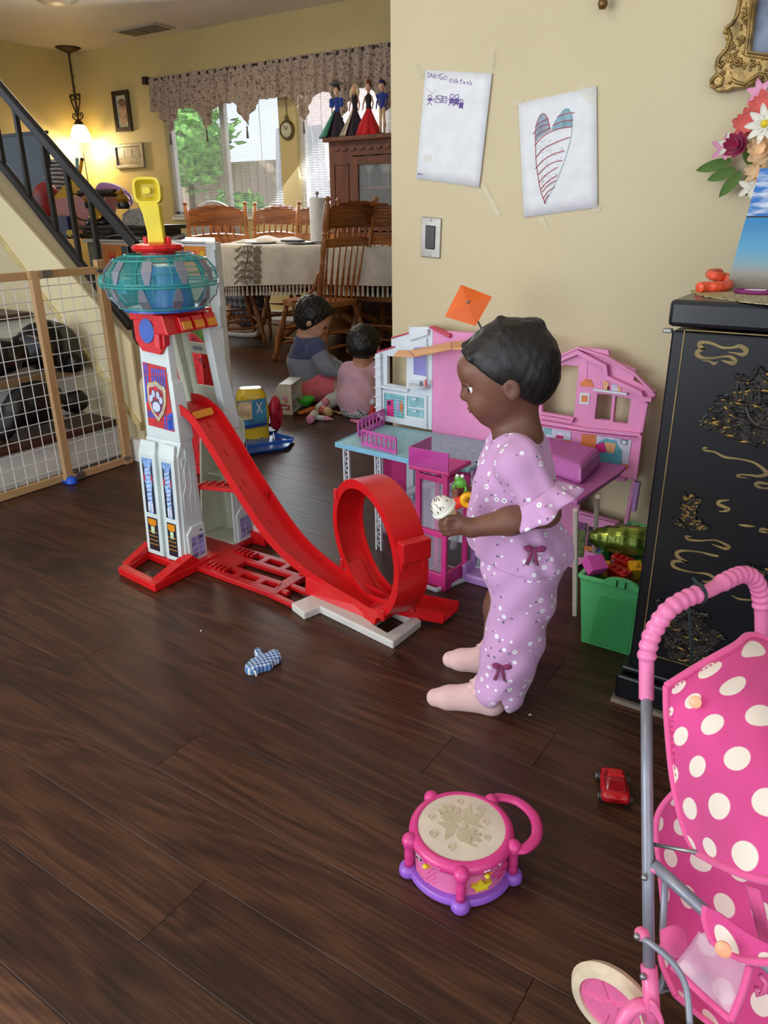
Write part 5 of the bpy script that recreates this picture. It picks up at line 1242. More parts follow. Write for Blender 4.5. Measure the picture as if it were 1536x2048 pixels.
# ================================================================== PEOPLE
def skin_mat(name,c,c2):
    t=NT(name); v=t.coord('Object'); t.col(t.ramp(t.noise(v,14,3),[(.3,c2),(.7,c)])); t.set(rough=.52,sub=.04); t.bump(t.noise(v,500,2),.05,.0004)
    t.b.inputs['Subsurface Radius'].default_value=(.02,.008,.004); return t.m
M_sk=skin_mat('brown_skin',(122,80,62),(104,66,50)); M_sk2=skin_mat('tan_skin',(206,158,128),(190,140,112))
def hair_mat(name,c):
    t=NT(name); v=t.coord('Object',scale=(1,1,.35)); f=t.noise(v,160,3,.6,.8); t.col(t.ramp(f,[(.3,tuple(x*.5 for x in c)),(.7,c)])); t.set(rough=.5); t.bump(f,.45,.003); return t.m
M_hair=hair_mat('black_hair',(26,20,20))
def flower_mat(name,base,base2):
    t=NT(name); v=t.coord('Object'); 
    def vor(sc,off):
        o=t.n('ShaderNodeTexVoronoi'); m_=t.coord('Object',loc=(off,off*.7,off*.3)); t.l(m_,o.inputs['Vector']); o.inputs['Scale'].default_value=sc; o.inputs['Randomness'].default_value=.75; return o.outputs['Distance']
    d=vor(46,0); c=t.ramp(t.noise(v,7,2),[(.3,base2),(.7,base)])
    lf=vor(46,.008); lf2=t.math('MULTIPLY',t.math('LESS_THAN',lf,.17),t.math('GREATER_THAN',t.noise(v,330,1),.50))
    c=t.mix(lf2,c,(92,84,108)); c=t.mix(t.math('LESS_THAN',d,.235),c,(238,234,240)); c=t.mix(t.math('LESS_THAN',d,.075),c,(96,80,100))
    t.col(c); t.set(rough=.92,sheen=.2); t.bump(t.noise(v,600,2),.15,.0006); return t.m
M_flow=flower_mat('lilac_flower_jersey',(208,162,206),(198,148,190))
M_bow=cloth('plum_bow',(132,44,92)); M_sock=cloth('pale_pink_sock',(226,186,182))
def noise3(s,a,ph=0): return lambda X,Y,Z: a*(np.sin(X*s+ph+2*np.sin(Y*s*.6))*np.sin(Y*s*1.1+ph)*np.sin(Z*s*.8+1.3*np.sin(X*s*.5)))
# ---------------- girl
d3=lambda x,y,D:np.array(dep(x,y,D))
fw=np.array([-.904,-.427,0]); lf=np.array([.427,-.904,0]); up=np.array([0,0,1.])
gl=thing('person','child in a lilac flowered two-piece outfit and pale socks holding toy ice creams','person',(-.60,1.31,0))
hc_=d3(1012,752,1.42)
ti=math.radians(14)   # head tipped forward
hf=fw*math.cos(ti)-up*math.sin(ti); hu=fw*math.sin(ti)+up*math.cos(ti)
Mh=np.stack([hf,lf,hu],1)
HP=lambda a,b,c: hc_+hf*a+lf*b+hu*c
b=SDF()
b.ell(HP(-.006,0,.018),(.086,.072,.076),.02,Mh); b.ell(HP(.022,0,-.030),(.056,.052,.058),.03,Mh); b.ell(HP(.044,0,-.068),(.020,.022,.018),.02,Mh)   # skull, face, chin
b.ell(HP(.052,.026,-.038),(.022,.022,.024),.02,Mh); b.ell(HP(.052,-.026,-.038),(.022,.022,.024),.02,Mh)   # cheeks
b.ell(HP(.062,0,.030),(.022,.045,.024),.02,Mh)                                                      # brow
b.ell(HP(.080,0,-.020),(.012,.013,.010),.008,Mh); b.cap(HP(.074,0,.005),HP(.082,0,-.016),.006,.007,.008)    # nose
b.ell(HP(.070,0,-.043),(.010,.016,.005),.006,Mh); b.ell(HP(.068,0,-.051),(.010,.014,.005),.006,Mh)       # lips
for s in (1,-1):
    b.ell(HP(.072,.028*s,-.002),(.012,.015,.010),.008,Mh,sub=1)     # eye sockets
    b.ell(HP(-.008,.071*s,-.012),(.015,.008,.022),.006,Mh); b.ell(HP(-.004,.080*s,-.012),(.008,.006,.013),.004,Mh,sub=1)
neck=d3(1035,880,1.42); chest=d3(1028,960,1.42); belly=d3(1020,1050,1.42); pel=d3(1045,1115,1.42)
b.cap(HP(-.02,0,-.045),neck,.034,.036,.02); b.cap(neck,chest,.045,.058,.03); b.cap(chest,belly,.062,.066,.03); b.cap(belly,pel,.066,.066,.03)
shL=neck+lf*.070-up*.022; shR=neck-lf*.070-up*.022
b.cap(neck,shL,.036,.032,.02).cap(neck,shR,.036,.032,.02)
elL=d3(1092,1026,1.34); wrL=d3(942,1056,1.30); 
b.chain([shL,elL],[.030,.026],.015); b.chain([elL,d3(1020,1042,1.31),wrL],[.0255,.026,.0175],.012)
elR=d3(985,1040,1.49); wrR=d3(938,990,1.475)
b.chain([shR,elR,wrR],[.029,.024,.0165],.012)
# left hand around the cone
pc_=d3(920,1050,1.297); b.cap(wrL,pc_,.0165,.0165,.008); b.ell(d3(918,1049,1.297),(.021,.012,.019),.006,Mh*0+np.stack([fw,lf,up],1))
for k,(y0,dx,r) in enumerate(((1036,0,.0068),(1046,-4,.0070),(1056,-2,.0067),(1065,3,.0060))):
    b.chain([d3(914+dx*.3,y0,1.292),d3(896+dx,y0+1,1.286),d3(886+dx,y0+2,1.300),d3(892+dx,y0+2,1.318)],[r,r*.95,r*.88,r*.78],.0025)
b.chain([d3(925,1040,1.300),d3(912,1030,1.312),d3(900,1028,1.318)],[.009,.0078,.0065],.004)
# right hand behind, holding the red and yellow toy
b.ell(d3(930,985,1.475),(.018,.012,.018),.006,np.stack([fw,lf,up],1))
for k in range(4): b.chain([d3(926,972+9*k,1.47),d3(914,974+9*k,1.458),d3(908,976+9*k,1.47)],[.0066,.006,.0052],.002)
b.chain([d3(930,972,1.47),d3(922,962,1.462),d3(914,962,1.458)],[.008,.007,.006],.004)
# legs
hipL=pel+lf*.035-up*.01; hipR=pel-lf*.035-up*.01
fL=fl(960,1398); fL=np.array(fL); ankL=np.array([d3(972,1375,1.365)[0],d3(972,1375,1.365)[1],.045]); kneL=d3(1018,1240,1.375)
ankR=np.array([-.625,1.375,.045]); kneR=(np.array(hipR)+ankR)/2+fw*.01
b.chain([hipL,kneL,ankL],[.052,.036,.022],.02).chain([hipR,kneR,ankR],[.052,.036,.022],.02)
def foot(B,ank,dirn,L=.10,r=.0):
    d=np.array(dirn)/np.linalg.norm(dirn); heel=np.array([ank[0],ank[1],.021])-d*.014; ball=np.array([ank[0],ank[1],.017])+d*L*.62; toe=np.array([ank[0],ank[1],.013])+d*L*.86
    B.cap(ank,heel,.021+r,.020+r,.01); B.cap(heel,ball,.020+r,.017+r,.012); B.cap(ball,toe,.017+r,.0125+r,.01); B.cap(ank,ball,.019+r,.0135+r,.015)
tdL=np.array(fl(862,1398))-np.array(fl(968,1412)); tdL[2]=0; foot(b,ankL,tdL,.122); foot(b,ankR,(-1,-.25,0),.11)
b.build('body',M_sk,gl,.0030,smooth_it=2)
# socks
for ank,td in ((ankL,tdL),(ankR,np.array([-1,-.25,0.]))):
    s=SDF(); foot(s,ank,td,.126 if ank is ankL else .112,.0075); s.cap(ank,ank+up*.018,.029,.029,.008)
    so_=s.build('sock',M_sock,gl,.0035)
    g=MB(); 
    def ruf(u,v): a=2*PI*u; r=.030+.009*v+.0035*math.sin(a*9)*v; return (ank[0]+r*math.cos(a),ank[1]+r*math.sin(a),ank[2]+.020-.010*v)
    g.grid(ruf,54,3,True).build('sock_frill',M_sock,gl,smooth=True,solid=.0015)
# trousers : two flared legs
wz=lambda X,Y,Z:.0026*np.sin(Z*70+3*np.sin(X*30)+2*np.sin(Y*40))
s=SDF()
wst=d3(1045,1085,1.42)
s.cap(wst,pel,.076,.080,.03)
s.ell(pel-up*.01,(.078,.082,.05),.03)
s.chain([pel+lf*.032-up*.03,d3(1045,1200,1.385),d3(1025,1290,1.37),d3(1002,1372,1.362)],[.067,.061,.059,.056],.02)
s.chain([pel-lf*.032-up*.03,d3(1050,1190,1.46),(np.array([-.585,1.39,.10])),np.array([-.59,1.385,.06])],[.064,.054,.046,.044],.02)
cb_=d3(1001,1372,1.362)
def cutp(X,Y,Z):
    # scalloped hem : slit over the outer ankle
    a=(X-cb_[0])*fw[0]+(Y-cb_[1])*fw[1]
    hem=.030+.034*np.exp(-((a+.0)/.010)**2)-.018*np.clip(-a/.04,0,1)
    top=wst[2]+.012
    return np.maximum(hem-Z,Z-top)
s.build('trousers',M_flow,gl,.0036,disp=wz,cut=cutp)
# blouse : body, puffed sleeve and ruffles
s=SDF()
s.cap(neck-up*.018,chest,.058,.070,.02); s.cap(chest,belly,.072,.081,.03); s.cap(belly,d3(1046,1108,1.42),.081,.099,.03)
s.cap(neck+lf*.035-up*.02,shL+up*.002,.038,.040,.02).cap(neck-lf*.035-up*.02,shR,.038,.038,.02)
slL=shL+(elL-shL)*.62; s.cap(shL,slL,.040,.043,.015); slR=shR+(elR-shR)*.6; s.cap(shR,slR,.038,.042,.015)
wz2=lambda X,Y,Z:.0034*np.sin(Z*55+4*np.sin(X*26)+3*np.sin(Y*35))
ncz=neck
def cutb(X,Y,Z):
    a=(X-belly[0])*fw[0]+(Y-belly[1])*fw[1]
    hem=.352+.24*(a+.07)-.0*a-.35*np.maximum(0,-(a+.045))*-1
    nk=.036-np.sqrt((X-ncz[0])**2+(Y-ncz[1])**2+((Z-ncz[2]-.022)*.55)**2)
    return np.maximum(hem*0+(.345+.30*np.clip(a+.0,-.1,.1)*.6+ .25*np.maximum(0,-a-.05))-Z,nk)
s.build('blouse',M_flow,gl,.0036,disp=wz2,cut=cutb)
def frill(c,ax,r0,r1,L,n,amp,name,ph=0):
    c=Vector(c); ax=Vector(ax).normalized(); x=ax.orthogonal().normalized(); y=ax.cross(x)
    def fn(u,v):
        a=2*PI*u; r=r0+(r1-r0)*v**.8+amp*math.sin(a*n+ph)*v; return c+(x*math.cos(a)+y*math.sin(a))*r+ax*L*(v+.10*math.sin(a*n*.5)*v)
    return MB().grid(fn,120,8,True).build(name,M_flow,gl,smooth=True,solid=.002)
axL=Vector(elL-shL).normalized()*.85+Vector((.18,.05,-.12))
frill(shL+(elL-shL)*.62,axL,.043,.070,.040,8,.008,'sleeve_frill'); frill(shR+(elR-shR)*.58,Vector(elR-shR),.040,.054,.032,9,.006,'sleeve_frill')
def bow(c,s_,name='bow'):
    c=Vector(c); L=Vector(lf); S=Vector(fw); U=Vector(up); g=MB()
    g.ball(c,(.0045*s_,.0045*s_,.0045*s_),8,6)
    for q in (-1,1):
        g.ball(c+S*q*.009*s_+U*.002*s_,(.0085*s_,.0045*s_,.0055*s_),10,6,Matrix.Rotation(math.atan2(fw[1],fw[0]),3,'Z')@Matrix.Rotation(-.3*q,3,'Y'))
        g.hull8([c+S*q*.002*s_-U*.002*s_,c+S*(q*.002+.004)*s_-U*.002*s_,c+S*(q*.002+.004)*s_-U*.002*s_+L*.002,c+S*q*.002*s_-U*.002*s_+L*.002],[c+S*q*.008*s_-U*.026*s_,c+S*(q*.008+.006)*s_-U*.024*s_,c+S*(q*.008+.006)*s_-U*.024*s_+L*.003,c+S*q*.008*s_-U*.026*s_+L*.003])
    g.build(name,M_bow,gl,smooth=True)
bow(d3(1070,1100,1.325),1.25); bow(d3(1004,1335,1.308),1.2)
# face details
M_eyew=mat('eye_white',(232,228,222),rough=.2,var=.02); M_iris=mat('dark_iris',(40,24,18),rough=.1); M_lip=mat('lip_brown',(140,76,70),rough=.4)
for s_ in (1,-1):
    e=MB().ball(HP(.0595,.028*s_,-.003),.0125,16,12).build('eye',M_eyew,gl,smooth=True)
    MB().ball(HP(.0668,.030*s_,-.004),(.0062,.0066,.0062),12,8).build('iris',M_iris,e,smooth=True)
    MB().tube([HP(.066,.014*s_,.006),HP(.0755,.028*s_,.0095),HP(.066,.041*s_,.005)],[.003,.0048,.003],8).build('eyelid',M_sk,gl,smooth=True)
    MB().tube([HP(.074,.013*s_,.017),HP(.0765,.026*s_,.021),HP(.066,.043*s_,.017)],[.0014,.0022,.001],6).build('eyebrow',M_hair,gl,smooth=True)
MB().tube([HP(.073,-.016,-.045),HP(.080,-.006,-.0435),HP(.081,0,-.0455),HP(.080,.006,-.0435),HP(.073,.016,-.045)],[.001,.0032,.003,.0032,.001],8).build('upper_lip',M_lip,gl,smooth=True)
MB().tube([HP(.072,-.014,-.0475),HP(.0785,0,-.0515),HP(.072,.014,-.0475)],[.001,.0038,.001],8).build('lower_lip',M_lip,gl,smooth=True)
h=SDF(); h.ell(HP(-.012,0,.024),(.091,.078,.080),.012,Mh); h.ell(HP(-.045,0,-.006),(.052,.066,.060),.02,Mh)
h.ell(HP(-.066,.0,.078),(.020,.026,.016),.012,Mh)
for k in range(7):
    a=-.9+.3*k; h.chain([HP(.050*math.cos(a*.6)+.012,.060*math.sin(a),.072-.02*abs(a)),HP(-.01,.050*math.sin(a),.102-.02*abs(a)),HP(-.060,.030*math.sin(a),.084)],[.008,.009,.008],.004)
def cuth(X,Y,Z):
    a=(X-hc_[0])*hf[0]+(Y-hc_[1])*hf[1]+(Z-hc_[2])*hf[2]; c=(X-hc_[0])*hu[0]+(Y-hc_[1])*hu[1]+(Z-hc_[2])*hu[2]
    return (a-.020)*.8-(c-.022)*.75-.010+.0*a
h.build('hair',M_hair,gl,.0032,disp=noise3(160,.0016),cut=cuth)
# toys in the hands
th=thing('toy_ice_cream','white sprinkled toy ice cream cone held in the near hand','toy ice cream',tuple(d3(885,1016,1.305)))
ca=Vector(d3(885,1014,1.303)); cbt=Vector(d3(925,1062,1.315)); ax=(cbt-ca).normalized()
M_ice=plastic('ice_cream_white',(232,228,214),rough=.45); M_cone=plastic('cone_tan',(214,184,130),rough=.5)
MB().lathe([(0,-.022),(.010,-.0205),(.018,-.013),(.0225,0),(.0225,.002),(.025,.003),(.025,.007),(.022,.008),(.010,.009)],ca,ax,24).build('scoop',M_ice,th,smooth='auto')
MB().lathe([(.019,.008),(.016,.02),(.009,.045),(.004,.06),(0,.061)],ca,ax,20).build('cone',M_cone,th,smooth='auto')
x_=ax.orthogonal().normalized(); y_=ax.cross(x_); rs=random.Random(5)
for k in range(34):
    a=rs.random()*2*PI; t_=rs.uniform(.1,1.35); n=(x_*math.cos(a)+y_*math.sin(a))*math.sin(t_)-ax*math.cos(t_); p=ca+n*.0222; q=n.cross(Vector((rs.random(),rs.random(),rs.random()))).normalized()*.0022
    MB().beam(p-q,p+q,.0012,.0012,tuple(n)).build('sprinkle',mat('sprinkle_brown',(96,52,44)),th)
th=thing('toy_ice_lolly','red and yellow toy lolly held in the far hand','toy lolly',tuple(d3(925,1000,1.45)))
MB().tube([d3(897,1014,1.435),d3(930,1000,1.442)],[.012,.0125],16).build('red_bar',plastic('lolly_red',(222,48,30)),th,smooth='auto')
MB().tube([d3(930,1000,1.442),d3(945,994,1.446)],[.008,.008],12).build('yellow_core',M_yel,th,smooth='auto')
yc=Vector(d3(937,1000,1.43)); vv=Vector((.427,-.904,0)); xs_=Vector((.904,.427,0))
MB().tube([yc+(xs_*math.cos(a)+Vector((0,0,1))*math.sin(a))*.0115 for a in [2*PI*k/20 for k in range(20)]],.0065,10,closed=True).build('yellow_ring',plastic('lolly_yellow',(240,176,20)),th,smooth=True)
fc=Vector(d3(921,966,1.43)); th=thing('toy_frog','small green frog figure poking up above the red lolly','toy frog',tuple(fc))
M_frog=plastic('frog_green',(86,160,52))
g=MB().ball(fc,(.0125,.010,.011)).ball(fc+Vector((-.004,0,.009)),(.009,.008,.007))
for s_ in (-1,1): g.tube([fc+Vector((s_*.009,0,-.002)),fc+Vector((s_*.015,-.003,-.010)),fc+Vector((s_*.012,-.004,-.015))],.003,6)
g.build('frog_body',M_frog,th,smooth=True)
for s_ in (-1,1): MB().ball(fc+xs_*(s_*.005)+Vector((0,-.004,.016)),.0038,10,8).build('frog_eye',M_ice,th,smooth=True)
# ---------------- seated children
def seated(name,label,D,hx,hy,hr,hd,parts,skm):
    pass
# boy
def ud(v): v=np.array(v,float); return v/np.linalg.norm(v)
by=thing('person','seated child in a grey and navy raglan top and coral shorts, seen from the side','person',(-2.74,3.36,0))
Hc=d3(627,638,4.28); hf=ud([.62,.42,-.50]); lf_=ud(np.cross(up,hf)); hu=np.cross(hf,lf_); Mh=np.stack([hf,lf_,hu],1); HP=lambda a,b,c: Hc+hf*a+lf_*b+hu*c
b=SDF(); b.ell(HP(-.005,0,.015),(.098,.083,.088),.02,Mh); b.ell(HP(.03,0,-.035),(.06,.058,.062),.03,Mh); b.ell(HP(.052,0,-.08),(.022,.024,.02),.02,Mh); b.ell(HP(.092,0,-.022),(.014,.012,.011),.01,Mh)
b.ell(HP(.06,.03,-.045),(.026,.026,.028),.02,Mh); b.ell(HP(.06,-.03,-.045),(.026,.026,.028),.02,Mh)
for s in (1,-1): b.ell(HP(-.008,.083*s,-.016),(.017,.010,.026),.006,Mh); b.ell(HP(.083,.03*s,-.002),(.012,.015,.010),.008,Mh,sub=1)
nk=d3(612,682,4.30); ch=d3(612,725,4.30); pv=d3(622,778,4.30); pv[2]=max(pv[2],.085)
b.cap(HP(-.02,0,-.05),nk,.040,.042,.02).cap(nk,ch,.06,.085,.03).cap(ch,pv,.09,.10,.03)
shN=d3(634,697,4.20); elN=d3(652,733,4.16); wrN=d3(683,747,4.12); shF=d3(612,695,4.42); elF=d3(660,728,4.40); wrF=d3(690,742,4.30)
b.chain([nk,shN,elN,wrN],[.045,.04,.033,.022],.015).chain([nk,shF,elF,wrF],[.045,.04,.033,.022],.015)
for (w,dd) in ((wrN,-.0),(wrF,0)):
    d_=ud(np.array([.75,.35,-.25])); s2=ud(np.cross(d_,up)); b.ell(w+d_*.03,(.03,.022,.014),.008,np.stack([d_,s2,np.cross(d_,s2)],1))
    for k in range(4): o=w+d_*.045+s2*(.017*(k-1.5)*.8); b.chain([o,o+d_*.022-up*.004,o+d_*.036-up*.016],[.0085,.008,.007],.003)
    b.chain([w+d_*.02+s2*.02,w+d_*.035+s2*.032+up*.006],[.010,.008],.005)
knN=d3(733,765,4.10); knN[2]=.09; anN=d3(664,784,4.02); anN[2]=.055
b.chain([pv-up*.01,knN],[.075,.05],.02).chain([knN,anN],[.046,.032],.02)
toeN=d3(640,796,3.96); toeN[2]=.03; b.cap(anN,toeN,.032,.024,.012)
knF=d3(720,752,4.45); knF[2]=.12; b.chain([pv-up*.01,knF],[.075,.05],.02)
b.build('body',M_sk2,by,.0055,smooth_it=2)
M_grey=cloth('heather_grey_knit',(128,132,146)); M_navy=cloth('navy_knit',(72,80,116)); M_coral=cloth('coral_shorts',(232,112,124)); M_sockw=cloth('white_sock',(206,210,204))
s=SDF(); s.cap(nk-up*.015,ch,.072,.102,.03).cap(ch,pv,.104,.112,.03).chain([nk-up*.02,shN,elN,wrN-(wrN-elN)*.1],[.055,.052,.045,.034],.02).chain([nk-up*.02,shF,elF,wrF],[.055,.052,.045,.034],.02)
wzk=lambda X,Y,Z:.003*np.sin(Z*50+4*np.sin(X*20)+3*np.sin(Y*25))
zc=d3(640,722,4.25)[2]
nkc=lambda X,Y,Z:.050-np.sqrt((X-nk[0])**2+(Y-nk[1])**2+((Z-nk[2]-.03)*.6)**2)
s.build('sweatshirt',M_grey,by,.0055,disp=wzk,cut=lambda X,Y,Z:np.maximum(nkc(X,Y,Z),np.maximum(Z-(ch[2]+.035)-0*X,(pv[2]-.02)-Z)))
s.build('navy_yoke',M_navy,by,.0055,disp=lambda X,Y,Z:wzk(X,Y,Z)-.001,cut=lambda X,Y,Z:np.maximum(nkc(X,Y,Z),np.maximum((ch[2]+.033)-Z+.35*np.maximum(0,np.sqrt((X-nk[0])**2+(Y-nk[1])**2)-.09),-1)))
s2=SDF(); s2.chain([shN+(elN-shN)*.25,elN,wrN-(wrN-elN)*.1],[.053,.0475,.0355],.02); s2.build('sleeve',M_grey,by,.0055,disp=wzk)
s=SDF(); s.cap(pv+up*.02,pv,.113,.118,.03).chain([pv-up*.005,pv+(knN-pv)*.36],[.095,.082],.02).chain([pv-up*.005,pv+(knF-pv)*.5],[.095,.08],.02)
s.build('shorts',M_coral,by,.0055,disp=wzk,cut=lambda X,Y,Z:.004-Z)
s=SDF(); s.cap(anN+(knN-anN)*.18,anN,.040,.038,.01).cap(anN,toeN,.037,.028,.012); s.build('sock',M_sockw,by,.0055)
h=SDF(); h.ell(HP(-.014,0,.026),(.110,.100,.098),.015,Mh); h.ell(HP(-.035,0,-.02),(.070,.078,.068),.02,Mh); h.ell(HP(.05,0,.075),(.05,.06,.03),.02,Mh)
def cuth2(X,Y,Z,Hc=Hc,hf=hf,hu=hu):
    a=(X-Hc[0])*hf[0]+(Y-Hc[1])*hf[1]+(Z-Hc[2])*hf[2]; c=(X-Hc[0])*hu[0]+(Y-Hc[1])*hu[1]+(Z-Hc[2])*hu[2]; return (a-.035)*.85-(c-.030)*.42-.008
h.build('hair',M_hair,by,.0055,disp=noise3(150,.006),cut=cuth2)
for s_ in (1,-1): MB().ball(HP(.072,.03*s_,-.002),.013,12,8).build('eye',M_iris,by,smooth=True)
MB().tube([HP(.077,-.014,-.052),HP(.084,0,-.052),HP(.077,.014,-.052)],[.002,.004,.002],6).build('lips',mat('lip_pink',(186,110,100)),by,smooth=True)
# toddler
td=thing('person','small child in a pale pink top sitting with their back to the camera','person',(-2.30,3.20,0))
Hc=d3(727,690,3.93); hf=ud([-.35,.85,-.38]); lf_=ud(np.cross(up,hf)); hu=np.cross(hf,lf_); Mh=np.stack([hf,lf_,hu],1); HP=lambda a,b,c: Hc+hf*a+lf_*b+hu*c
b=SDF(); b.ell(HP(-.003,0,.01),(.088,.076,.080),.02,Mh); b.ell(HP(.03,0,-.035),(.055,.054,.056),.03,Mh); b.ell(HP(.085,0,-.02),(.012,.011,.010),.01,Mh)
for s in (1,-1): b.ell(HP(-.004,.077*s,-.018),(.016,.010,.024),.006,Mh)
nk=d3(725,735,3.94); ch=d3(722,772,3.92); pv=d3(718,812,3.90); pv[2]=max(.09,pv[2])
b.cap(HP(-.02,0,-.045),nk,.038,.040,.02).cap(nk,ch,.055,.078,.03).cap(ch,pv,.082,.09,.03)
shs=[d3(697,745,3.94),d3(752,742,3.94)]
els=[d3(690,785,3.98),d3(765,782,4.0)]; wrs=[d3(700,790,4.12),d3(748,785,4.14)]
for q in range(2):
    b.chain([nk,shs[q],els[q],wrs[q]],[.042,.036,.030,.022],.015); b.ell(wrs[q]+np.array([-.01,.03,0]),(.02,.03,.014),.008)
    for k in range(4): o=wrs[q]+np.array([-.022+.012*k,.05,0]); b.chain([o,o+np.array([0,.022,-.008])],[.0075,.006],.003)
kn=[d3(690,800,4.05),d3(760,796,4.05)]
for q in range(2): kn[q][2]=.07; b.chain([pv-up*.015,kn[q]],[.06,.045],.02); a_=kn[q]+np.array([.10*(1-2*q),.14,-.03]); b.chain([kn[q],a_],[.04,.028],.015); b.cap(a_,a_+np.array([0,.05,-.01]),.024,.018,.01)
b.build('body',M_sk2,td,.0055,smooth_it=2)
M_pkt=cloth('pale_pink_jersey',(218,172,190)); 
s=SDF(); s.cap(nk-up*.02,ch,.068,.096,.03).cap(ch,pv,.100,.116,.03)
for q in range(2): s.chain([nk-up*.022,shs[q],els[q],wrs[q]],[.05,.050,.045,.032],.02)
nkc=lambda X,Y,Z:.046-np.sqrt((X-nk[0])**2+(Y-nk[1])**2+((Z-nk[2]-.03)*.6)**2)
s.build('pink_top',M_pkt,td,.0055,disp=lambda X,Y,Z:.0035*np.sin(Z*45+X*40+4*np.sin(X*15)+3*np.sin(Y*20)),cut=lambda X,Y,Z:np.maximum(nkc(X,Y,Z),.012-Z))
t=NT('dotted_trousers'); v=t.coord('Object'); o=t.n('ShaderNodeTexVoronoi'); t.l(v,o.inputs['Vector']); o.inputs['Scale'].default_value=55; t.col(t.mix(t.math('LESS_THAN',o.outputs['Distance'],.35),(214,212,220),(70,84,130))); t.set(rough=.9)
s=SDF(); s.cap(pv,pv-up*.02,.108,.108,.03)
for q in range(2): s.chain([pv-up*.012,kn[q],kn[q]+np.array([.08*(1-2*q),.11,-.025])],[.075,.058,.045],.02)
s.build('dotted_trousers',t.m,td,.0055,cut=lambda X,Y,Z:.003-Z)
h=SDF(); h.ell(HP(-.010,0,.020),(.096,.086,.086),.015,Mh); h.ell(HP(-.035,0,-.018),(.062,.076,.062),.02,Mh); h.ell(HP(-.01,.01,.10),(.012,.01,.012),.01,Mh)
def cuth3(X,Y,Z,Hc=Hc,hf=hf,hu=hu):
    a=(X-Hc[0])*hf[0]+(Y-Hc[1])*hf[1]+(Z-Hc[2])*hf[2]; c=(X-Hc[0])*hu[0]+(Y-Hc[1])*hu[1]+(Z-Hc[2])*hu[2]; return (a-.035)*.85-(c-.030)*.42-.008
h.build('hair',M_hair,td,.0055,disp=noise3(150,.005),cut=cuth3)
for s_ in (1,-1): MB().ball(HP(.066,.028*s_,-.002),.012,12,8).build('eye',M_iris,td,smooth=True)
# ================================================================== LACQUER CABINET AND WALL ITEMS
M_lac=mat('black_lacquer',(13,14,18),rough=.30,var=.25,scale=6,spec=.4); M_lac2=mat('black_lacquer_top',(20,22,26),rough=.25,var=.2,scale=6)
M_gl=mat('painted_gold',(126,106,62),rough=.45,var=.25,scale=30,metal=.2)
CX,CYF=-.338,1.447
lc=thing('lacquer_cabinet','black lacquered cabinet with painted gold clouds and carved relief scenes','cabinet',(CX+.45,CYF+.3,0))
MB().b2((CX+.004,CYF,.07),(1.2,2.05,.795)).build('body',M_lac,lc,bevel=.004)
MB().b2((CX-.004,CYF-.008,.803),(1.22,2.06,.850)).build('top',M_lac2,lc,bevel=.008)
MB().b2((CX-.012,CYF-.03,.012),(1.2,2.05,.07)).build('plinth',M_lac,lc,bevel=.006)
MB().b2((CX-.006,CYF-.022,.078),(1.2,2.0,.09)).build('plinth_moulding',M_lac2,lc,bevel=.004)
MB().b2((CX-.016,CYF-.034,0),(1.2,2.05,.010)).build('foot_strip',mat('foot_strip',(120,108,96),rough=.7),lc)
MB().b2((CX-.012,CYF-.002,.790),(CX+.004,CYF+.012,.798)).build('latch',M_steel,lc,bevel=.002)
CF=CYF-.0012
def C(a): p=ony(a[0],a[1],CF); return (p.x,p.z)
cf_=lambda u,v,t:(u,CF-t,v)
g=MB(); a=C((1376,660)); b=C((1277,1302)); L=[(a[0],a[1]),((a[0]+b[0])/2,b[1])]
xl=(a[0]+b[0])/2
g.ribbon([(1.1,a[1]),(xl,a[1]),(xl,b[1]),(1.1,b[1])],.0022,cf_,0,.0006); g.build('gold_border',M_gl,lc)
def brush(px,ws,name='gold_cloud'):
    P=spline([Vector((*C(p),0)) for p in px],6); n=len(P); W=[]
    for i in range(n):
        t=i/(n-1)*(len(ws)-1); k=min(int(t),len(ws)-2); W.append((ws[k]+(ws[k+1]-ws[k])*(t-k))/1000)
    up_=[];dn=[]
    for i in range(n):
        t=P[min(i+1,n-1)]-P[max(i-1,0)]; t.normalize(); nx,ny=-t.y,t.x; up_.append((P[i].x+nx*W[i]/2,P[i].y+ny*W[i]/2)); dn.append((P[i].x-nx*W[i]/2,P[i].y-ny*W[i]/2))
    mb=MB()
    for i in range(n-1): mb.add([cf_(*up_[i],0),cf_(*up_[i+1],0),cf_(*dn[i+1],0),cf_(*dn[i],0),cf_(*up_[i],.0008),cf_(*up_[i+1],.0008),cf_(*dn[i+1],.0008),cf_(*dn[i],.0008)],[(0,1,2,3),(7,6,5,4),(0,4,5,1),(2,6,7,3)])
    mb.build(name,M_gl,lc)
brush([(1411,699),(1402,694),(1400,687),(1410,684),(1425,687),(1445,695),(1465,695),(1480,692),(1492,700),(1487,709),(1470,706),(1456,704)],[2,8,9,5,5,4,4,7,9,7,3,1])
brush([(1412,697),(1397,702),(1395,709),(1405,715),(1425,716),(1445,713),(1460,713),(1470,720),(1466,726),(1455,724),(1442,720)],[2,8,9,6,4,3,5,8,8,5,1])
brush([(1404,721),(1418,722),(1428,727),(1436,723)],[1,3,6,1])
brush([(1415,895),(1408,897),(1412,901),(1430,904),(1450,914),(1480,918),(1510,926),(1533,945),(1520,952),(1500,950),(1480,949),(1475,953),(1495,956)],[2,6,4,4,5,3,4,8,6,3,4,3,1])
brush([(1540,968),(1518,965),(1512,970),(1525,976),(1545,976)],[3,6,6,4,3])
brush([(1459,1000),(1440,1002),(1437,1008),(1450,1014),(1457,1018),(1450,1022),(1438,1023)],[1,5,7,6,7,4,1])
brush([(1477,1049),(1490,1051),(1500,1052),(1510,1053)],[1,5,4,1])
brush([(1540,1060),(1525,1058),(1522,1062),(1535,1065)],[3,6,6,3])
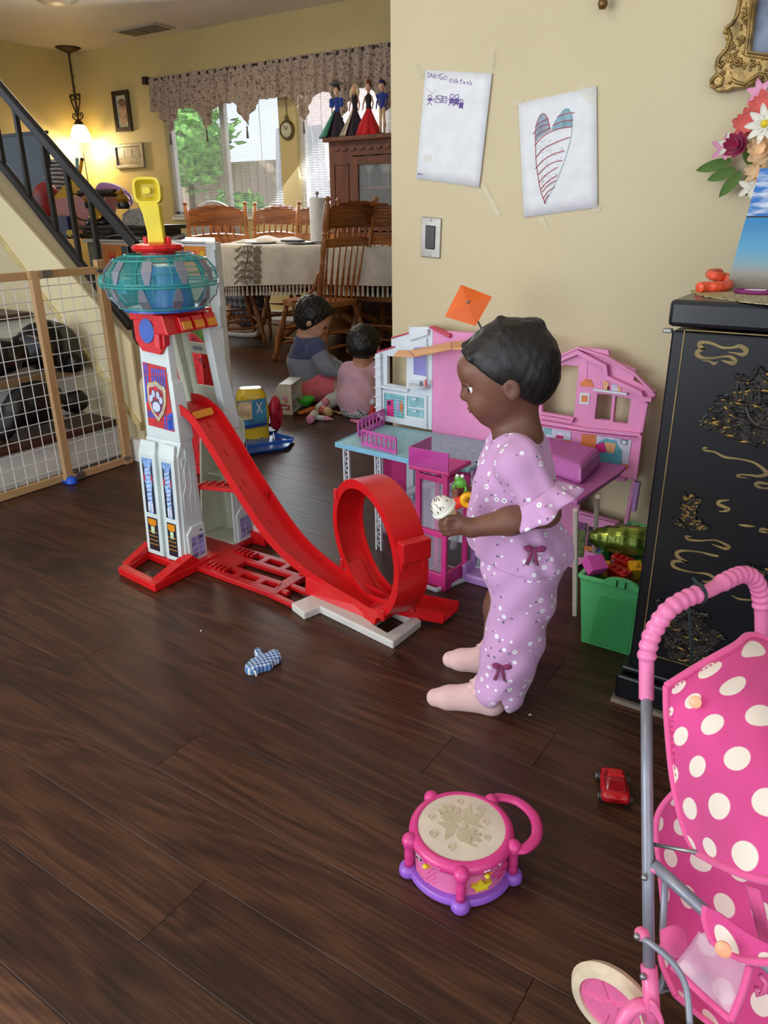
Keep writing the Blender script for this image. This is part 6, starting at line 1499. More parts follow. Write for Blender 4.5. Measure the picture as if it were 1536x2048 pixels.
brush([(1383,1073),(1372,1073),(1378,1079),(1400,1081),(1430,1080),(1450,1088),(1458,1094),(1450,1097),(1435,1092),(1423,1088)],[1,5,5,3,3,5,7,6,3,1])
brush([(1437,1112),(1425,1110),(1400,1104),(1370,1101),(1355,1104),(1355,1112),(1370,1122),(1378,1125),(1360,1122),(1346,1124),(1348,1133),(1365,1140),(1390,1145)],[4,5,3,4,7,8,6,3,5,8,7,4,2])
brush([(1390,1145),(1415,1148),(1430,1158),(1418,1164),(1405,1162)],[2,5,7,5,2])
brush([(1463,1190),(1480,1198),(1510,1200)],[1,4,2])
rl_=random.Random(9)
M_rel=mat('relief_black_gold',(40,36,32),rough=.28,var=.9,scale=60,metal=.3); M_relg=mat('relief_gold',(150,120,60),rough=.35,var=.5,scale=120,metal=.5)
def relief(out,n,name,m2share=.3,rs=(.0016,.004)):
    P=[C(p) for p in out]; xs=[p[0] for p in P]; zs_=[p[1] for p in P]
    base=MB().prism(P,[],cf_,0,.0035).build(name,M_rel,lc,bevel=.002)
    def inside(x,z):
        r=False
        for i in range(len(P)):
            x1,z1=P[i];x2,z2=P[i-1]
            if (z1>z)!=(z2>z) and x<(x2-x1)*(z-z1)/(z2-z1)+x1: r=not r
        return r
    A_=MB();B_=MB(); k=0
    while k<n:
        x=rl_.uniform(min(xs),max(xs)); z=rl_.uniform(min(zs_),max(zs_))
        if not inside(x,z): continue
        k+=1; r=rl_.uniform(*rs); mb=B_ if rl_.random()<m2share else A_
        if rl_.random()<.5: mb.ball((x,CF-.0035,z),(r,r*.8,r*.8),7,5)
        else:
            a=rl_.uniform(-.6,.6); l=r*3; mb.tube([(x-l*math.cos(a),CF-.003,z-l*math.sin(a)),(x,CF-.006,z+r*.4),(x+l*math.cos(a),CF-.003,z+l*math.sin(a))],[r*.3,r*.6,r*.3],5)
    A_.build('relief_carving',M_rel,base,smooth=True,kind='stuff'); B_.build('relief_gilding',M_relg,base,smooth=True,kind='stuff'); return base
relief([(1396,842),(1408,832),(1420,818),(1432,808),(1440,800),(1455,785),(1470,780),(1474,758),(1472,748),(1500,755),(1515,742),(1520,733),(1530,742),(1545,755),(1560,760),(1600,790),(1620,860),(1580,895),(1540,896),(1500,886),(1465,878),(1440,870),(1415,860),(1400,850)],420,'island_relief',.16)
# pagoda columns, roof and bridge of the island
g=MB()
for p,q in (((1476,765),(1474,800)),((1490,768),(1488,800)),((1505,770),(1504,805)),((1520,770),(1520,805))): a=C(p);b=C(q); g.beam((a[0],CF-.006,a[1]),(b[0],CF-.006,b[1]),.004,.004)
pts=[(1470,748),(1480,757),(1500,760),(1512,748),(1519,732),(1526,748),(1540,762)]; g.tube([(C(p)[0],CF-.007,C(p)[1]) for p in pts],.0028,6)
for k in range(6): a=C((1478,812+8*k)); b=C((1492,814+8*k)); g.beam((a[0],CF-.006,a[1]),(b[0],CF-.006,b[1]),.003,.003)
g.tube([(C(p)[0],CF-.008,C(p)[1]) for p in [(1492,812),(1498,832),(1515,850),(1540,856),(1570,840)]],.0035,6)
g.build('pagoda_carving',M_rel,lc,smooth='auto')
relief([(1367,1046),(1360,1000),(1367,984),(1378,995),(1386,985),(1390,996),(1404,997),(1394,1020),(1392,1042),(1402,1036),(1404,1046),(1418,1055),(1412,1062),(1390,1060),(1360,1052),(1346,1042),(1352,1036)],150,'sailing_boat_relief',.55,(.0012,.0026))
relief([(1312,1200),(1320,1196),(1335,1212),(1360,1212),(1380,1215),(1400,1225),(1420,1226),(1405,1240),(1420,1255),(1440,1262),(1450,1275),(1430,1290),(1400,1330),(1340,1320),(1320,1250)],260,'pine_relief',.12)
relief([(1490,1135),(1500,1131),(1560,1140),(1560,1152),(1510,1147)],60,'shore_relief',.2)
# doily, bracelet, hair ring and beach picture on the cabinet
ZT=.850
t=NT('gold_lace'); v=t.coord('Object'); o=t.n('ShaderNodeTexVoronoi'); t.l(v,o.inputs['Vector']); o.inputs['Scale'].default_value=150; t.col(t.ramp(o.outputs['Distance'],[(.2,(70,58,36)),(.5,(196,176,126))])); t.set(rough=.5,metal=.2); t.bump(o.outputs['Distance'],.8,.002)
P=[fl(*p,ZT) for p in ((1378,583),(1410,594),(1450,600),(1500,607),(1560,612))]; Q=[Vector((-.30,1.78,ZT)),Vector((-.24,1.8,ZT)),Vector((-.18,1.8,ZT)),Vector((-.08,1.8,ZT)),Vector((.02,1.8,ZT))]
Pp=spline(P,10); Qp=spline(Q,10); mb=MB(); n=len(Pp)
mb.grid(lambda u,v:(lambda i:Pp[i].lerp(Qp[i],v)+Vector((.004*math.sin(i*1.6)*(1-v),-.004*abs(math.sin(i*1.1))*(1-v),.0012)))(int(round(u*(n-1)))),n-1,8)
mb.build('lace_doily',t.m,None,label='gold lace doily spread along the top of the black cabinet',cat='doily',solid=.0012)
cc=fl(1432,582,ZT); pts=[fl(x,y,ZT)+Vector((0,0,z)) for x,y,z in ((1397,586,.010),(1412,585,.011),(1430,585,.011),(1450,583,.011),(1458,576,.012),(1450,570,.015),(1435,572,.018),(1422,571,.020),(1418,566,.020),(1436,563,.018))]
pp=spline(pts,7); MB().tube(pp,[.0095+.0007*math.sin(i*1.7) for i in range(len(pp))],12).build('spiral_bracelet',mat('neon_coral',(255,92,58),rough=.4,var=.15,scale=60),None,label='neon coral spiral bracelet on the left corner of the black cabinet',smooth=True,cat='bracelet')
c=fl(1505,589,ZT); MB().tube([c+Vector((.030*math.cos(a)-.006*math.sin(a),.022*math.sin(a),.0055)) for a in [2*PI*k/32 for k in range(32)]],.004,8,closed=True).build('hair_tie',mat('plum_elastic',(128,38,104),rough=.7),None,label='plum coloured elastic ring on the doily in front of the beach picture',smooth=True,cat='hair tie')
for k in range(2):
    MB().box(c+Vector((.002+.006*k,.002+.008*k,.006)),(.036,.007,.006),Rz(.12*k)).build('white_eraser_stick',M_paper,None,label=['nearer white stick lying inside the plum elastic ring','farther white stick lying inside the plum elastic ring'][k],cat='stick',bevel=.002)
b0_=fl(1451,579,ZT+.001); t0_=ony(1520,337,b0_.y+.10); dirx=Vector((1,.06,0)).normalized(); Wd=.36
t=NT('beach_print'); tc=t.n('ShaderNodeTexCoord'); sx=t.n('ShaderNodeSeparateXYZ'); t.l(tc.outputs['UV'],sx.inputs[0]); nv=t.coord('UV',scale=(3,9,1)); nz=t.noise(nv,2.2,4)
sky=t.mix(t.ramp(nz,[(.46,(0,0,0,1)),(.66,(1,1,1,1))]),(58,118,190),(206,214,226)); wat=t.ramp(t.math('ADD',sx.outputs[1],t.math('MULTIPLY',nz,.05)),[(.06,(120,110,100)),(.16,(150,146,136)),(.24,(130,160,170)),(.36,(96,158,192)),(.58,(62,132,184))])
hor=t.math('GREATER_THAN',sx.outputs[1],.605); line=t.math('LESS_THAN',t.math('ABSOLUTE',t.math('SUBTRACT',sx.outputs[1],.602)),.006)
t.col(t.mix(line,t.mix(hor,wat,sky),(40,50,52))); t.set(rough=.35)
th=thing('beach_picture','unframed beach photo panel of blue sea and sky leaning behind the coral bracelet','picture',(b0_.x+.18,b0_.y,ZT))
mb=MB(); vs=[b0_,b0_+dirx*Wd,t0_+dirx*Wd,t0_]; bk=Vector((0,.006,0)); mb.add(vs+[v+bk for v in vs],[(0,1,2,3),(7,6,5,4),(0,4,5,1),(1,5,6,2),(2,6,7,3),(3,7,4,0)])
mb.build('photo_panel',t.m,th,uv=[(0,0),(1,0),(1,1),(0,1)]*2)
# silk flowers on the wall
th=thing('silk_flower_spray','spray of silk flowers with a magenta bloom and white daisies below the gold frame','flowers',(-.40,2.02,1.10))
def petal_flower(c,n,r,m,cup=.3,name='flower',layers=1,wd=.42,mc=None,facing=(-.25,-.95,.1)):
    c=Vector(c); z=Vector(facing).normalized(); x=z.orthogonal().normalized(); y=z.cross(x); mb=MB()
    for Lr_ in range(layers):
        rr=r*(1-.28*Lr_)
        for k in range(n):
            a=2*PI*(k+.5*Lr_)/n; d=x*math.cos(a)+y*math.sin(a); s_=z.cross(d)
            def fn(u,v,d=d,s_=s_,rr=rr,Lr_=Lr_): w=math.sin(PI*min(.98,.12+.86*u))**.7; return c+d*rr*u+s_*rr*wd*w*(v-.5)*2*.6+z*(cup*rr*u*u*(1+.8*Lr_)+.006*Lr_+.10*rr*(2*v-1)**2)
            mb.grid(fn,6,4)
    f=mb.build(name,m,th,smooth=True)
    if mc: MB().ball(c+z*.005,(r*.2,r*.2,r*.2),10,6).build('flower_centre',mc,f,smooth=True)
W_=lambda x,y,Y=2.03:ony(x,y,Y)
M_mg=cloth('silk_magenta',(178,30,90)); M_co=cloth('silk_coral',(226,112,104)); M_wt=cloth('silk_white',(232,228,214)); M_cr=cloth('silk_cream',(238,204,160)); M_pp=cloth('silk_pale_pink',(226,160,190)); M_lf=cloth('silk_leaf',(84,116,52))
for (x,y,L,a) in ((1462,322,.075,PI+.25),(1470,338,.06,PI+.4),(1482,345,.065,PI+.95),(1500,330,.05,PI/2+.2),(1502,345,.05,-PI/2)):
    c=W_(x,y,2.05); mb=MB(); d=Vector((math.cos(a),0,math.sin(a))); s_=Vector((-d.z,0,d.x))
    mb.grid(lambda u,v:c+d*L*u+s_*(v-.5)*2*.013*math.sin(PI*min(1,.1+.9*u))**.8+Vector((0,-.012*u-.006*abs(v-.5),0)),8,4); mb.build('leaf',M_lf,th,smooth=True)
petal_flower(W_(1500,250,2.03),6,.035,M_co,.5,'coral_bloom',2,.6); petal_flower(W_(1532,215,2.03),6,.035,M_co,.5,'coral_bloom',2,.6); petal_flower(W_(1520,185,2.04),6,.028,M_pp,.3,'pink_bloom',1)
petal_flower(W_(1449,297,2.04),5,.030,M_pp,.3,'pink_bloom'); petal_flower(W_(1462,290,2.03),6,.028,M_wt,.3,'white_bloom')
petal_flower(W_(1480,293,2.00),7,.028,M_mg,.9,'magenta_bloom',3,.7); petal_flower(W_(1531,248,1.98),9,.042,M_wt,.15,'daisy',1,.34,M_yel); petal_flower(W_(1530,300,2.0),6,.034,M_cr,.6,'cream_bloom',3,.7); petal_flower(W_(1515,345,2.03),6,.028,M_cr,.4,'cream_bloom',2); petal_flower(W_(1500,375,2.03),5,.028,M_wt,.2,'white_bloom')
# ornate gold frame
M_gf=mat('antique_gold_frame',(150,122,70),rough=.35,var=.35,scale=30,metal=.55,bump=.4,bscale=90)
th=thing('gold_picture_frame','ornate antique gold picture frame cut off at the top right corner','picture frame',(-.2,WR,1.30))
F_=lambda p:(lambda q:(q.x,q.z))(ony(p[0],p[1],WR-.02))
of_=[(1476,-60),(1478,0),(1466,48),(1450,58),(1446,68),(1455,80),(1452,98),(1434,116),(1430,134),(1434,146),(1420,160),(1421,176),(1436,185),(1455,184),(1468,178),(1488,178),(1504,170),(1516,160),(1530,158),(1545,166),(1600,170),(1600,-60)]
in_=[(1522,-50),(1503,108),(1560,116),(1580,-50)]
frm=MB().prism([F_(p) for p in of_],[[F_(p) for p in in_]],lambda u,v,t:(u,WR-t,v),.002,.032).build('frame_body',M_gf,th,bevel=.008)
T=lambda L,r,nm,yy=.034: MB().tube([Vector((F_(p)[0],WR-yy,F_(p)[1])) for p in L],r,8).build(nm,M_gf,th,smooth=True)
T([(1512,-50),(1494,112),(1560,122)],.0045,'inner_moulding'); T([(1518,-50),(1500,106),(1560,114)],.003,'inner_moulding',.036); T([(1488,-50),(1478,30),(1466,50),(1454,58),(1452,66),(1458,68)],.004,'scroll_edge'); T([(1458,60),(1464,78),(1456,100),(1440,118),(1438,130),(1446,136),(1450,130),(1444,126)],.004,'scroll_edge'); T([(1460,170),(1466,160),(1474,166),(1490,170),(1505,160),(1520,150),(1532,152),(1536,162),(1526,164)],.004,'scroll_edge'); T([(1426,170),(1428,158),(1440,150),(1448,158),(1444,172),(1432,176),(1427,168)],.0035,'corner_scroll')
g=MB(); rg=random.Random(2)
for k in range(120):
    t_=rg.random(); 
    if t_<.55: x=1466+rg.gauss(0,7); y=112+rg.gauss(0,14)
    elif t_<.8: x=1484+rg.gauss(0,4)+ (100-rg.uniform(0,110))*.1; y=rg.uniform(-10,110)
    else: x=rg.uniform(1480,1545); y=134+rg.gauss(0,5)
    u,v=F_((x,y)); r=rg.uniform(.0018,.0038); g.ball((u,WR-.034,v),(r,r*.7,r),7,5)
g.build('floral_ornament',M_gf,th,smooth=True)
for (x,y,r) in ((1478,126,.009),(1484,85,.006),(1494,45,.006),(1448,147,.005)):
    u,v=F_((x,y)); g=MB()
    for k in range(7): a=2*PI*k/7; g.ball((u+r*.7*math.cos(a),WR-.036,v+r*.7*math.sin(a)),(r*.42,r*.3,r*.42),8,5)
    g.ball((u,WR-.039,v),r*.35,8,5); g.build('rosette',M_gf,th,smooth=True)
MB().b2((F_((1503,50))[0],WR-.012,F_((1503,118))[1]),(F_((1585,50))[0],WR-.004,F_((1520,-55))[1])).build('picture_glass',mat('picture_grey_blue',(120,130,150),rough=.15,var=.4,scale=14),th)
# papers taped to the wall
def wallquad(name,label,cat,P,m,Y=WR-.001,lift=.0015,curl=.0):
    q=[ony(a,b,Y) for a,b in P]; c=sum(q,Vector())/4
    th=thing(name,label,cat,c); n=8
    def fn(u,v): 
        p=(q[0].lerp(q[1],u)).lerp(q[3].lerp(q[2],u),v); return (p.x,p.y-lift-curl*(abs(u-.5)*2)**3,p.z)
    MB().grid(fn,n,n).build('sheet',m,th,smooth=True,solid=.0006)
    def fm(u,v,t): p=(q[0].lerp(q[1],u)).lerp(q[3].lerp(q[2],u),v); return Vector((p.x,p.y-lift-curl*(abs(u-.5)*2)**3-.0008-t,p.z))
    return th,fm,(q[1]-q[0]).length,(q[3]-q[0]).length
M_inkp=mat('purple_marker',(92,52,140),rough=.6); M_inkr=mat('red_marker',(180,50,60),rough=.6); M_inkb=mat('teal_marker',(130,164,178),rough=.6,var=.2,scale=60)
th1,fm1,w1_,h1_=wallquad('handwritten_note','white paper with purple child handwriting taped high on the wall beside the dining opening','paper',[(853,140),(986,147),(960,375),(834,357)],M_paper,curl=.004)
def pen(th,fm,w,h,strokes,m,wd,name='pen_strokes',k0=0):
    mb=MB()
    for s_ in strokes:
        P=[(p[0]/w,p[1]/h) for p in s_]
        Q=[(p[0]*w,p[1]*h) for p in P]
        mb.ribbon(Q,wd,lambda u,v,t:fm(u/w,v/h,t),0,.0003)
    return mb.build(name,m,th)
# coordinates in metres from the top left corner of the sheet
S=lambda x,y:(x/133*w1_,(y)/225*h1_)
LET={'D':[[(0,0),(0,10)],[(0,0),(5,3),(5,7),(0,10)]],'N':[[(0,10),(0,1),(5,10),(5,0)]],'V':[[(0,2),(2.5,10),(5,2)]],'O':[[(2.5,2),(0,5),(1,9),(4,9),(5,5),(2.5,2)]],'T':[[(2.5,1),(2.5,10)],[(0,3),(6,2)]],'G':[[(5,1),(1,1),(0,6),(2,10),(5,9),(5,6),(2,6)]],'H':[[(0,0),(0,10)],[(0,6),(3,5),(4,10)]],'A':[[(0,9),(2,4),(4,9)],[(1,7),(4,7)]],'E':[[(4,4),(1,4),(1,9),(4,9)],[(1,6),(4,6)]],'R':[[(0,4),(0,10)],[(0,5),(3,4),(4,6)]]}
st_=[]
def word(s,x,y,sc,dy=0,adv=8):
    for ch in s:
        if ch!=' ':
            for l in LET[ch]: st_.append([S(x+a*sc,y+b*sc) for a,b in l])
        x+=adv*sc; y+=dy
word('DNOT',6,5,1.0,.4,6.5); word('GO',30,5,1.25,1,6.5); word('OVHTAEH',50,12,1.0,.5,6.9)
pen(th1,fm1,w1_,h1_,st_,M_inkp,.0011,'handwriting')
st_=[]
def stick(x,y,s_,fill=0):
    st_.append([S(x+4*s_*math.cos(a),y+4*s_*math.sin(a)) for a in [k*PI/4 for k in range(9)]]); st_.append([S(x,y+4*s_),S(x,y+12*s_)]); st_.append([S(x-7*s_,y+7*s_),S(x+7*s_,y+6*s_)]); st_.append([S(x-5*s_,y+19*s_),S(x,y+12*s_),S(x+5*s_,y+19*s_)])
    for k in range(fill): st_.append([S(x-4*s_,y+(6+1.6*k)*s_),S(x+5*s_,y+(5+1.6*k)*s_)])
stick(14,52,.9,3); st_+= [[S(26,50),S(38,49),S(38,62),S(26,63),S(26,50),S(38,62)],[S(26,56),S(38,55)],[S(40,50),S(48,50),S(48,62),S(40,62),S(40,50)],[S(41,54),S(47,53)],[S(41,58),S(47,58)],[S(22,54),S(22,62)]]
stick(58,48,1.0,6); stick(68,48,1.0,7); stick(78,56,.8,8)
pen(th1,fm1,w1_,h1_,st_,M_inkp,.0016,'stick_figures')
st_=[]; word('NOT',3,212,.45,0,9); pen(th1,fm1,w1_,h1_,st_,M_inkp,.0010,'small_handwriting')
pen(th1,fm1,w1_,h1_,[[S(6,38),S(16,44),S(26,38)],[S(14,42),S(22,46)]],mat('pencil_grey',(170,168,170),rough=.7),.0008,'pencil_marks')
th2,fm2,w2_,h2_=wallquad('heart_drawing','white paper with a tall red striped heart taped right of the note','drawing',[(1038,207),(1194,172),(1196,415),(1049,435)],M_paper,curl=.003)
q2=[ony(a,b,WR-.001) for a,b in [(1038,207),(1194,172),(1196,415),(1049,435)]]
Wm=lambda p:(lambda q:(q.x,q.z))(ony(p[0],p[1],WR-.004))
Z2=lambda z:(800+z[0]/3.339,80+z[1]/3.339)   # from the zoomed crop
def draw(strokes,m,wd,name,t=0):
    mb=MB()
    for s_ in strokes:
        P=[Wm(Z2(p)) for p in s_]; P=[(v.x,v.y) for v in spline([Vector((*p,0)) for p in P],4)] if len(P)>2 else P
        mb.ribbon(P,wd,lambda u,v,tt:(u,WR-.0045-t-tt,v),0,.0003)
    return mb.build(name,m,th2)
MB().prism([Wm(Z2(p)) for p in ((905,680),(903,620),(912,560),(930,510),(955,492),(975,505),(990,545),(1003,600),(960,630),(925,655))],[],lambda u,v,t:(u,WR-.0043-t,v),0,.0002).build('teal_lobe',mat('teal_grey_marker',(140,158,174),rough=.6,var=.12,scale=90),th2)
MB().prism([Wm(Z2(p)) for p in ((1010,600),(1030,550),(1070,490),(1100,458),(1125,456),(1148,490),(1150,575),(1080,590),(1035,600))],[],lambda u,v,t:(u,WR-.0043-t,v),0,.0002).build('teal_lobe',M_inkb,th2)
draw([[(1150,500),(1148,600),(1130,700),(1100,800),(1050,930),(1000,1030),(970,1090)]],M_inkb,.0010,'teal_outline')
draw([[(905,690),(903,620),(915,550),(940,500),(965,495),(985,530),(1003,600)],[(905,690),(908,800),(920,900),(940,1010),(970,1095)]],M_inkr,.0016,'heart_outline')
draw([[(905,578),(940,548),(990,527)],[(888,628),(930,585),(992,562)],[(908,645),(950,612),(1000,588)],[(900,703),(960,640),(1050,595),(1145,580)],[(1050,513),(1110,492),(1165,485)],[(1020,572),(1080,545),(1155,535)],[(908,785),(960,725),(1050,680),(1132,650)],[(905,860),(960,800),(1030,760),(1095,742)],[(922,900),(970,850),(1030,815),(1082,805)],[(930,950),(980,895),(1050,850)],[(938,1000),(985,945),(1050,905)],[(950,1015),(990,970),(1040,938)],[(955,1060),(990,1010),(1032,983)],[(965,1090),(975,1060),(992,1035)]],M_inkr,.0018,'red_stripes',.0003)
g=MB(); rr_=random.Random(4)
for k in range(120):
    y=rr_.uniform(660,980); x=rr_.uniform(915+(y-700)*.12,1120-(y-660)*.3); u,v=Wm(Z2((x,y))); g.b2((u-.0006,WR-.0050,v-.0006),(u+.0006,WR-.0046,v+.0008))
g.build('marker_dots',mat('blue_dots',(110,130,150),rough=.6),th2)
M_tape=glass('clear_tape',(226,220,196),.16,.12)
for i,(P,L) in enumerate((([(825,130),(836,126),(852,150),(842,158)],'strip of clear tape on the wall left of the handwritten note'),([(983,100),(992,101),(989,140),(981,139)],'strip of clear tape on the wall above the handwritten note'),([(962,368),(970,366),(1004,428),(996,432)],'long strip of clear tape hanging below the handwritten note'),([(1026,203),(1048,198),(1046,212),(1028,214)],'clear tape on the top left corner of the heart drawing'),([(1156,176),(1172,166),(1196,186),(1192,218),(1160,190)],'clear tape on the top right corner of the heart drawing'),([(1184,412),(1204,410),(1200,424),(1184,422)],'clear tape on the bottom right corner of the heart drawing'),([(1078,437),(1088,436),(1098,452),(1090,454)],'crumpled clear tape below the heart drawing'),([(850,310),(864,308),(866,324),(850,324)],'clear tape square on the lower left of the handwritten note'))):
    MB().prism([(lambda q:(q.x,q.z))(ony(a,b,WR)) for a,b in P],[],lambda u,v,t:(u,WR-t,v),.0056,.0062).build('clear_tape',M_tape,None,label=L,cat='tape')
# switch
Wp=lambda a:(lambda q:(q.x,q.z))(ony(a[0],a[1],WR))
M_plate=mat('brushed_steel_plate',(150,146,138),rough=.38,metal=.7,var=.1)
sp0=Wp((864,475)); th=thing('light_switch','brushed steel plate with a black rocker switch below the handwritten note','switch',(sp0[0],WR,sp0[1]-.055))
MB().prism([Wp((845,433)),Wp((884,437)),Wp((881,517)),Wp((843,513))],[],lambda u,v,t:(u,WR-t,v),0,.006).build('wall_plate',M_plate,th,bevel=.002)
MB().prism([Wp((854,450)),Wp((873,452)),Wp((871,499)),Wp((853,497))],[],lambda u,v,t:(u,WR-t,v),.006,.010).build('rocker',mat('black_rocker',(22,21,20),rough=.35),th,bevel=.002)
for a in ((864,440),(861,510)): c=Wp(a); MB().lathe([(.004,0),(.003,.002),(0,.0025)],(c[0],WR-.006,c[1]),(0,-1,0),12).build('screw',M_steel,th)
c=ony(1206,2,WR-.03); MB().lathe([(0,-.018),(.008,-.016),(.012,-.006),(.010,.002),(.006,.006),(.012,.012),(.007,.03),(.007,.12)],c,seg=14).build('brass_hook_end',mat('brass_end',(120,90,50),rough=.35,metal=.6),None,label='tip of a brass wall hook at the top edge above the heart drawing',smooth=True,cat='hook')
# ================================================================== FOREGROUND TOYS
# polka dot material on UV
def polka(name,base,dot,r=.28,sc=1.):
    t=NT(name); tc=t.n('ShaderNodeTexCoord'); mp_=t.n('ShaderNodeMapping'); t.l(tc.outputs['UV'],mp_.inputs[0]); mp_.inputs['Scale'].default_value=(sc,sc,1)
    s=t.n('ShaderNodeSeparateXYZ'); t.l(mp_.outputs[0],s.inputs[0]); x,y=s.outputs[0],s.outputs[1]
    row=t.math('FLOOR',y); off=t.math('MULTIPLY',t.math('MODULO',t.math('ABSOLUTE',row),2.),.5)
    fx_=t.math('SUBTRACT',t.math('FRACT',t.math('ADD',x,off)),.5); fy_=t.math('SUBTRACT',t.math('FRACT',y),.5)
    d=t.math('SQRT',t.math('ADD',t.math('MULTIPLY',fx_,fx_),t.math('MULTIPLY',fy_,fy_)))
    m=t.ramp(d,[(r-.012,(1,1,1,1)),(r+.012,(0,0,0,1))]); v=t.coord('Object')
    t.col(t.mix(m,t.ramp(t.noise(v,12,2),[(.3,tuple(q*.93 for q in base)),(.7,base)]),dot)); t.set(rough=.85,sheen=.15); t.bump(t.noise(v,900,2),.25,.0006); return t.m
M_pol=polka('pink_polka_fabric',(222,72,142),(238,222,206)); M_bind=cloth('pink_binding',(236,92,152)); M_pole=mat('stroller_tube_grey',(140,142,152),rough=.35,metal=.25,var=.06); M_pkp=plastic('stroller_pink_plastic',(232,110,158),rough=.3); M_grip=plastic('stroller_grip_pink',(238,126,176),rough=.28)
sw=thing('doll_stroller','pink polka dot doll stroller with grey tubes and a ribbed pink handle','doll stroller',(.05,.85,0))
Dp=lambda x,y,D:Vector(dep(x,y,D))
def smoothgrid(ctrl,nu,nv):
    """ctrl rows of points -> smooth interpolated grid function"""
    R=[spline(r,nu) for r in ctrl]; n=len(R[0]); cols=[spline([r[i] for r in R],nv) for i in range(n)]
    return cols
def sheet(ctrl,name,m,nu=7,nv=7,wr=.0,uvs=26.,solid=.002,label=None,fold=None):
    cols=smoothgrid(ctrl,nu,nv); a=len(cols); b=len(cols[0]); vs=[];uv=[]
    # arc length UV
    U=[[0]*b for _ in range(a)];V=[[0]*b for _ in range(a)]
    mj=b//2
    acc=0
    for i in range(a):
        if i: acc+=(cols[i][mj]-cols[i-1][mj]).length
        for j in range(b): U[i][j]=acc
    mi=a//2; acc=0
    for j in range(b):
        if j: acc+=(cols[mi][j]-cols[mi][j-1]).length
        for i in range(a): V[i][j]=acc
    for i in range(a):
        for j in range(b):
            p=cols[i][j]
            if wr:
                d=(CAM*0+Vector((.15,-.95,.2))).normalized(); p=p+d*wr*(math.sin(U[i][j]*70+2*math.sin(V[i][j]*30))*.6+math.sin(V[i][j]*45+U[i][j]*60)*.4)
            vs.append(p); uv.append((U[i][j]*uvs,V[i][j]*uvs))
    mb=MB().add(vs,[(i*b+j,(i+1)*b+j,(i+1)*b+j+1,i*b+j+1) for i in range(a-1) for j in range(b-1)])
    o=mb.build(name,m,sw,smooth=True,solid=solid,uv=uv,label=label); return o,cols
# frame
MB().tube([Dp(1293,1392,.862),Dp(1294,1560,.80),Dp(1296,1750,.745),Dp(1298,1945,.70)],.0072,14).build('left_pole',M_pole,sw,smooth=True)
hp=[Dp(1293,1398,.862),Dp(1293,1345,.872),Dp(1294,1310,.878),Dp(1305,1268,.885),Dp(1335,1222,.90),Dp(1375,1196,.925),Dp(1420,1180,.955),Dp(1455,1160,.985),Dp(1485,1149,1.015),Dp(1508,1158,1.035),Dp(1520,1185,1.05),Dp(1523,1225,1.055),Dp(1524,1270,1.055)]
pp=spline(hp,14); Ls=[0]
for a,b in zip(pp[:-1],pp[1:]): Ls.append(Ls[-1]+(b-a).length)
tot=Ls[-1]; rr=[]
for i,p in enumerate(pp):
    s_=Ls[i]/tot; ribbed=(.13<s_<.44) or (.54<s_<.89)
    rr.append((.0098+.0024*abs(math.sin(Ls[i]*PI/.0125)) if ribbed else .0094))
MB().tube(pp,rr,18).build('ribbed_handle',M_grip,sw,smooth=True)
ip=pp[int(len(pp)*.49)]; ii=int(len(pp)*.46); tdir=(pp[ii+1]-pp[ii-1]).normalized(); xx=tdir.orthogonal().normalized(); yy=tdir.cross(xx)
hb=MB(); M_hb=mat('dark_hair_band',(32,48,48),rough=.8)
hb.tube([pp[ii]+(xx*math.cos(a)+yy*math.sin(a))*.0125 for a in [2*PI*k/20 for k in range(20)]],.0018,6,closed=True)
th=thing('hair_band','dark green hair band knotted round the ribbed stroller handle','hair band',tuple(pp[ii])); hb.build('loop',M_hb,th,smooth=True)
c=Dp(1400,1178,.935); MB().tube(spline([Dp(1408,1186,.935),Dp(1405,1172,.93),Dp(1394,1165,.93),Dp(1388,1158,.93),Dp(1384,1156,.93)],4),.0022,6).build('knot_end',M_hb,th,smooth=True)
MB().tube([Dp(1378,1215,.94),Dp(1380,1262,.94),Dp(1382,1300,.94),Dp(1384,1330,.94)],.0016,6).build('hanging_end',M_hb,th)
MB().tube([Dp(1524,1265,1.055),Dp(1524,1400,1.0),Dp(1520,1700,.93),Dp(1515,1990,.88)],.0072,12).build('right_pole',M_pole,sw,smooth=True)
MB().tube([Dp(1306,1728,.752),Dp(1380,1795,.735),Dp(1460,1868,.715),Dp(1560,1950,.69)],.0075,12).build('cross_bar',M_pole,sw,smooth=True)
MB().tube([Dp(1308,1689,.765),Dp(1345,1696,.755),Dp(1400,1706,.74)],.0024,8).build('thin_rod',M_steel,sw,smooth=True)
MB().tube([Dp(1330,1765,.80),Dp(1326,1860,.79),Dp(1330,1950,.77),Dp(1316,1985,.75)],.0045,10).build('rear_strut',M_pole,sw,smooth=True)
MB().tube(spline([Dp(1272,1872,.69),Dp(1300,1886,.68),Dp(1345,1925,.67),Dp(1372,1975,.66),Dp(1380,2050,.64)],5),.0038,10).build('curved_rod',M_pole,sw,smooth=True)
for (x,y,D,r) in ((1284,1868,.69,.009),(1310,1736,.75,.008)): MB().ball(Dp(x,y,D),(r,r,r*.8),12,8).build('pink_cap',M_pkp,sw,smooth=True)
for (x,y,D) in ((1289,1755,.734),(1286,1953,.688),(1274,1873,.683)): MB().ball(Dp(x,y,D),.0042,10,6).build('rivet',M_steel,sw,smooth=True)
MB().tube([Dp(1298,1932,.702),Dp(1302,1990,.69),Dp(1306,2040,.68)],[.0098,.0095,.0095],14).build('pink_sleeve',M_pkp,sw,smooth=True)
j=Dp(1302,2010,.69)
MB().tube(spline([Dp(1240,2052,.665),Dp(1262,2020,.675),Dp(1290,2012,.685),Dp(1300,2040,.685)],4),.009,10).build('wheel_fork',M_pkp,sw,smooth=True)
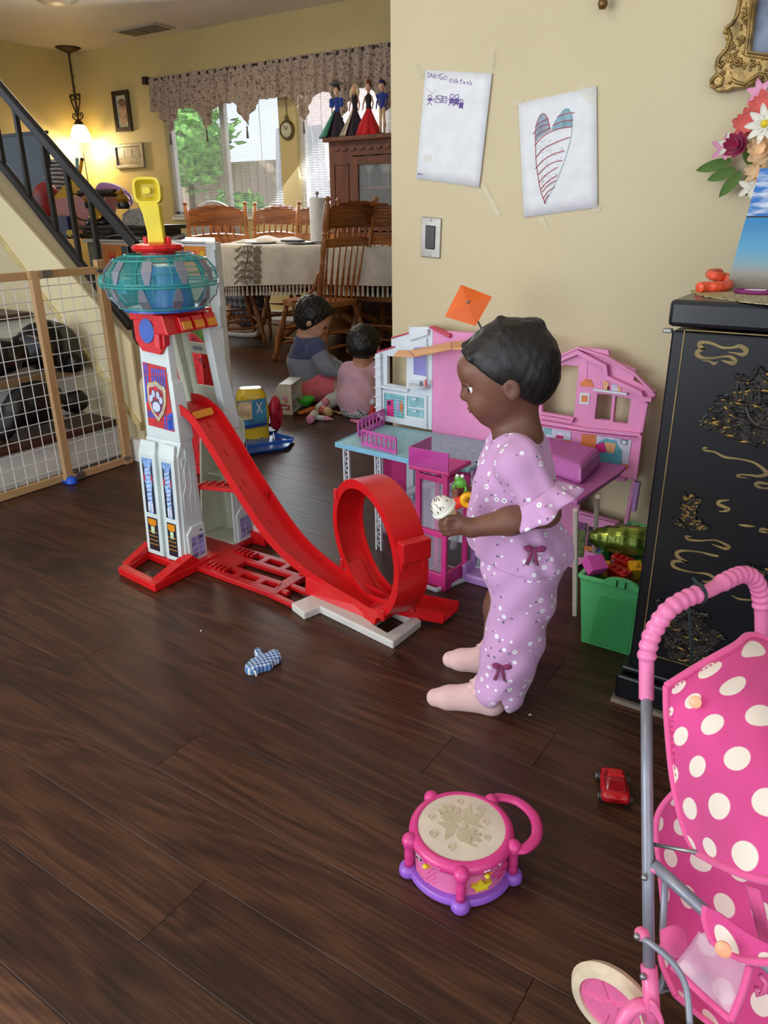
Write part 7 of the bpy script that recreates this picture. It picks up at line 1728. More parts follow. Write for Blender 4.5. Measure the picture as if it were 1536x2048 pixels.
MB().grid(lambda u,v:Dp(1300+28*u,2000+45*u*u+26*v,.675),8,4).build('fork_wing',M_pkp,sw,smooth=True,solid=.003)
# wheel near left
wc=Vector(dep(1176,2050,.655)); wc.z=.052; wax=Vector((.12,1.,.0)).normalized(); wc=Vector((-.128,.705,.058))
def wheel(wc,ax):
    MB().lathe([(.042,-.010),(.053,-.009),(.058,0),(.053,.009),(.042,.010),(.042,-.010)],wc,ax,36).build('tyre',mat('cream_tyre',(226,206,176),rough=.5),sw,smooth='auto')
    MB().lathe([(.042,-.006),(.038,-.007),(.030,-.003),(.012,-.003),(.010,-.009),(0,-.009)],wc,ax,28).build('wheel_hub',M_pkp,sw,smooth='auto')
    for k in range(5):
        a=2*PI*k/5; ax_=Vector(ax).normalized(); x=ax_.orthogonal().normalized(); y=ax_.cross(x); d=x*math.cos(a)+y*math.sin(a); MB().beam(wc+d*.008-ax_*.004,wc+d*.040-ax_*.004,.008,.004).build('wheel_spoke',M_pkp,sw,bevel=.001)
wheel(wc,wax); wheel(Vector((.10,.95,.058)),wax)
MB().tube([wc,Vector((.10,.95,.058))],.004,8).build('axle',M_steel,sw)
# hood / back panel of spotted cloth
hood=[[Dp(1332,1372,.835),Dp(1400,1330,.87),Dp(1468,1292,.92),Dp(1502,1270,.96),Dp(1560,1290,.98),Dp(1700,1340,1.0)],
      [Dp(1334,1440,.82),Dp(1405,1410,.82),Dp(1470,1390,.84),Dp(1520,1380,.86),Dp(1580,1395,.87),Dp(1700,1440,.88)],
      [Dp(1346,1560,.795),Dp(1415,1540,.765),Dp(1480,1530,.76),Dp(1530,1525,.76),Dp(1590,1535,.77),Dp(1700,1570,.78)],
      [Dp(1368,1655,.77),Dp(1430,1660,.725),Dp(1490,1660,.70),Dp(1545,1660,.70),Dp(1600,1670,.70),Dp(1700,1700,.70)],
      [Dp(1392,1705,.75),Dp(1440,1730,.70),Dp(1495,1752,.675),Dp(1550,1764,.66),Dp(1610,1775,.655),Dp(1700,1790,.65)]]
o,cols=sheet(hood,'hood',M_pol,8,9,.0018,19.)
L=cols[0]; T_=[c[0] for c in cols]; B_=[c[-1] for c in cols]
MB().tube(L,.0042,8).build('binding_tape',M_bind,sw,smooth=True); MB().tube(T_,.0045,8).build('binding_tape',M_bind,sw,smooth=True); MB().tube(B_,.0045,8).build('binding_tape',M_bind,sw,smooth=True)
stp=MB()
for q in (L,T_):
    for k in range(0,len(q)-1): stp.beam(q[k].lerp(q[k+1],.2)+Vector((.006,-.006,0)),q[k].lerp(q[k+1],.7)+Vector((.006,-.006,0)),.0010,.0010)
stp.build('stitching',cloth('dark_pink_thread',(200,60,120)),sw)
# seat back behind it
seat=[[Dp(1352,1580,.85),Dp(1400,1570,.85),Dp(1480,1580,.85),Dp(1560,1600,.85),Dp(1700,1640,.85)],
      [Dp(1313,1640,.835),Dp(1380,1650,.86),Dp(1460,1660,.86),Dp(1560,1680,.85),Dp(1700,1720,.84)],
      [Dp(1322,1760,.81),Dp(1390,1770,.85),Dp(1470,1790,.85),Dp(1570,1810,.83),Dp(1700,1840,.82)],
      [Dp(1330,1860,.79),Dp(1400,1880,.83),Dp(1480,1900,.82),Dp(1570,1920,.80),Dp(1700,1950,.79)],
      [Dp(1322,1920,.765),Dp(1390,1960,.80),Dp(1470,2000,.79),Dp(1570,2030,.77),Dp(1700,2060,.76)],
      [Dp(1350,1990,.74),Dp(1410,2040,.76),Dp(1480,2090,.75),Dp(1580,2120,.73),Dp(1700,2140,.72)]]
o,cols=sheet(seat,'seat_back',M_pol,8,7,.002,19.)
MB().tube(cols[0],.0038,8).build('binding_tape',M_bind,sw,smooth=True); MB().tube([c[-1] for c in cols],.0038,8).build('binding_tape',M_bind,sw,smooth=True)
sheet([[Dp(1320,1860,.765),Dp(1350,1850,.76),Dp(1372,1860,.76)],[Dp(1322,1890,.755),Dp(1352,1885,.745),Dp(1378,1895,.75)],[Dp(1330,1905,.755),Dp(1355,1915,.75),Dp(1380,1912,.752)]],'side_tab',M_bind,4,4,0,19.)
sheet([[Dp(1492,1770,.76),Dp(1520,1778,.755)],[Dp(1520,1880,.745),Dp(1545,1880,.74)],[Dp(1550,1960,.735),Dp(1580,1950,.73)]],'harness_strap',M_bind,4,6,0,19.)
# flap with fabric button over the bar, clear vinyl window
flap=[[Dp(1412,1812,.722),Dp(1440,1826,.712),Dp(1490,1862,.70),Dp(1560,1900,.685)],[Dp(1410,1840,.712),Dp(1445,1862,.70),Dp(1495,1895,.69),Dp(1565,1925,.675)],[Dp(1424,1882,.70),Dp(1455,1905,.69),Dp(1500,1922,.68),Dp(1570,1925,.668)]]
o,cols=sheet(flap,'front_flap',M_pol,6,6,0,19.)
MB().tube(cols[0]+[c[-1] for c in cols],.0042,8).build('binding_tape',M_bind,sw,smooth=True)
b_=Dp(1447,1898,.675); MB().lathe([(.0085,0),(.0085,.002),(.006,.0035),(0,.0035)],b_,(-.1,-.9,.4),20).build('peach_button',plastic('peach_button',(250,170,128)),sw,smooth='auto')
b_=Dp(1391,1404,.815); MB().lathe([(.0072,0),(.0072,.002),(.005,.003),(0,.003)],b_,(-.1,-.9,.4),20).build('peach_button',plastic('peach_button',(250,170,128)),sw,smooth='auto')
M_vin=glass('clear_vinyl',(220,180,200),.42,.15)
win=[[Dp(1398,1862,.715),Dp(1450,1900,.70),Dp(1500,1930,.69)],[Dp(1372,1900,.708),Dp(1430,1950,.69),Dp(1485,1985,.68)],[Dp(1345,1932,.70),Dp(1405,1990,.68),Dp(1462,2040,.665)]]
o,cols=sheet(win,'vinyl_window',M_vin,5,5,0,19.,.0006)
MB().tube([c[-1] for c in cols],.0042,8).build('binding_tape',M_bind,sw,smooth=True); MB().tube(cols[-1],.0042,8).build('binding_tape',M_bind,sw,smooth=True)
MB().tube([Dp(1520,1950,.70),Dp(1532,1965,.70),Dp(1526,1985,.70),Dp(1515,1990,.70),Dp(1512,1975,.70)],.003,8).build('wire_clip',M_pkp,sw,smooth=True)
# ---- toy drum
dc=fl(923,1652,.0794); tw_=Vector((-dc.x,-dc.y,0)).normalized()*1.0; a0=math.atan2(tw_.y,tw_.x)
dr=thing('toy_drum','pink and purple toy drum with a cream drumhead and side handle','toy drum',(dc.x,dc.y,0))
DX=lambda r,a,z:Vector((dc.x+r*math.cos(a),dc.y+r*math.sin(a),z))
M_dp=plastic('drum_pink',(222,64,138),rough=.3); M_dpl=plastic('drum_light_pink',(226,116,166),rough=.35); M_dpu=plastic('drum_purple',(150,92,196),rough=.3); M_dh=mat('drumhead_cream',(222,206,186),rough=.6,var=.05,scale=20); M_dr=mat('drumhead_relief',(196,182,152),rough=.6)
MB().lathe([(.079,.004),(.084,.006),(.086,.016),(.082,.026),(.074,.028)],dc*1,seg=48,).build('purple_base',M_dpu,dr,smooth='auto',M=Matrix.Translation((0,0,-dc.z)))
MB().lathe([(.074,.020),(.074,.102)],Vector((dc.x,dc.y,0)),seg=48).build('pink_wall',M_dpl,dr,smooth='auto')
MB().lathe([(.074,.098),(.079,.102),(.081,.112),(.080,.124),(.074,.132),(.068,.1335),(.0665,.131),(.0665,.128)],Vector((dc.x,dc.y,0)),seg=56).build('pink_rim',M_dp,dr,smooth=True)
MB().lathe([(.0668,.129),(.0668,.1315),(.064,.1322),(0,.1322)],Vector((dc.x,dc.y,0)),seg=56).build('drumhead',M_dh,dr,smooth='auto')
for k in range(5):
    a=a0+.03+2*PI*k/5
    MB().ball(DX(.082,a,.115),(.0125,.0125,.021),14,10).build('rim_knob',M_dp,dr,smooth=True)
    MB().lathe([(.0085,.030),(.0065,.05),(.0062,.056),(.0078,.058),(.0062,.061),(.0078,.064),(.0062,.067),(.0078,.070),(.0062,.074),(.0088,.10),(.010,.112)],DX(.083,a,0),seg=14).build('side_post',M_dp,dr,smooth=True)
    MB().lathe([(.012,.0),(.0145,.006),(.0150,.016),(.013,.028),(.0095,.033)],DX(.084,a,0),seg=18).build('purple_foot',M_dpu,dr,smooth=True)
ha=a0+.03+2*PI*1.5/5; A1=a0+.03+2*PI*1/5; A2=a0+.03+2*PI*2/5
MB().tube(spline([DX(.083,A1,.112),DX(.098,A1+.04,.114),DX(.114,A1+.3,.116),DX(.120,ha,.117),DX(.114,A2-.3,.116),DX(.098,A2-.04,.114),DX(.083,A2,.112)],7),.0088,12).build('handle',M_dp,dr,smooth=True)
zt_=.1323; ddn=tw_; dds=Vector((-tw_.y,tw_.x,0))   # dds = to the right seen from the room
def dz(px_,py_): # zoomed drum crop -> point on the head
    p=fl(780+px_/4.8,1540+py_/4.8,.0794); return Vector((dc.x+(p.x-dc.x)/1.05,dc.y+(p.y-dc.y)/1.05,zt_))
def onhead(pts,name,t=.0012):
    P=[dz(*p) for p in pts]; MB().prism([(p.x,p.y) for p in P],[],lambda u,v,tt:(u,v,zt_+tt),-.0005,t).build(name,M_dr,dr,bevel=.0004)
onhead([(690,405),(775,320),(785,425),(900,430),(830,500),(920,575),(800,545),(700,500)],'star_relief'); onhead([(440,515),(500,498),(560,520),(650,525),(600,630),(525,675),(530,560)],'star_relief')
onhead([(480,420),(540,405),(620,408),(680,430),(735,430),(720,460),(660,500),(600,522),(530,505),(490,470)],'hand_palm_relief',.0020); 
for p in ([(445,390),(470,380),(500,410),(490,440)],[(490,350),(515,335),(545,360),(548,400),(510,405)],[(560,345),(590,335),(615,355),(600,400),(560,402)],[(620,370),(650,358),(680,378),(660,415),(610,405)]): onhead(p,'hand_finger_relief',.0020)
onhead([(640,590),(660,550),(720,570),(760,590),(785,640),(780,700),(720,710),(665,690),(635,650)],'hand_palm_relief',.0020)
for p in ([(690,520),(720,505),(745,535),(735,570),(700,565)],[(755,560),(800,555),(835,580),(820,600),(770,600)],[(785,615),(840,605),(880,615),(870,640),(790,640)],[(785,655),(840,650),(880,680),(850,700),(790,690)],[(750,705),(820,720),(830,745),(790,745),(740,720)]): onhead(p,'hand_finger_relief',.0020)
for (cx_,cy_,r) in ((400,450,40),(425,610,50),(600,742,45),(675,305,38),(880,380,52),(930,500,42),(940,650,36)):
    c=dz(cx_,cy_); R=r/4.8*.0008; MB().tube([c+Vector((R*(.15+.85*k/26)*math.cos(k*.45),R*(.15+.85*k/26)*math.sin(k*.45),.0004)) for k in range(27)],.0009,5).build('swirl_relief',M_dr,dr,smooth=True)
def onwall(a,z,w,h,name,m,r=.0745,shape=None,th_=.003):
    sh_=shape or [(-w,-h),(w,-h),(w,h),(-w,h)]
    return MB().prism(sh_,[],lambda u,v,t:DX(r+t,a+u/r,z+v),-.001,th_).build(name,m,dr,bevel=.0006)
star=[]
for k in range(10): a=PI/2+k*PI/5; r_=.0165 if k%2==0 else .0088; star.append((r_*math.cos(a),r_*math.sin(a)))
onwall(a0+.43,.062,0,0,'star_button',M_yel,shape=star,th_=.007); onwall(a0+.36,.056,.004,.004,'star_note',M_yel,r=.079); onwall(a0+.49,.056,.004,.004,'star_note',M_yel,r=.079)
bg_=onwall(a0-.96,.090,0,0,'round_logo_badge',M_dk,shape=circ(0,0,.0075,18),r=.0745,th_=.0025); onwall(a0-.96,.090,0,0,'badge_face',mat('badge_white',(214,214,208)),shape=circ(0,0,.0058,18),r=.077,th_=.001)
for (u0,u1,v0,v1) in ((-.003,.001,.0005,.0032),(-.004,.003,-.001,.0),(-.003,.003,-.0036,-.002)): onwall(a0-.96,.090,0,0,'badge_emblem',M_dk,shape=[(u0,v0),(u1,v0),(u1,v1),(u0,v1)],r=.078,th_=.0006)
for i_ in range(6):
    for j_ in range(7):
        if (i_+j_)%2==0: onwall(a0-.72+.045*i_*1.0,.040+.0085*j_,0,0,'speaker_hole',M_dp,shape=circ(0,0,.0016,8),r=.0742,th_=.0008)
for s_,a in ((0,a0-.62),(1,a0+.55)):
    MB().beam(DX(.080,a-.06,.101),DX(.080,a+.06,.101),.004,.003).build('switch_slot',M_amb,dr,bevel=.001); MB().ball(DX(.083,a-.04 if s_==0 else a-.05,.100),(.0045,.0045,.0058),10,8).build('slide_switch',M_yel,dr,smooth=True)
def rimtext(s,a,z,size,nm='rim_lettering'):
    w=len(s)*size*.55
    text(s,size,lambda u,v,t:DX(.0815,a+(u-w/2)/.081,z+v),mat('print_white',(238,220,230)),dr,nm,bold=.0)
rimtext('English',a0-.80,.110,.0068); rimtext('Español',a0-.46,.110,.0068); rimtext('123',a0+.66,.110,.0068)
for k,a in enumerate((a0+.48,a0+.55,a0+.80)): onwall(a,.1125,0,0,'rim_symbol',mat('print_white',(238,220,230)),shape=circ(0,0,.0028,12),r=.0808,th_=.0008)
for k,a in enumerate((a0+.95,a0+1.05,a0+1.15,a0+.80)):
    sh_=circ(0,0,.010,14,.007); g=MB().tube([DX(.0748,a+u/.0748,.065+.008*((k%2)*2-1)+v) for u,v in sh_],.0012,5,closed=True); g.build('raised_doodle',M_dp,dr,smooth=True)
for k in range(4): MB().tube([DX(.0748,a0-1.1+.1*q,.052-.008*k-.002*q) for q in range(5)],.0010,5).build('raised_line',M_dpl,dr,smooth=True)
dr.scale=(1.05,1.05,.6)
# ---- red toy car
cc=Vector((-.262,1.143,0)); ca=math.atan2(*(Vector((-.284,1.198))-Vector((-.252,1.12))).yx)
car=thing('toy_car','small glossy red toy car on the bare floor left of the stroller','toy car',(cc.x,cc.y,0)); Mc=Matrix.Translation(cc)@Matrix.Rotation(ca,4,'Z')
M_cr_=plastic('car_red',(186,22,28),rough=.2); M_cd=plastic('car_dark_red',(140,14,20),rough=.15)
def cs_(parts,name,m,cut):
    b=SDF()
    for c,r in parts: b.ell(c,r,.008)
    b.build(name,m,car,.0016,cut=cut,M=Mc,smooth_it=1)
MB().hull8([(-.046,-.027,.009),(.044,-.025,.009),(.044,.025,.009),(-.046,.027,.009)],[(-.043,-.025,.031),(.038,-.022,.027),(.038,.022,.027),(-.043,.025,.031)]).build('body',M_cr_,car,M=Mc,bevel=.009,smooth='auto')
MB().hull8([(-.037,-.021,.027),(.022,-.020,.025),(.022,.020,.025),(-.037,.021,.027)],[(-.018,-.0165,.049),(.006,-.0155,.048),(.006,.0155,.048),(-.018,.0165,.049)]).build('cabin_glass',M_cd,car,M=Mc,bevel=.006,smooth='auto')
MB().hull8([(-.016,-.0155,.047),(.006,-.0145,.047),(.006,.0145,.047),(-.016,.0155,.047)],[(-.012,-.012,.0515),(.003,-.011,.051),(.003,.011,.051),(-.012,.012,.0515)]).build('roof',M_cr_,car,M=Mc,bevel=.002)
MB().b2((-.046,-.010,.016),(-.0455,.010,.021)).build('number_plate',M_cd,car,M=Mc)
for x in (-.028,.026):
    for s_ in (-1,1): MB().lathe([(.0105,-.004),(.0115,-.002),(.0115,.002),(.0105,.004),(.006,.005),(0,.005)],(x,s_*.0235,.0115),(0,s_,0),18).build('wheel',M_blackm,car,smooth='auto',M=Mc); MB().lathe([(.006,.0),(.005,.0015),(0,.0015)],(x,s_*.0287,.0115),(0,s_,0),12).build('hub_cap',M_steel,car,M=Mc)
# ---- gingham mitten
t=NT('blue_gingham'); tc=t.n('ShaderNodeTexCoord'); sx=t.n('ShaderNodeSeparateXYZ'); mp_=t.n('ShaderNodeMapping'); t.l(tc.outputs['Object'],mp_.inputs[0]); mp_.inputs['Rotation'].default_value=(0,0,.5); mp_.inputs['Scale'].default_value=(105,105,105); t.l(mp_.outputs[0],sx.inputs[0])
f1=t.math('LESS_THAN',t.math('FRACT',sx.outputs[0]),.5); f2=t.math('LESS_THAN',t.math('FRACT',sx.outputs[1]),.5); f_=t.math('MULTIPLY',t.math('ADD',f1,f2),.5)
t.col(t.ramp(f_,[(0,(214,218,222)),(.5,(120,152,192)),(1,(44,88,150))])); t.set(rough=.9); 
mt=thing('oven_mitt','tiny blue gingham toy oven mitt lying on the floor in front of the loop','oven mitt',tuple(fl(532,1330)))
pm=lambda x,y,z=.010:np.array(fl(x,y))+np.array([0,0,z])
s=SDF(); s.cap(pm(508,1342),pm(525,1334),.022,.025,.01).cap(pm(525,1334),pm(548,1322),.025,.020,.01).cap(pm(524,1322),pm(516,1312,.012),.011,.009,.006)
s.build('mitt',t.m,mt,.002,disp=lambda X,Y,Z:.0015*np.sin(X*180)+.0012*np.sin(Y*200+X*90)+0*Z,cut=lambda X,Y,Z:np.maximum(.0008-Z,Z-.021-.002*np.sin(X*120)))
MB().tube([Vector(pm(497,1336,.003)),Vector(pm(498,1341,.014)),Vector(pm(512,1353,.012)),Vector(pm(513,1355,.003))],.0022,6).build('cuff_piping',M_wt,mt,smooth=True)
# ---- green toy bin with bricks
M_gb=plastic('bin_green',(98,206,124),rough=.38); ZR=.187
bn=thing('storage_bin','green plastic bin of toy bricks squeezed between dollhouse and black cabinet','bin',(-.425,1.8,0))
x0,x1,y0,y1=-.506,-.348,1.597,1.985; bx0,bx1,by0,by1=-.494,-.360,1.615,1.965
def ringp(z,a,b,c,d): return [(a,c,z),(b,c,z),(b,d,z),(a,d,z)]
mb=MB()
def wall(P,Q,th_): 
    mb.hull8(P,Q)
for (P,Q) in ((((bx0,by0),(bx1,by0)),((x0,y0),(x1,y0))),(((bx1,by1),(bx0,by1)),((x1,y1),(x0,y1))),(((bx0,by1),(bx0,by0)),((x0,y1),(x0,y0))),(((bx1,by0),(bx1,by1)),((x1,y0),(x1,y1)))):
    (a,b),(c,d)=P; e=Vector((b-a if 0 else 0,0,0)); pa=Vector((*P[0],.004));pb=Vector((*P[1],.004));qa=Vector((*Q[0],ZR));qb=Vector((*Q[1],ZR)); n=(pb-pa).cross(qa-pa).normalized()*.0035
    mb.hull8([pa,pb,pb-n,pa-n],[qa,qb,qb-n,qa-n])
mb.b2((bx0,by0,.0),(bx1,by1,.006)); mb.build('bin_shell',M_gb,bn,bevel=.002)
g=MB()
for (p,q) in (((x0,y0),(x1,y0)),((x1,y0),(x1,y1)),((x1,y1),(x0,y1)),((x0,y1),(x0,y0))): g.beam((*p,ZR),(*q,ZR),.012,.010)
g.build('bin_rim',M_gb,bn,bevel=.003)
sh_=[(-.455,.150),(-.44,.172),(-.425,.187),(-.375,.187),(-.36,.170)]
MB().prism([(-.46,.176),(-.442,.165),(-.425,.156),(-.39,.154),(-.368,.163),(-.362,.176)],[],lambda u,v,t:(u,1.6005-t+.02*(ZR-v)/ZR*.9,v),-.001,.006).build('finger_grip',M_gb,bn,bevel=.002)
MB().prism(circ(-.405,.186,.045,16,.024,0,PI),[],lambda u,v,t:(u,1.592-t,v),-.004,.004).build('handle_tab',M_gb,bn,bevel=.002)
for u in (-.415,-.395): MB().b2((u-.002,1.585,.188),(u+.002,1.59,.204)).build('tab_slot',plastic('bin_green_dark',(24,90,40)),bn)
MB().prism([(-.475,.006),(-.455,.15),(-.37,.15),(-.378,.006)],[],lambda u,v,t:(u,1.6155-.018*v/ZR-t,v),-.002,.002).build('front_recess',plastic('bin_green_mid',(84,192,110)),bn,bevel=.001)
def brick(c,d,rz,rx,m,label,studs=(2,1)):
    c=Vector(c); R=Matrix.Rotation(rz,3,'Z')@Matrix.Rotation(rx,3,'X'); th=thing('toy_brick',label,'toy brick',c)
    MB().box(c,d,R).build('brick_body',m,th,bevel=.0015)
    for i in range(studs[0]):
        for j_ in range(studs[1]):
            p=Vector(((i+.5)/studs[0]*d[0]-d[0]/2,(j_+.5)/studs[1]*d[1]-d[1]/2,d[2]/2)); o=c+R@p; MB().lathe([(.0065,0),(.0065,.005),(.005,.006),(0,.006)],o,R@Vector((0,0,1)),14).build('stud',m,th,smooth='auto')
PB=lambda x,y,z: fl(x,y,z)
M_bp=plastic('brick_pink',(226,90,186)); M_bl=plastic('brick_blue',(30,60,150)); M_lm=plastic('brick_lime',(134,190,50)); M_by=plastic('brick_yellow',(236,170,30)); M_brd=plastic('brick_red',(176,20,24))
c=PB(1190,1130,.205); brick(c,(.045,.03,.04),.9,-.95,M_bp,'pink brick with two round studs poking out of the green bin',(2,1))
brick(PB(1240,1148,.175),(.06,.028,.03),-.5,.3,M_brd,'long dark red brick at the front of the green bin',(3,1)); brick(PB(1245,1125,.19),(.05,.03,.03),-.45,.2,M_brd,'red brick with studs behind the long dark red one in the bin',(3,1))
brick(PB(1268,1140,.185),(.03,.03,.04),.6,.5,M_by,'yellow brick tilted against the right side of the bin',(1,1)); brick(PB(1215,1108,.15),(.05,.05,.04),.2,.1,M_bl,'dark blue brick at the back left of the green bin',(2,2))
brick(PB(1250,1105,.175),(.05,.03,.025),-.3,.2,M_lm,'lime green brick under the foil bag in the bin',(2,1)); brick(PB(1222,1138,.165),(.04,.03,.03),.4,.3,M_by,'yellow brick between the pink and the long red brick',(2,1))
for k,(x,y,z) in enumerate(((-.45,1.68,.09),(-.40,1.75,.09),(-.45,1.85,.10),(-.39,1.9,.10),(-.40,1.65,.10))): brick((x,y,z),(.06,.05,.05),k,.2,(M_brd,M_bl,M_by,M_lm,M_bp)[k],'%s brick buried low in the green bin'%('red','blue','yellow','lime','pink')[k],(2,1))
fg=PB(1228,1122,.19); th=thing('toy_figure','small toy figure with a red cap among the bricks in the bin','toy figure',tuple(fg))
MB().lathe([(.009,-.02),(.010,-.005),(.006,0)],fg,seg=12).build('figure_body',mat('figure_grey',(60,66,80)),th,smooth=True); MB().ball(fg+Vector((0,0,.008)),.008,12,8).build('figure_head',M_skinl,th,smooth=True); MB().lathe([(.0092,.008),(.0085,.014),(.004,.018),(0,.0185)],fg,seg=14).build('figure_cap',M_brd,th,smooth=True)
t=NT('green_foil'); v=t.coord('Object',scale=(8,60,60)); f=t.noise(v,1,3,.5,.6); t.col(t.ramp(f,[(.3,(70,88,30)),(.7,(156,176,80))])); t.set(rough=.25,metal=.75); t.bump(f,.6,.004)
fo=[PB(1176,1072,.235),PB(1200,1075,.235),PB(1240,1080,.232),PB(1290,1086,.23)]
pp_=spline(fo,8); n=len(pp_)
MB().tube(pp_,[.006+.036*min(1,(i/(n-1))*1.4)**.7*(1+.05*math.sin(i*1.3)) for i in range(n)],18).build('foil_bag',t.m,None,label='shiny green foil bag gathered at one end lying across the green bin',smooth=True,cat='bag')
# ================================================================== TOYS AROUND THE TOWER AND ON THE SHELF UNIT
# toy shelf unit with printed front
XB0,XB1,YB,ZB=-3.50,-2.675,2.62,.882
sh=thing('learning_board','white toy cupboard with an orange printed front reading months and animals','toy cupboard',((XB0+XB1)/2,YB+.2,0))
MB().prism([(XB0,YB),(XB1,YB),(XB1-.43,YB+.42),(XB0,YB+.42)],[],lambda u,v,t:(u,v,t),0,ZB).build('carcass',plastic('board_white',(216,218,218)),sh,bevel=.006)
MB().b2((XB0-.14,YB+.02,0),(XB0,YB+.42,ZB-.01)).build('side_panel',mat('side_grey_green',(120,128,118),rough=.5),sh,bevel=.003)
MB().prism([(XB0-.15,YB),(XB1+.005,YB),(XB1-.435,YB+.43),(XB0-.15,YB+.43)],[],lambda u,v,t:(u,v,t),ZB-.012,ZB+.003).build('top_board',plastic('board_white',(216,218,218)),sh,bevel=.003)
MB().b2((XB1-.045,YB-.02,0),(XB1+.02,YB+.02,ZB)).build('white_edge_post',plastic('board_white',(216,218,218)),sh,bevel=.006)
fb=lambda u,v,t:(u,YB-.002-t,v)
MB().prism([(XB0+.01,.72),(XB1-.06,.735),(XB1-.06,ZB-.02),(XB0+.01,ZB-.02)],[],fb,0,.002).build('orange_header',mat('poster_orange',(226,140,56),rough=.5,var=.08),sh)
bd_=MB().prism([(XB0+.01,.03),(XB1-.06,.03),(XB1-.06,.735),(XB0+.01,.72)],[],fb,0,.002).build('printed_panel',mat('poster_pale',(206,196,176),rough=.5,var=.08,scale=6),sh)
for (x,z,w,h,c) in ((-3.3,.6,.2,.14,(96,150,206)),(-3.0,.58,.2,.16,(220,120,60)),(-2.85,.42,.12,.12,(120,170,90)),(-3.2,.38,.2,.12,(226,196,80)),(-2.95,.3,.14,.1,(200,90,110))): MB().b2((x-w/2,YB-.006,z-h/2),(x+w/2,YB-.004,z+h/2)).build('printed_block',mat('print_%d_%d'%(c[0],c[1]),c,rough=.5,var=.3,scale=25),bd_)
def rainbow(s,x,z,size):
    cs=[(226,60,50),(240,200,50),(60,150,90),(50,110,200),(150,80,170)]
    for k,ch in enumerate(s):
        if ch==' ': continue
        text(ch,size,lambda u,v,t,k=k:Vector((x+k*size*.66+u,YB-.0045-t,z+v)),mat('letter_%d'%(k%5),cs[k%5],rough=.5),sh,'printed_letter',bold=.004)
rainbow('Months &',-3.44,.775,.07); rainbow('ANIMALS',-3.02,.795,.062)
for z in (.55,.80): MB().b2((XB1+.0,YB-.03,z-.05),(XB1+.022,YB-.015,z+.05)).build('hinge_plate',M_wh,sh,bevel=.003)
ZT2=ZB+.004
def S2(x,y,Y): return ony(x,y,Y)
def sbox(x0,x1,ybot,ytop,Y,d,m,name,label,cat,bev=.006):
    a=S2(x0,ybot,Y);b=S2(x1,ytop,Y); return MB().b2((a.x,Y,ZT2),(b.x,Y+d,b.z)).build(name,m,None,label=label,cat=cat,bevel=bev)
# dark carved box
a=S2(168,487,2.68);b=S2(306,450,2.68); th=thing('carved_box','dark carved wooden box under the antique telephone','box',((a.x+b.x)/2,2.75,ZT2))
M_dw=mat('dark_carved_wood',(44,34,30),rough=.35,var=.25,scale=14); zb_=b.z
MB().b2((a.x,2.68,ZT2+.02),(b.x,2.86,zb_-.015)).build('box_body',M_dw,th,bevel=.004); MB().b2((a.x-.02,2.665,zb_-.02),(b.x+.02,2.88,zb_)).build('box_lid',M_dw,th,bevel=.006); MB().b2((a.x-.015,2.67,ZT2),(b.x+.015,2.87,ZT2+.025)).build('box_base',M_dw,th,bevel=.005)
for k in range(4):
    u0_=a.x+.04+(b.x-a.x-.08)*k/4; u1_=u0_+(b.x-a.x-.08)/4-.012; um_=(u0_+u1_)/2
    MB().hull8([(u0_,2.68,ZT2+.03),(u1_,2.68,ZT2+.03),(u1_,2.68,zb_-.03),(u0_,2.68,zb_-.03)],[(u0_+.012,2.655,ZT2+.04),(u1_-.012,2.655,ZT2+.04),(u1_-.012,2.655,zb_-.04),(u0_+.012,2.655,zb_-.04)]).build('carved_panel',M_dw,th,bevel=.006)
# antique telephone
zb2=zb_; tc_=S2(205,448,2.76); th=thing('antique_telephone','black antique telephone with a gold trimmed handset on the carved box','telephone',(tc_.x,2.76,zb2))
M_bk=plastic('bakelite_black',(18,18,20),rough=.15)
MB().lathe([(.085,0),(.088,.012),(.075,.03),(.05,.06),(.032,.09),(.026,.12),(.03,.135),(0,.136)],(tc_.x,2.76,zb2),seg=28).build('telephone_body',M_bk,th,smooth=True)
MB().lathe([(0,0),(.038,0),(.042,.006),(.036,.012),(0,.013)],(tc_.x+.03,2.705,zb2+.055),(.35,-.8,.5),20).build('dial',M_gold,th,smooth='auto')
hz_=S2(205,383,2.74).z
pL=S2(158,386,2.72); pR=S2(250,386,2.72)
MB().tube([pL.lerp(pR,.0),pL.lerp(pR,.12)],.014,12).build('handset_end',M_bk,th,smooth='auto'); MB().tube([pL.lerp(pR,.30),pL.lerp(pR,.80)],.019,14).build('handset_grip',M_bk,th,smooth='auto')
MB().tube([pL.lerp(pR,.10),pL.lerp(pR,.32)],.008,10).build('gold_neck',M_gold,th,smooth='auto'); MB().tube([pL.lerp(pR,.78),pL.lerp(pR,.95)],.010,10).build('gold_neck',M_gold,th,smooth='auto')
for (fr_,r) in ((.20,.030),(.93,.036)):
    q=pL.lerp(pR,fr_); MB().lathe([(.006,.02),(.010,.01),(.006,0),(r*.7,-.012),(r,-.03),(r*.85,-.036),(r*.8,-.045),(0,-.045)],q,seg=20).build('gold_earpiece',M_gold,th,smooth='auto'); MB().lathe([(r*.9,-.045),(r*.95,-.055),(r*.85,-.075),(0,-.076)],q,seg=20).build('black_mouthpiece',M_bk,th,smooth='auto')
for s_ in (-1,1): MB().tube([Vector((tc_.x,2.76,zb2+.13)),Vector((tc_.x+s_*.03,2.76,zb2+.15)),Vector((tc_.x+s_*.035,2.75,hz_-.02))],.005,8).build('cradle_arm',M_gold,th,smooth=True)
MB().tube(spline([Vector((tc_.x-.06,2.74,zb2+.02)),Vector((tc_.x-.13,2.70,zb2+.04)),Vector((tc_.x-.14,2.70,zb2+.15)),pL+Vector((.02,0,-.02))],6),.004,6).build('coiled_cord',M_bk,th,smooth=True)
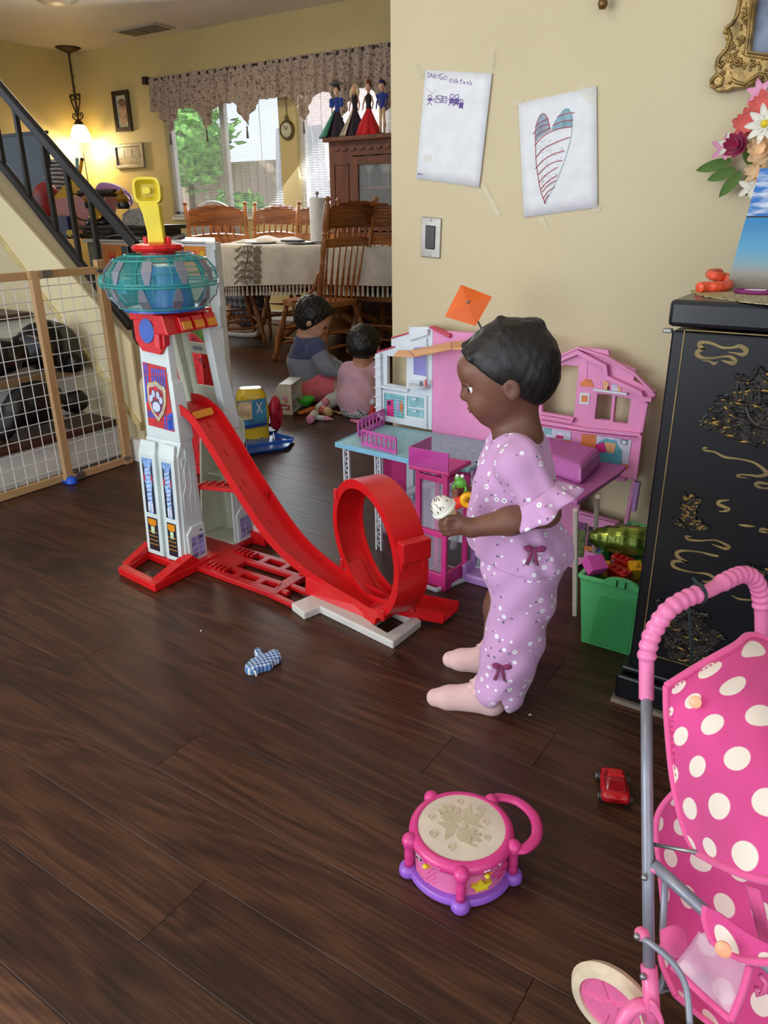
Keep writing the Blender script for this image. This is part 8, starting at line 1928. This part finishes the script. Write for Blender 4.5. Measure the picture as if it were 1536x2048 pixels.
# pink toy phone frame behind
th=thing('pink_toy_arch','glossy pink plastic arch behind the antique telephone','toy',tuple(S2(225,440,2.95)))
MB().tube(spline([S2(197,384,2.98),S2(205,373,2.98),S2(232,377,2.98),S2(252,390,2.98),S2(258,403,2.98),S2(252,409,2.98)],6),.022,10).build('arch',M_lil,th,smooth=True); MB().tube([S2(222,388,2.98),S2(226,430,2.98),S2(226,478,2.98)],.016,10).build('arch_leg',M_lil,th,smooth=True)
# woven hat
hc0=S2(302,478,2.80); th=thing('woven_hat','wide brimmed grey woven hat resting behind the yellow periscope','hat',(hc0.x,2.8,ZT2))
t=NT('grey_straw'); v=t.coord('Object'); w=t.n('ShaderNodeTexWave',wave_type='BANDS',bands_direction='Z'); t.l(v,w.inputs[0]); w.inputs['Scale'].default_value=40; w.inputs['Distortion'].default_value=3; t.col(t.ramp(t.noise(v,160,2),[(.35,(92,86,80)),(.65,(190,186,180))])); t.set(rough=.85); t.bump(w.outputs['Fac'],.5,.003)
hx_=S2(280,420,2.80); z1=hx_.z
MB().lathe([(0,z1-ZT2+.01),(.05,z1-ZT2+.004),(.085,z1-ZT2-.02),(.098,.05),(.105,.03)],(S2(281,440,2.8).x,2.80,ZT2),seg=28).build('crown',t.m,th,smooth=True)
cxh=S2(281,440,2.8).x
MB().grid(lambda u,v:(lambda a:(cxh+(.10+(.13+.06*max(0,math.cos(a)))*v)*math.cos(a),2.80+(.10+.10*v)*math.sin(a)*.8,ZT2+.035-.028*v+.012*math.sin(3*a)*v))(2*PI*u),48,8,True).build('brim',t.m,th,smooth=True,solid=.004)
# popcorn style pink bag with yellow flap
a=S2(118,470,2.78);b=S2(176,470,2.78); c=S2(106,398,2.78); d=S2(186,390,2.78)
th=thing('pink_gift_box','pink party box with gold lettering and an open yellow lid beside the telephone','box',((a.x+b.x)/2,2.85,ZT2))
t=NT('pink_party_print'); v=t.coord('Object'); t.col(t.ramp(t.noise(v,26,3,.6,.6),[(.45,(206,128,152)),(.56,(206,150,90)),(.62,(214,136,160))])); t.set(rough=.5)
MB().hull8([(a.x,2.78,ZT2),(b.x,2.78,ZT2),(b.x,2.93,ZT2),(a.x,2.93,ZT2)],[(c.x,2.77,c.z),(d.x,2.77,d.z),(d.x,2.95,d.z),(c.x,2.95,c.z)]).build('box_body',t.m,th,bevel=.002)
e=S2(142,356,2.86); MB().add([(c.x,2.77,c.z),(d.x+.03,2.77,d.z-.01),(e.x,2.86,e.z),(c.x,2.774,c.z),(d.x+.03,2.774,d.z-.01),(e.x,2.866,e.z)],[(0,1,2),(5,4,3),(0,3,4,1),(1,4,5,2),(2,5,3,0)]).build('yellow_lid_flap',mat('yellow_card',(214,170,40),rough=.5),th)
e2=S2(200,384,2.86); MB().add([(d.x,2.95,d.z),(e2.x,2.86,e2.z),(e.x,2.866,e.z-.03)],[(0,1,2)]).build('yellow_lid_flap',mat('yellow_card',(214,170,40),rough=.5),th,solid=.003)
sbox(78,134,482,432,2.74,.16,mat('dark_blue_print',(36,34,92),rough=.4,var=.5,scale=40),'dark_blue_box','dark blue printed games box at the left end of the toy cupboard','box')
p=S2(95,402,2.80); MB().ball(p,(.11,.06,.10),18,12).build('red_toy_bag',mat('red_print',(176,36,32),rough=.4,var=.4,scale=12),None,label='red soft toy bag on the dark blue box beside the stair rail',smooth=True,cat='bag')
t=NT('striped_pages'); v=t.coord('Object'); w=t.n('ShaderNodeTexWave',wave_type='BANDS',bands_direction='Z'); t.l(v,w.inputs[0]); w.inputs['Scale'].default_value=14; w.inputs['Distortion'].default_value=2; t.col(t.ramp(w.outputs['Fac'],[(.35,(60,56,64)),(.5,(190,186,186))])); t.set(rough=.6)
p=S2(108,352,2.96); s=SDF(); s.ell(p,(.11,.06,.09),.02); s.ell(np.array(p)+np.array([.05,0,-.05]),(.09,.06,.06),.03); s.build('striped_bundle',t.m,None,.006,label='bundle of black and white striped papers behind the pink box',cat='paper',disp=noise3(60,.006))
p0=S2(100,400,2.96); MB().b2((p0.x-.10,2.90,ZT2),(p0.x+.10,3.02,p.z-.08)).build('grey_storage_tub',mat('tub_grey',(80,76,80),rough=.5),None,label='grey tub at the back of the cupboard holding the striped papers',cat='tub',bevel=.008)
cp=S2(153,352,2.98); th=thing('pencil_cup','pencil cup with blue and yellow pens behind the pink box','pencil cup',(cp.x,2.98,ZT2)); MB().lathe([(.03,0),(.035,cp.z-ZT2),(.031,cp.z-ZT2),(.027,.01)],(cp.x,2.98,ZT2),seg=16).build('cup',M_dk,th)
for (x,y,m,r) in ((154,319,M_aqe,.010),(164,319,M_by,.010),(147,334,M_brd,.008)): q=S2(x,y,2.98); MB().tube([Vector((cp.x,2.98,cp.z-.05)),q],r,8).build('pen',m,th); MB().ball(q,r*1.1,8,6).build('pen_cap',M_dk if m is M_by else m,th)
a=S2(-60,415,2.90);b=S2(84,262,2.90); th=thing('dark_screen','flat dark blue grey screen standing behind the stair railing','screen',((a.x+b.x)/2,2.92,ZT2-.03))
MB().b2((a.x,2.90,S2(0,420,2.9).z),(b.x,2.93,b.z)).build('screen_panel',mat('screen_blue_grey',(52,66,80),rough=.35,var=.15,scale=3),th,bevel=.006); MB().b2((a.x,2.93,0),(b.x-.1,3.0,S2(0,420,2.9).z+.03)).build('screen_stand',M_dk,th,bevel=.004); MB().b2((a.x-.01,2.893,b.z-.012),(b.x+.006,2.936,b.z+.004)).build('screen_rim',M_dk,th)
q=S2(146,485,2.64); th=thing('yellow_toy_car','tiny yellow toy car on the cupboard edge','toy car',(q.x,2.64,ZT2))
MB().hull8([(q.x-.04,2.625,ZT2+.008),(q.x+.04,2.625,ZT2+.008),(q.x+.04,2.665,ZT2+.008),(q.x-.04,2.665,ZT2+.008)],[(q.x-.03,2.63,ZT2+.045),(q.x+.02,2.63,ZT2+.045),(q.x+.02,2.66,ZT2+.045),(q.x-.03,2.66,ZT2+.045)]).build('car_body',M_yel,th,bevel=.006)
for s_ in (-.022,.022): MB().lathe([(.011,-.02),(.011,.02)],(q.x+s_,2.645,ZT2+.0111),(0,1,0),14).build('wheel',M_blackm,th)
# stairway bag
s=SDF(); c=np.array([-2.93,1.86,.50]); s.ell(c,(.09,.14,.10),.03); s.ell(c+np.array([-.02,-.22,-.02]),(.08,.12,.08),.04); s.ell(c+np.array([.0,.08,-.08]),(.10,.06,.06),.03)
bgt=thing('black_bag','shiny black bag slumped on the stairs behind the gate','bag',(-2.93,1.75,.376)); s.build('bag_body',mat('black_vinyl',(14,14,16),rough=.22),bgt,.006,disp=noise3(45,.008),cut=lambda X,Y,Z:.378-Z)
s=SDF(); c=np.array([-2.86,1.72,.29]); s.ell(c,(.05,.13,.09),.03); s.ell(c+np.array([.0,.18,-.03]),(.045,.06,.05),.02); s.cap(c+np.array([0,-.1,-.02]),c+np.array([0,-.16,-.08]),.05,.04,.03)
s.build('black_boots',mat('black_leather',(16,15,16),rough=.4),None,.006,label='pair of black boots on the lowest stair tread behind the gate',cat='boots',disp=noise3(50,.005),cut=lambda X,Y,Z:.172-Z)
q=fl(141,966); th=thing('blue_plastic_piece','small bright blue plastic piece on the floor just under the gate','toy piece',tuple(q)); MB().lathe([(.018,0),(.024,.004),(.02,.022),(.012,.028),(0,.029)],q+Vector((.01,0,0)),seg=8).build('piece_body',plastic('bright_blue',(24,86,206)),th,bevel=.002); MB().box(q+Vector((-.012,-.008,.008)),(.03,.018,.014)).build('piece_tab',plastic('bright_blue',(24,86,206)),th,bevel=.003)
# red box behind the tower
a=ony(352,760,2.02);b=ony(438,700,2.02); zt3=ony(400,700,2.02).z
th=thing('red_toy_box','red carton with black and white print standing behind the grey tower','box',((a.x+b.x)/2,2.1,0))
t=NT('red_carton_print'); v=t.coord('Object'); t.col(t.ramp(t.noise(v,16,2),[(.40,(186,24,34)),(.58,(200,40,46)),(.62,(30,26,34)),(.66,(190,28,36))],'LINEAR')); t.set(rough=.4)
MB().b2((a.x-.1,2.02,0),(b.x-.10,2.09,zt3)).build('carton',t.m,th,bevel=.004)
MB().hull8([(a.x-.1,2.025,zt3),(b.x-.11,2.025,zt3),(b.x-.11,2.085,zt3),(a.x-.1,2.085,zt3)],[(a.x-.05,2.05,zt3+.07),(b.x-.19,2.05,zt3+.05),(b.x-.19,2.08,zt3+.05),(a.x-.05,2.08,zt3+.07)]).build('open_flap',mat('red_carton_top',(180,48,60),rough=.4,var=.3,scale=30),th,bevel=.003)
p=ony(385,705,2.0); text('TOY',.05,lambda u,v,t:Vector((a.x+.06+u,2.0185-t,zt3-.10+v)),M_wh,th) if 0 else None
# yellow jug, red bag, film, trays
jc=fl(497,882); j=thing('yellow_jug','large clear yellow drink jug with a blue label on the floor right of the tower','jug',(jc.x,jc.y+.06,0))
jx,jy=jc.x-.02,jc.y+.06; vdir=Vector((jx,jy,0)).normalized(); pdir=Vector((vdir.y,-vdir.x,0)); Jm=lambda a,b,z:Vector((jx,jy,0))+pdir*a+vdir*b*-1+Vector((0,0,z))
jz=ony(500,775,jy).z; M_jy=mat('jug_yellow',(224,190,36),rough=.25,var=.12,scale=8)
def jug(u,v):
    a=2*PI*u; e=5; c,s_=math.cos(a),math.sin(a); r=(abs(c)**e+abs(s_)**e)**(-1/e); w=.076*(1-.05*math.sin(v*PI*3)); d=.055
    k=1 if v<.86 else 1-.35*((v-.86)/.14)
    return Jm(c*r*w*k,s_*r*d*k,jz*v)
MB().grid(jug,48,24,True).build('jug_body',M_jy,j,smooth=True)
tp_=[jug(k/24.,1.) for k in range(24)]; MB().add(tp_,[tuple(range(24))]).build('jug_top',M_jy,j); bt_=[jug(k/24.,.0) for k in range(24)]; MB().add(bt_,[tuple(range(24))]).build('jug_bottom',M_jy,j)
M_jor=mat('jug_orange',(226,140,40),rough=.2)
MB().prism([(-.078,jz*.30),(.078,jz*.34),(.078,jz*.84),(.0,jz*.80),(-.078,jz*.80)],[],lambda u,v,t:Jm(u*.86,.060+t,v),0,.0015).build('label_sheet',mat('label_blue',(60,130,170),rough=.35,var=.35,scale=18),j)
MB().prism([(-.076,jz*.42),(.0,jz*.44),(.0,jz*.78),(-.076,jz*.78)],[],lambda u,v,t:Jm(u*.86,.0620+t,v),0,.001).build('label_photo',mat('label_pale',(222,190,150),rough=.35,var=.3,scale=20),j)
MB().prism([(-.07,jz*.24),(.078,jz*.30),(.078,jz*.36),(-.07,jz*.30)],[],lambda u,v,t:Jm(u*.86,.0625+t,v),0,.001).build('label_band',mat('label_navy',(30,50,140),rough=.35),j)
for s_ in (-1,1): MB().beam(Jm(.034-.012*s_,.063,jz*.55),Jm(.034+.012*s_,.063,jz*.76),.006,.001,tuple(vdir)).build('label_mark',M_wh,j)
q=Jm(.112,-.05,.10); s=SDF(); s.ell(q,(.026,.04,.085),.02); s.build('red_pouch',mat('red_pouch_print',(186,34,64),rough=.3,var=.3,scale=20),None,.005,label='crinkled red plastic pouch standing behind the yellow jug',cat='pouch',disp=noise3(70,.005),cut=lambda X,Y,Z:.001-Z)
q=Jm(-.04,-.12,.13); s=SDF(); s.ell(q,(.07,.05,.06),.02); s.ell(q-Vector((0,0,.07)),(.06,.05,.07),.02); s.build('plastic_film_bag',glass('crinkled_film',(170,190,220),.6,.1),None,.006,label='crumpled clear bluish plastic bag behind the yellow jug',cat='bag',disp=noise3(90,.007),cut=lambda X,Y,Z:.001-Z)
def tray(P,z,m,name,label,div,rimh=.016):
    Q=[fl(*p) for p in P]; c=sum(Q,Vector())/len(Q); th=thing(name,label,'tray',(c.x,c.y,0)); q2=[(v.x,v.y) for v in Q]
    # rounded outline
    out=[];n=len(q2)
    for i in range(n):
        a=Vector(q2[i-1]);b=Vector(q2[i]);d=Vector(q2[(i+1)%n]); p1=b.lerp(a,.14);p2=b.lerp(d,.14)
        for k in range(6): t_=k/5; out.append(tuple((p1*(1-t_)**2+b*2*t_*(1-t_)+p2*t_*t_)))
    sc=lambda s_:[(c.x+(x-c.x)*s_,c.y+(y-c.y)*s_) for x,y in out]
    N=len(out); L=[(sc(.92),.002),(sc(1.0),rimh),(sc(.975),rimh+.001),(sc(.90),.006)]; vs=[];fs=[]
    for pts,zz in L: vs+=[(x,y,zz+z) for x,y in pts]
    for i in range(3):
        for k in range(N): fs.append((i*N+k,i*N+(k+1)%N,(i+1)*N+(k+1)%N,(i+1)*N+k))
    fs+=[tuple(range(N)),tuple(3*N+k for k in range(N))]
    MB().add(vs,fs).build('tray_shell',m,th,smooth='auto')
    for (a,b) in div: a=fl(*a);b=fl(*b); MB().beam((a.x,a.y,z+.009),(b.x,b.y,z+.009),.012,.012).build('divider',m,th,bevel=.004)
M_tb=plastic('tray_blue',(40,104,204),rough=.25)
tray([(484,888),(500,872),(540,868),(590,882),(578,900),(492,914)],0,M_tb,'blue_tray','bright blue divided plastic tray on the floor beside the yellow jug',[((492,896),(586,884)),((520,872),(528,891)),((548,870),(552,888))])
tray([(500,862),(520,850),(556,855),(552,868),(520,876)],0,plastic('tray_black',(22,22,24),rough=.4),'black_tray','small black plastic tray between the jug and the blue tray',[])
# ice cream counter box
M_ply=wood('pale_plywood',(196,182,160),(220,208,190),1.5,2,rough=.6)
bx=fl(541,828); bx2=fl(585,830); bx3=fl(606,812)
dx_=(bx2-bx); dy_=(bx3-bx2); hB=ony(590,745,bx2.y).z
hB=.150
ic=thing('ice_cream_counter','small wooden toy counter lettered Ice cream on the floor near the children','toy counter',tuple(bx))
zz=Vector((0,0,1)); I=lambda u,v,w: bx+dx_*u+dy_*w+zz*v
def hz(px_,py_,base): # height so that base goes to pixel row
    lo_,hi_=0,.6
    for _ in range(30):
        m_=(lo_+hi_)/2; y_=1024-FPX*((base+zz*m_-CAM).dot(_U))/((base+zz*m_-CAM).dot(_F))
        if y_>py_: lo_=m_
        else: hi_=m_
    return lo_
hB=hz(0,770,bx2); hL=hz(0,800,bx)
out=[(0,0),(1,0),(1,hB),(.45,hB),(0,hB*.36)]
for w in (0,.94): MB().prism(out,[],lambda u,v,t,w=w:I(u,v,w+t),0,.06).build('side_board',M_ply,ic,bevel=.001)
MB().prism([(.45,0),(1,0),(1,1),(.45,1)],[],lambda u,v,t:I(u,hB-t,v),0,.006).build('top_board',M_wh,ic,bevel=.001)
MB().add([I(0,hB*.36,0),I(.45,hB,0),I(.45,hB,1),I(0,hB*.36,1)],[(0,1,2,3)]).build('sloping_board',M_ply,ic,solid=.004)
MB().add([I(0,0.002,0),I(0,hB*.36,0),I(0,hB*.36,1),I(0,0.002,1)],[(0,1,2,3)]).build('front_board',M_ply,ic,solid=.004)
MB().prism([(0,.04),(1,.04),(1,.96),(0,.96)],[],lambda u,v,t:I(u,.003+t,v),0,.005).build('floor_board',M_wh,ic); MB().prism([(.45,.06),(1,.06),(1,.94),(.45,.94)],[],lambda u,v,t:I(u,hB*.45+t,v),0,.005).build('inner_shelf',M_wh,ic)
MB().prism([(.04,.0),(.10,.0),(.10,1),(.04,1)],[],lambda u,v,t:I(.42+t,hB*u*9,v),0,.02).build('inner_divider',M_wh,ic)
fI=lambda u,v,t:I(u/dx_.length,v,-.02-t)
W0=dx_.length; rb=MB().prism([(W0*.12,.030),(W0*.5,.034),(W0*.90,.028),(W0*.90,.052),(W0*.5,.058),(W0*.12,.054)],[],fI,0,.01).build('red_banner',mat('banner_red',(190,40,44)),ic)
text('Ice cream',.022,lambda u,v,t:I((u+W0*.16)/W0,v+.036,-.034),M_wh,ic,'lettering',bold=.0008)
text('counter',.010,lambda u,v,t:I((u+W0*.34)/W0,v+.018,-.034),M_dk,ic,'lettering')
for (u,m) in ((.25,M_pawo),(.72,M_pk)):
    MB().prism(circ(W0*u,.086,.014,12),[],fI,.0,.008).build('printed_scoop',mat('brown_scoop',(90,60,50)) if u<.5 else m,ic); MB().prism([(W0*u-.012,.080),(W0*u+.012,.080),(W0*u,.056)],[],fI,.0,.009).build('printed_cone',M_peach,ic)
# green bowl and play food
q=fl(612,812); MB().lathe([(.018,0),(.022,.004),(.045,.030),(.052,.048),(.049,.048),(.040,.030),(.018,.008),(0,.008)],q,seg=24).build('green_bowl',plastic('lime_bowl',(84,216,60)),None,label='bright lime toy bowl beside the ice cream counter',smooth=True,cat='bowl')
th=thing('wooden_spoon','toy wooden spoon lying between the counter and the smaller child','spoon',tuple(fl(665,824)))
p=fl(650,822)+Vector((0,0,.008));q=fl(678,828)+Vector((0,0,.008)); MB().tube([p,q],.006,8).build('spoon_handle',M_lt,th,smooth=True); MB().ball(fl(682,829)+Vector((0,0,.008)),(.026,.018,.007),14,8).build('spoon_bowl',M_lt,th,smooth=True)
th=thing('toy_scooper','orange brown toy ice cream scooper on the floor in front of the lime bowl','toy scooper',tuple(fl(620,826))); MB().tube([fl(600,830)+Vector((0,0,.010)),fl(622,824)+Vector((0,0,.013)),fl(645,820)+Vector((0,0,.011))],[.009,.016,.012],10).build('scooper_body',mat('scooper_orange',(206,112,50),rough=.5),th,smooth=True); MB().ball(fl(602,830)+Vector((0,0,.012)),(.022,.016,.010),12,8).build('scooper_head',mat('scooper_orange',(206,112,50)),th,smooth=True)
def cyl(name,label,P,Q,r,m,capm=None,pt=0):
    p=fl(*P)+Vector((0,0,r));q=fl(*Q)+Vector((0,0,r)); th=thing(name,label,'play food',tuple(p-Vector((0,0,r))))
    MB().tube([p,q],r,16).build('body',m,th,smooth='auto')
    if capm:
        d=(q-p).normalized(); MB().lathe([(r*1.02,0),(r*1.02,.01),(r*.7 if pt else r*.9,.022),(r*.1 if pt else r*.5,.05 if pt else .026),(0,.05 if pt else .027)],q,d,16).build('cap',capm,th,smooth='auto')
    return th
cyl('toy_ice_lolly','white toy lolly with a pointed pink tip nearest the blue tray',(632,840),(650,842),.014,M_wh,M_pk,1)
cyl('toy_ice_lolly','white toy lolly with a flat pink end standing in front of the others',(630,836),(622,846),.022,M_wh,M_pk)
cyl('toy_ice_lolly','red and cream patterned toy cup under the pink ball',(640,826),(655,832),.024,mat('cup_red_cream',(200,100,90),rough=.4,var=.6,scale=40),M_cone)
q=fl(652,826)+Vector((0,0,.06)); MB().ball(q,.022,16,12).build('pink_scoop_ball',plastic('scoop_pink',(226,140,160)),None,label='pink toy ice cream ball resting on the patterned cup',smooth=True,cat='play food')
q=fl(715,846); MB().tube([q+Vector((-.04,0,.008)),q+Vector((-.01,-.004,.009)),q+Vector((.03,.004,.008))],[.009,.011,.008],8).build('pink_play_piece',plastic('scoop_pink',(226,140,160)),None,label='small pink play piece on the floor beside the smaller child',smooth=True,cat='play food')
q=fl(745,838)+Vector((0,0,0)); th=thing('red_white_figure','small red and white toy standing behind the terrace railing','toy figure',tuple(q)); MB().lathe([(.02,0),(.022,.03),(.014,.05),(.018,.07),(0,.08)],q,seg=12).build('body',plastic('fig_red',(200,40,40)),th,smooth=True); MB().ball(q+Vector((0,0,.09)),.018).build('head',M_wh,th,smooth=True)
# basketball backboard behind the chairs
c=ony(425,430,5.62); th=thing('toy_basketball_board','rounded grey white board printed with an orange basketball behind the dining chairs','backboard',(c.x,5.62,0))
MB().prism(circ(c.x,c.z-.20,.36,32,.33),[],fy,5.62,5.65).build('board',mat('board_grey',(150,142,130),rough=.5),th,bevel=.01)
MB().prism(circ(c.x+.12,c.z-.20,.17,24,.19),[],fy,5.612,5.62).build('printed_ball',mat('ball_orange',(168,92,50),rough=.5),th)
for s_ in (-.09,0,.09): MB().beam((c.x+.12+s_,5.610,c.z-.36),(c.x+.12+s_*1.3,5.610,c.z-.04),.008,.002,(0,1,0)).build('ball_seam',M_dk,th)
MB().beam((c.x,5.64,0),(c.x,5.64,c.z-.3),.05,.04).build('stand_post',M_wh,th)
# cot rocker feet and quilt glimpsed under the table
p=fl(455,672); th=thing('white_rocker','white curved rocker with a checked cushion glimpsed between chair legs','rocker',(p.x,p.y,0))
MB().tube(spline([p+Vector((-.35,.1,.10)),p+Vector((-.3,.05,.03)),p+Vector((0,0,.018)),p+Vector((.3,.0,.03)),p+Vector((.36,0,.06))],6),.018,10).build('rocker_rail',M_wt,th,smooth=True)
MB().tube([p+Vector((-.25,.05,.03)),p+Vector((-.20,.2,.45))],.02,10).build('rocker_leg',M_wt,th,smooth=True)
t=NT('check_cushion'); v=t.coord('Object',scale=(22,22,22),rot=(0,.78,0)); ck=t.n('ShaderNodeTexChecker'); t.l(v,ck.inputs[0]); ck.inputs['Scale'].default_value=1; ck.inputs['Color1'].default_value=lin((52,60,76)); ck.inputs['Color2'].default_value=lin((120,124,130)); t.l(ck.outputs[0],t.b.inputs['Base Color']); t.set(rough=.9)
MB().ball(p+Vector((.0,.25,.30)),(.22,.10,.26),20,12).build('checked_cushion',t.m,th,smooth=True)
MB().ball(p+Vector((.15,.32,.50)),(.14,.10,.2),16,10).build('peach_blanket',cloth('dusty_peach',(176,130,112)),th,smooth=True)
# a few tiny white paper specks on the floor
for k,(x,y) in enumerate(((588,1002),(1060,1430),(402,1262),(586,1162))):
    q=fl(x,y); MB().box(q+Vector((0,0,.001)),(.006,.0025,.002),Rz(k)).build('paper_speck',M_paper,None,cat='speck',label=['tiny white speck on the floor right of the red track','tiny white speck on the floor below the nearer sock','tiny white speck on the floor left of the gingham mitt','tiny white speck on the floor left of the loop'][k])
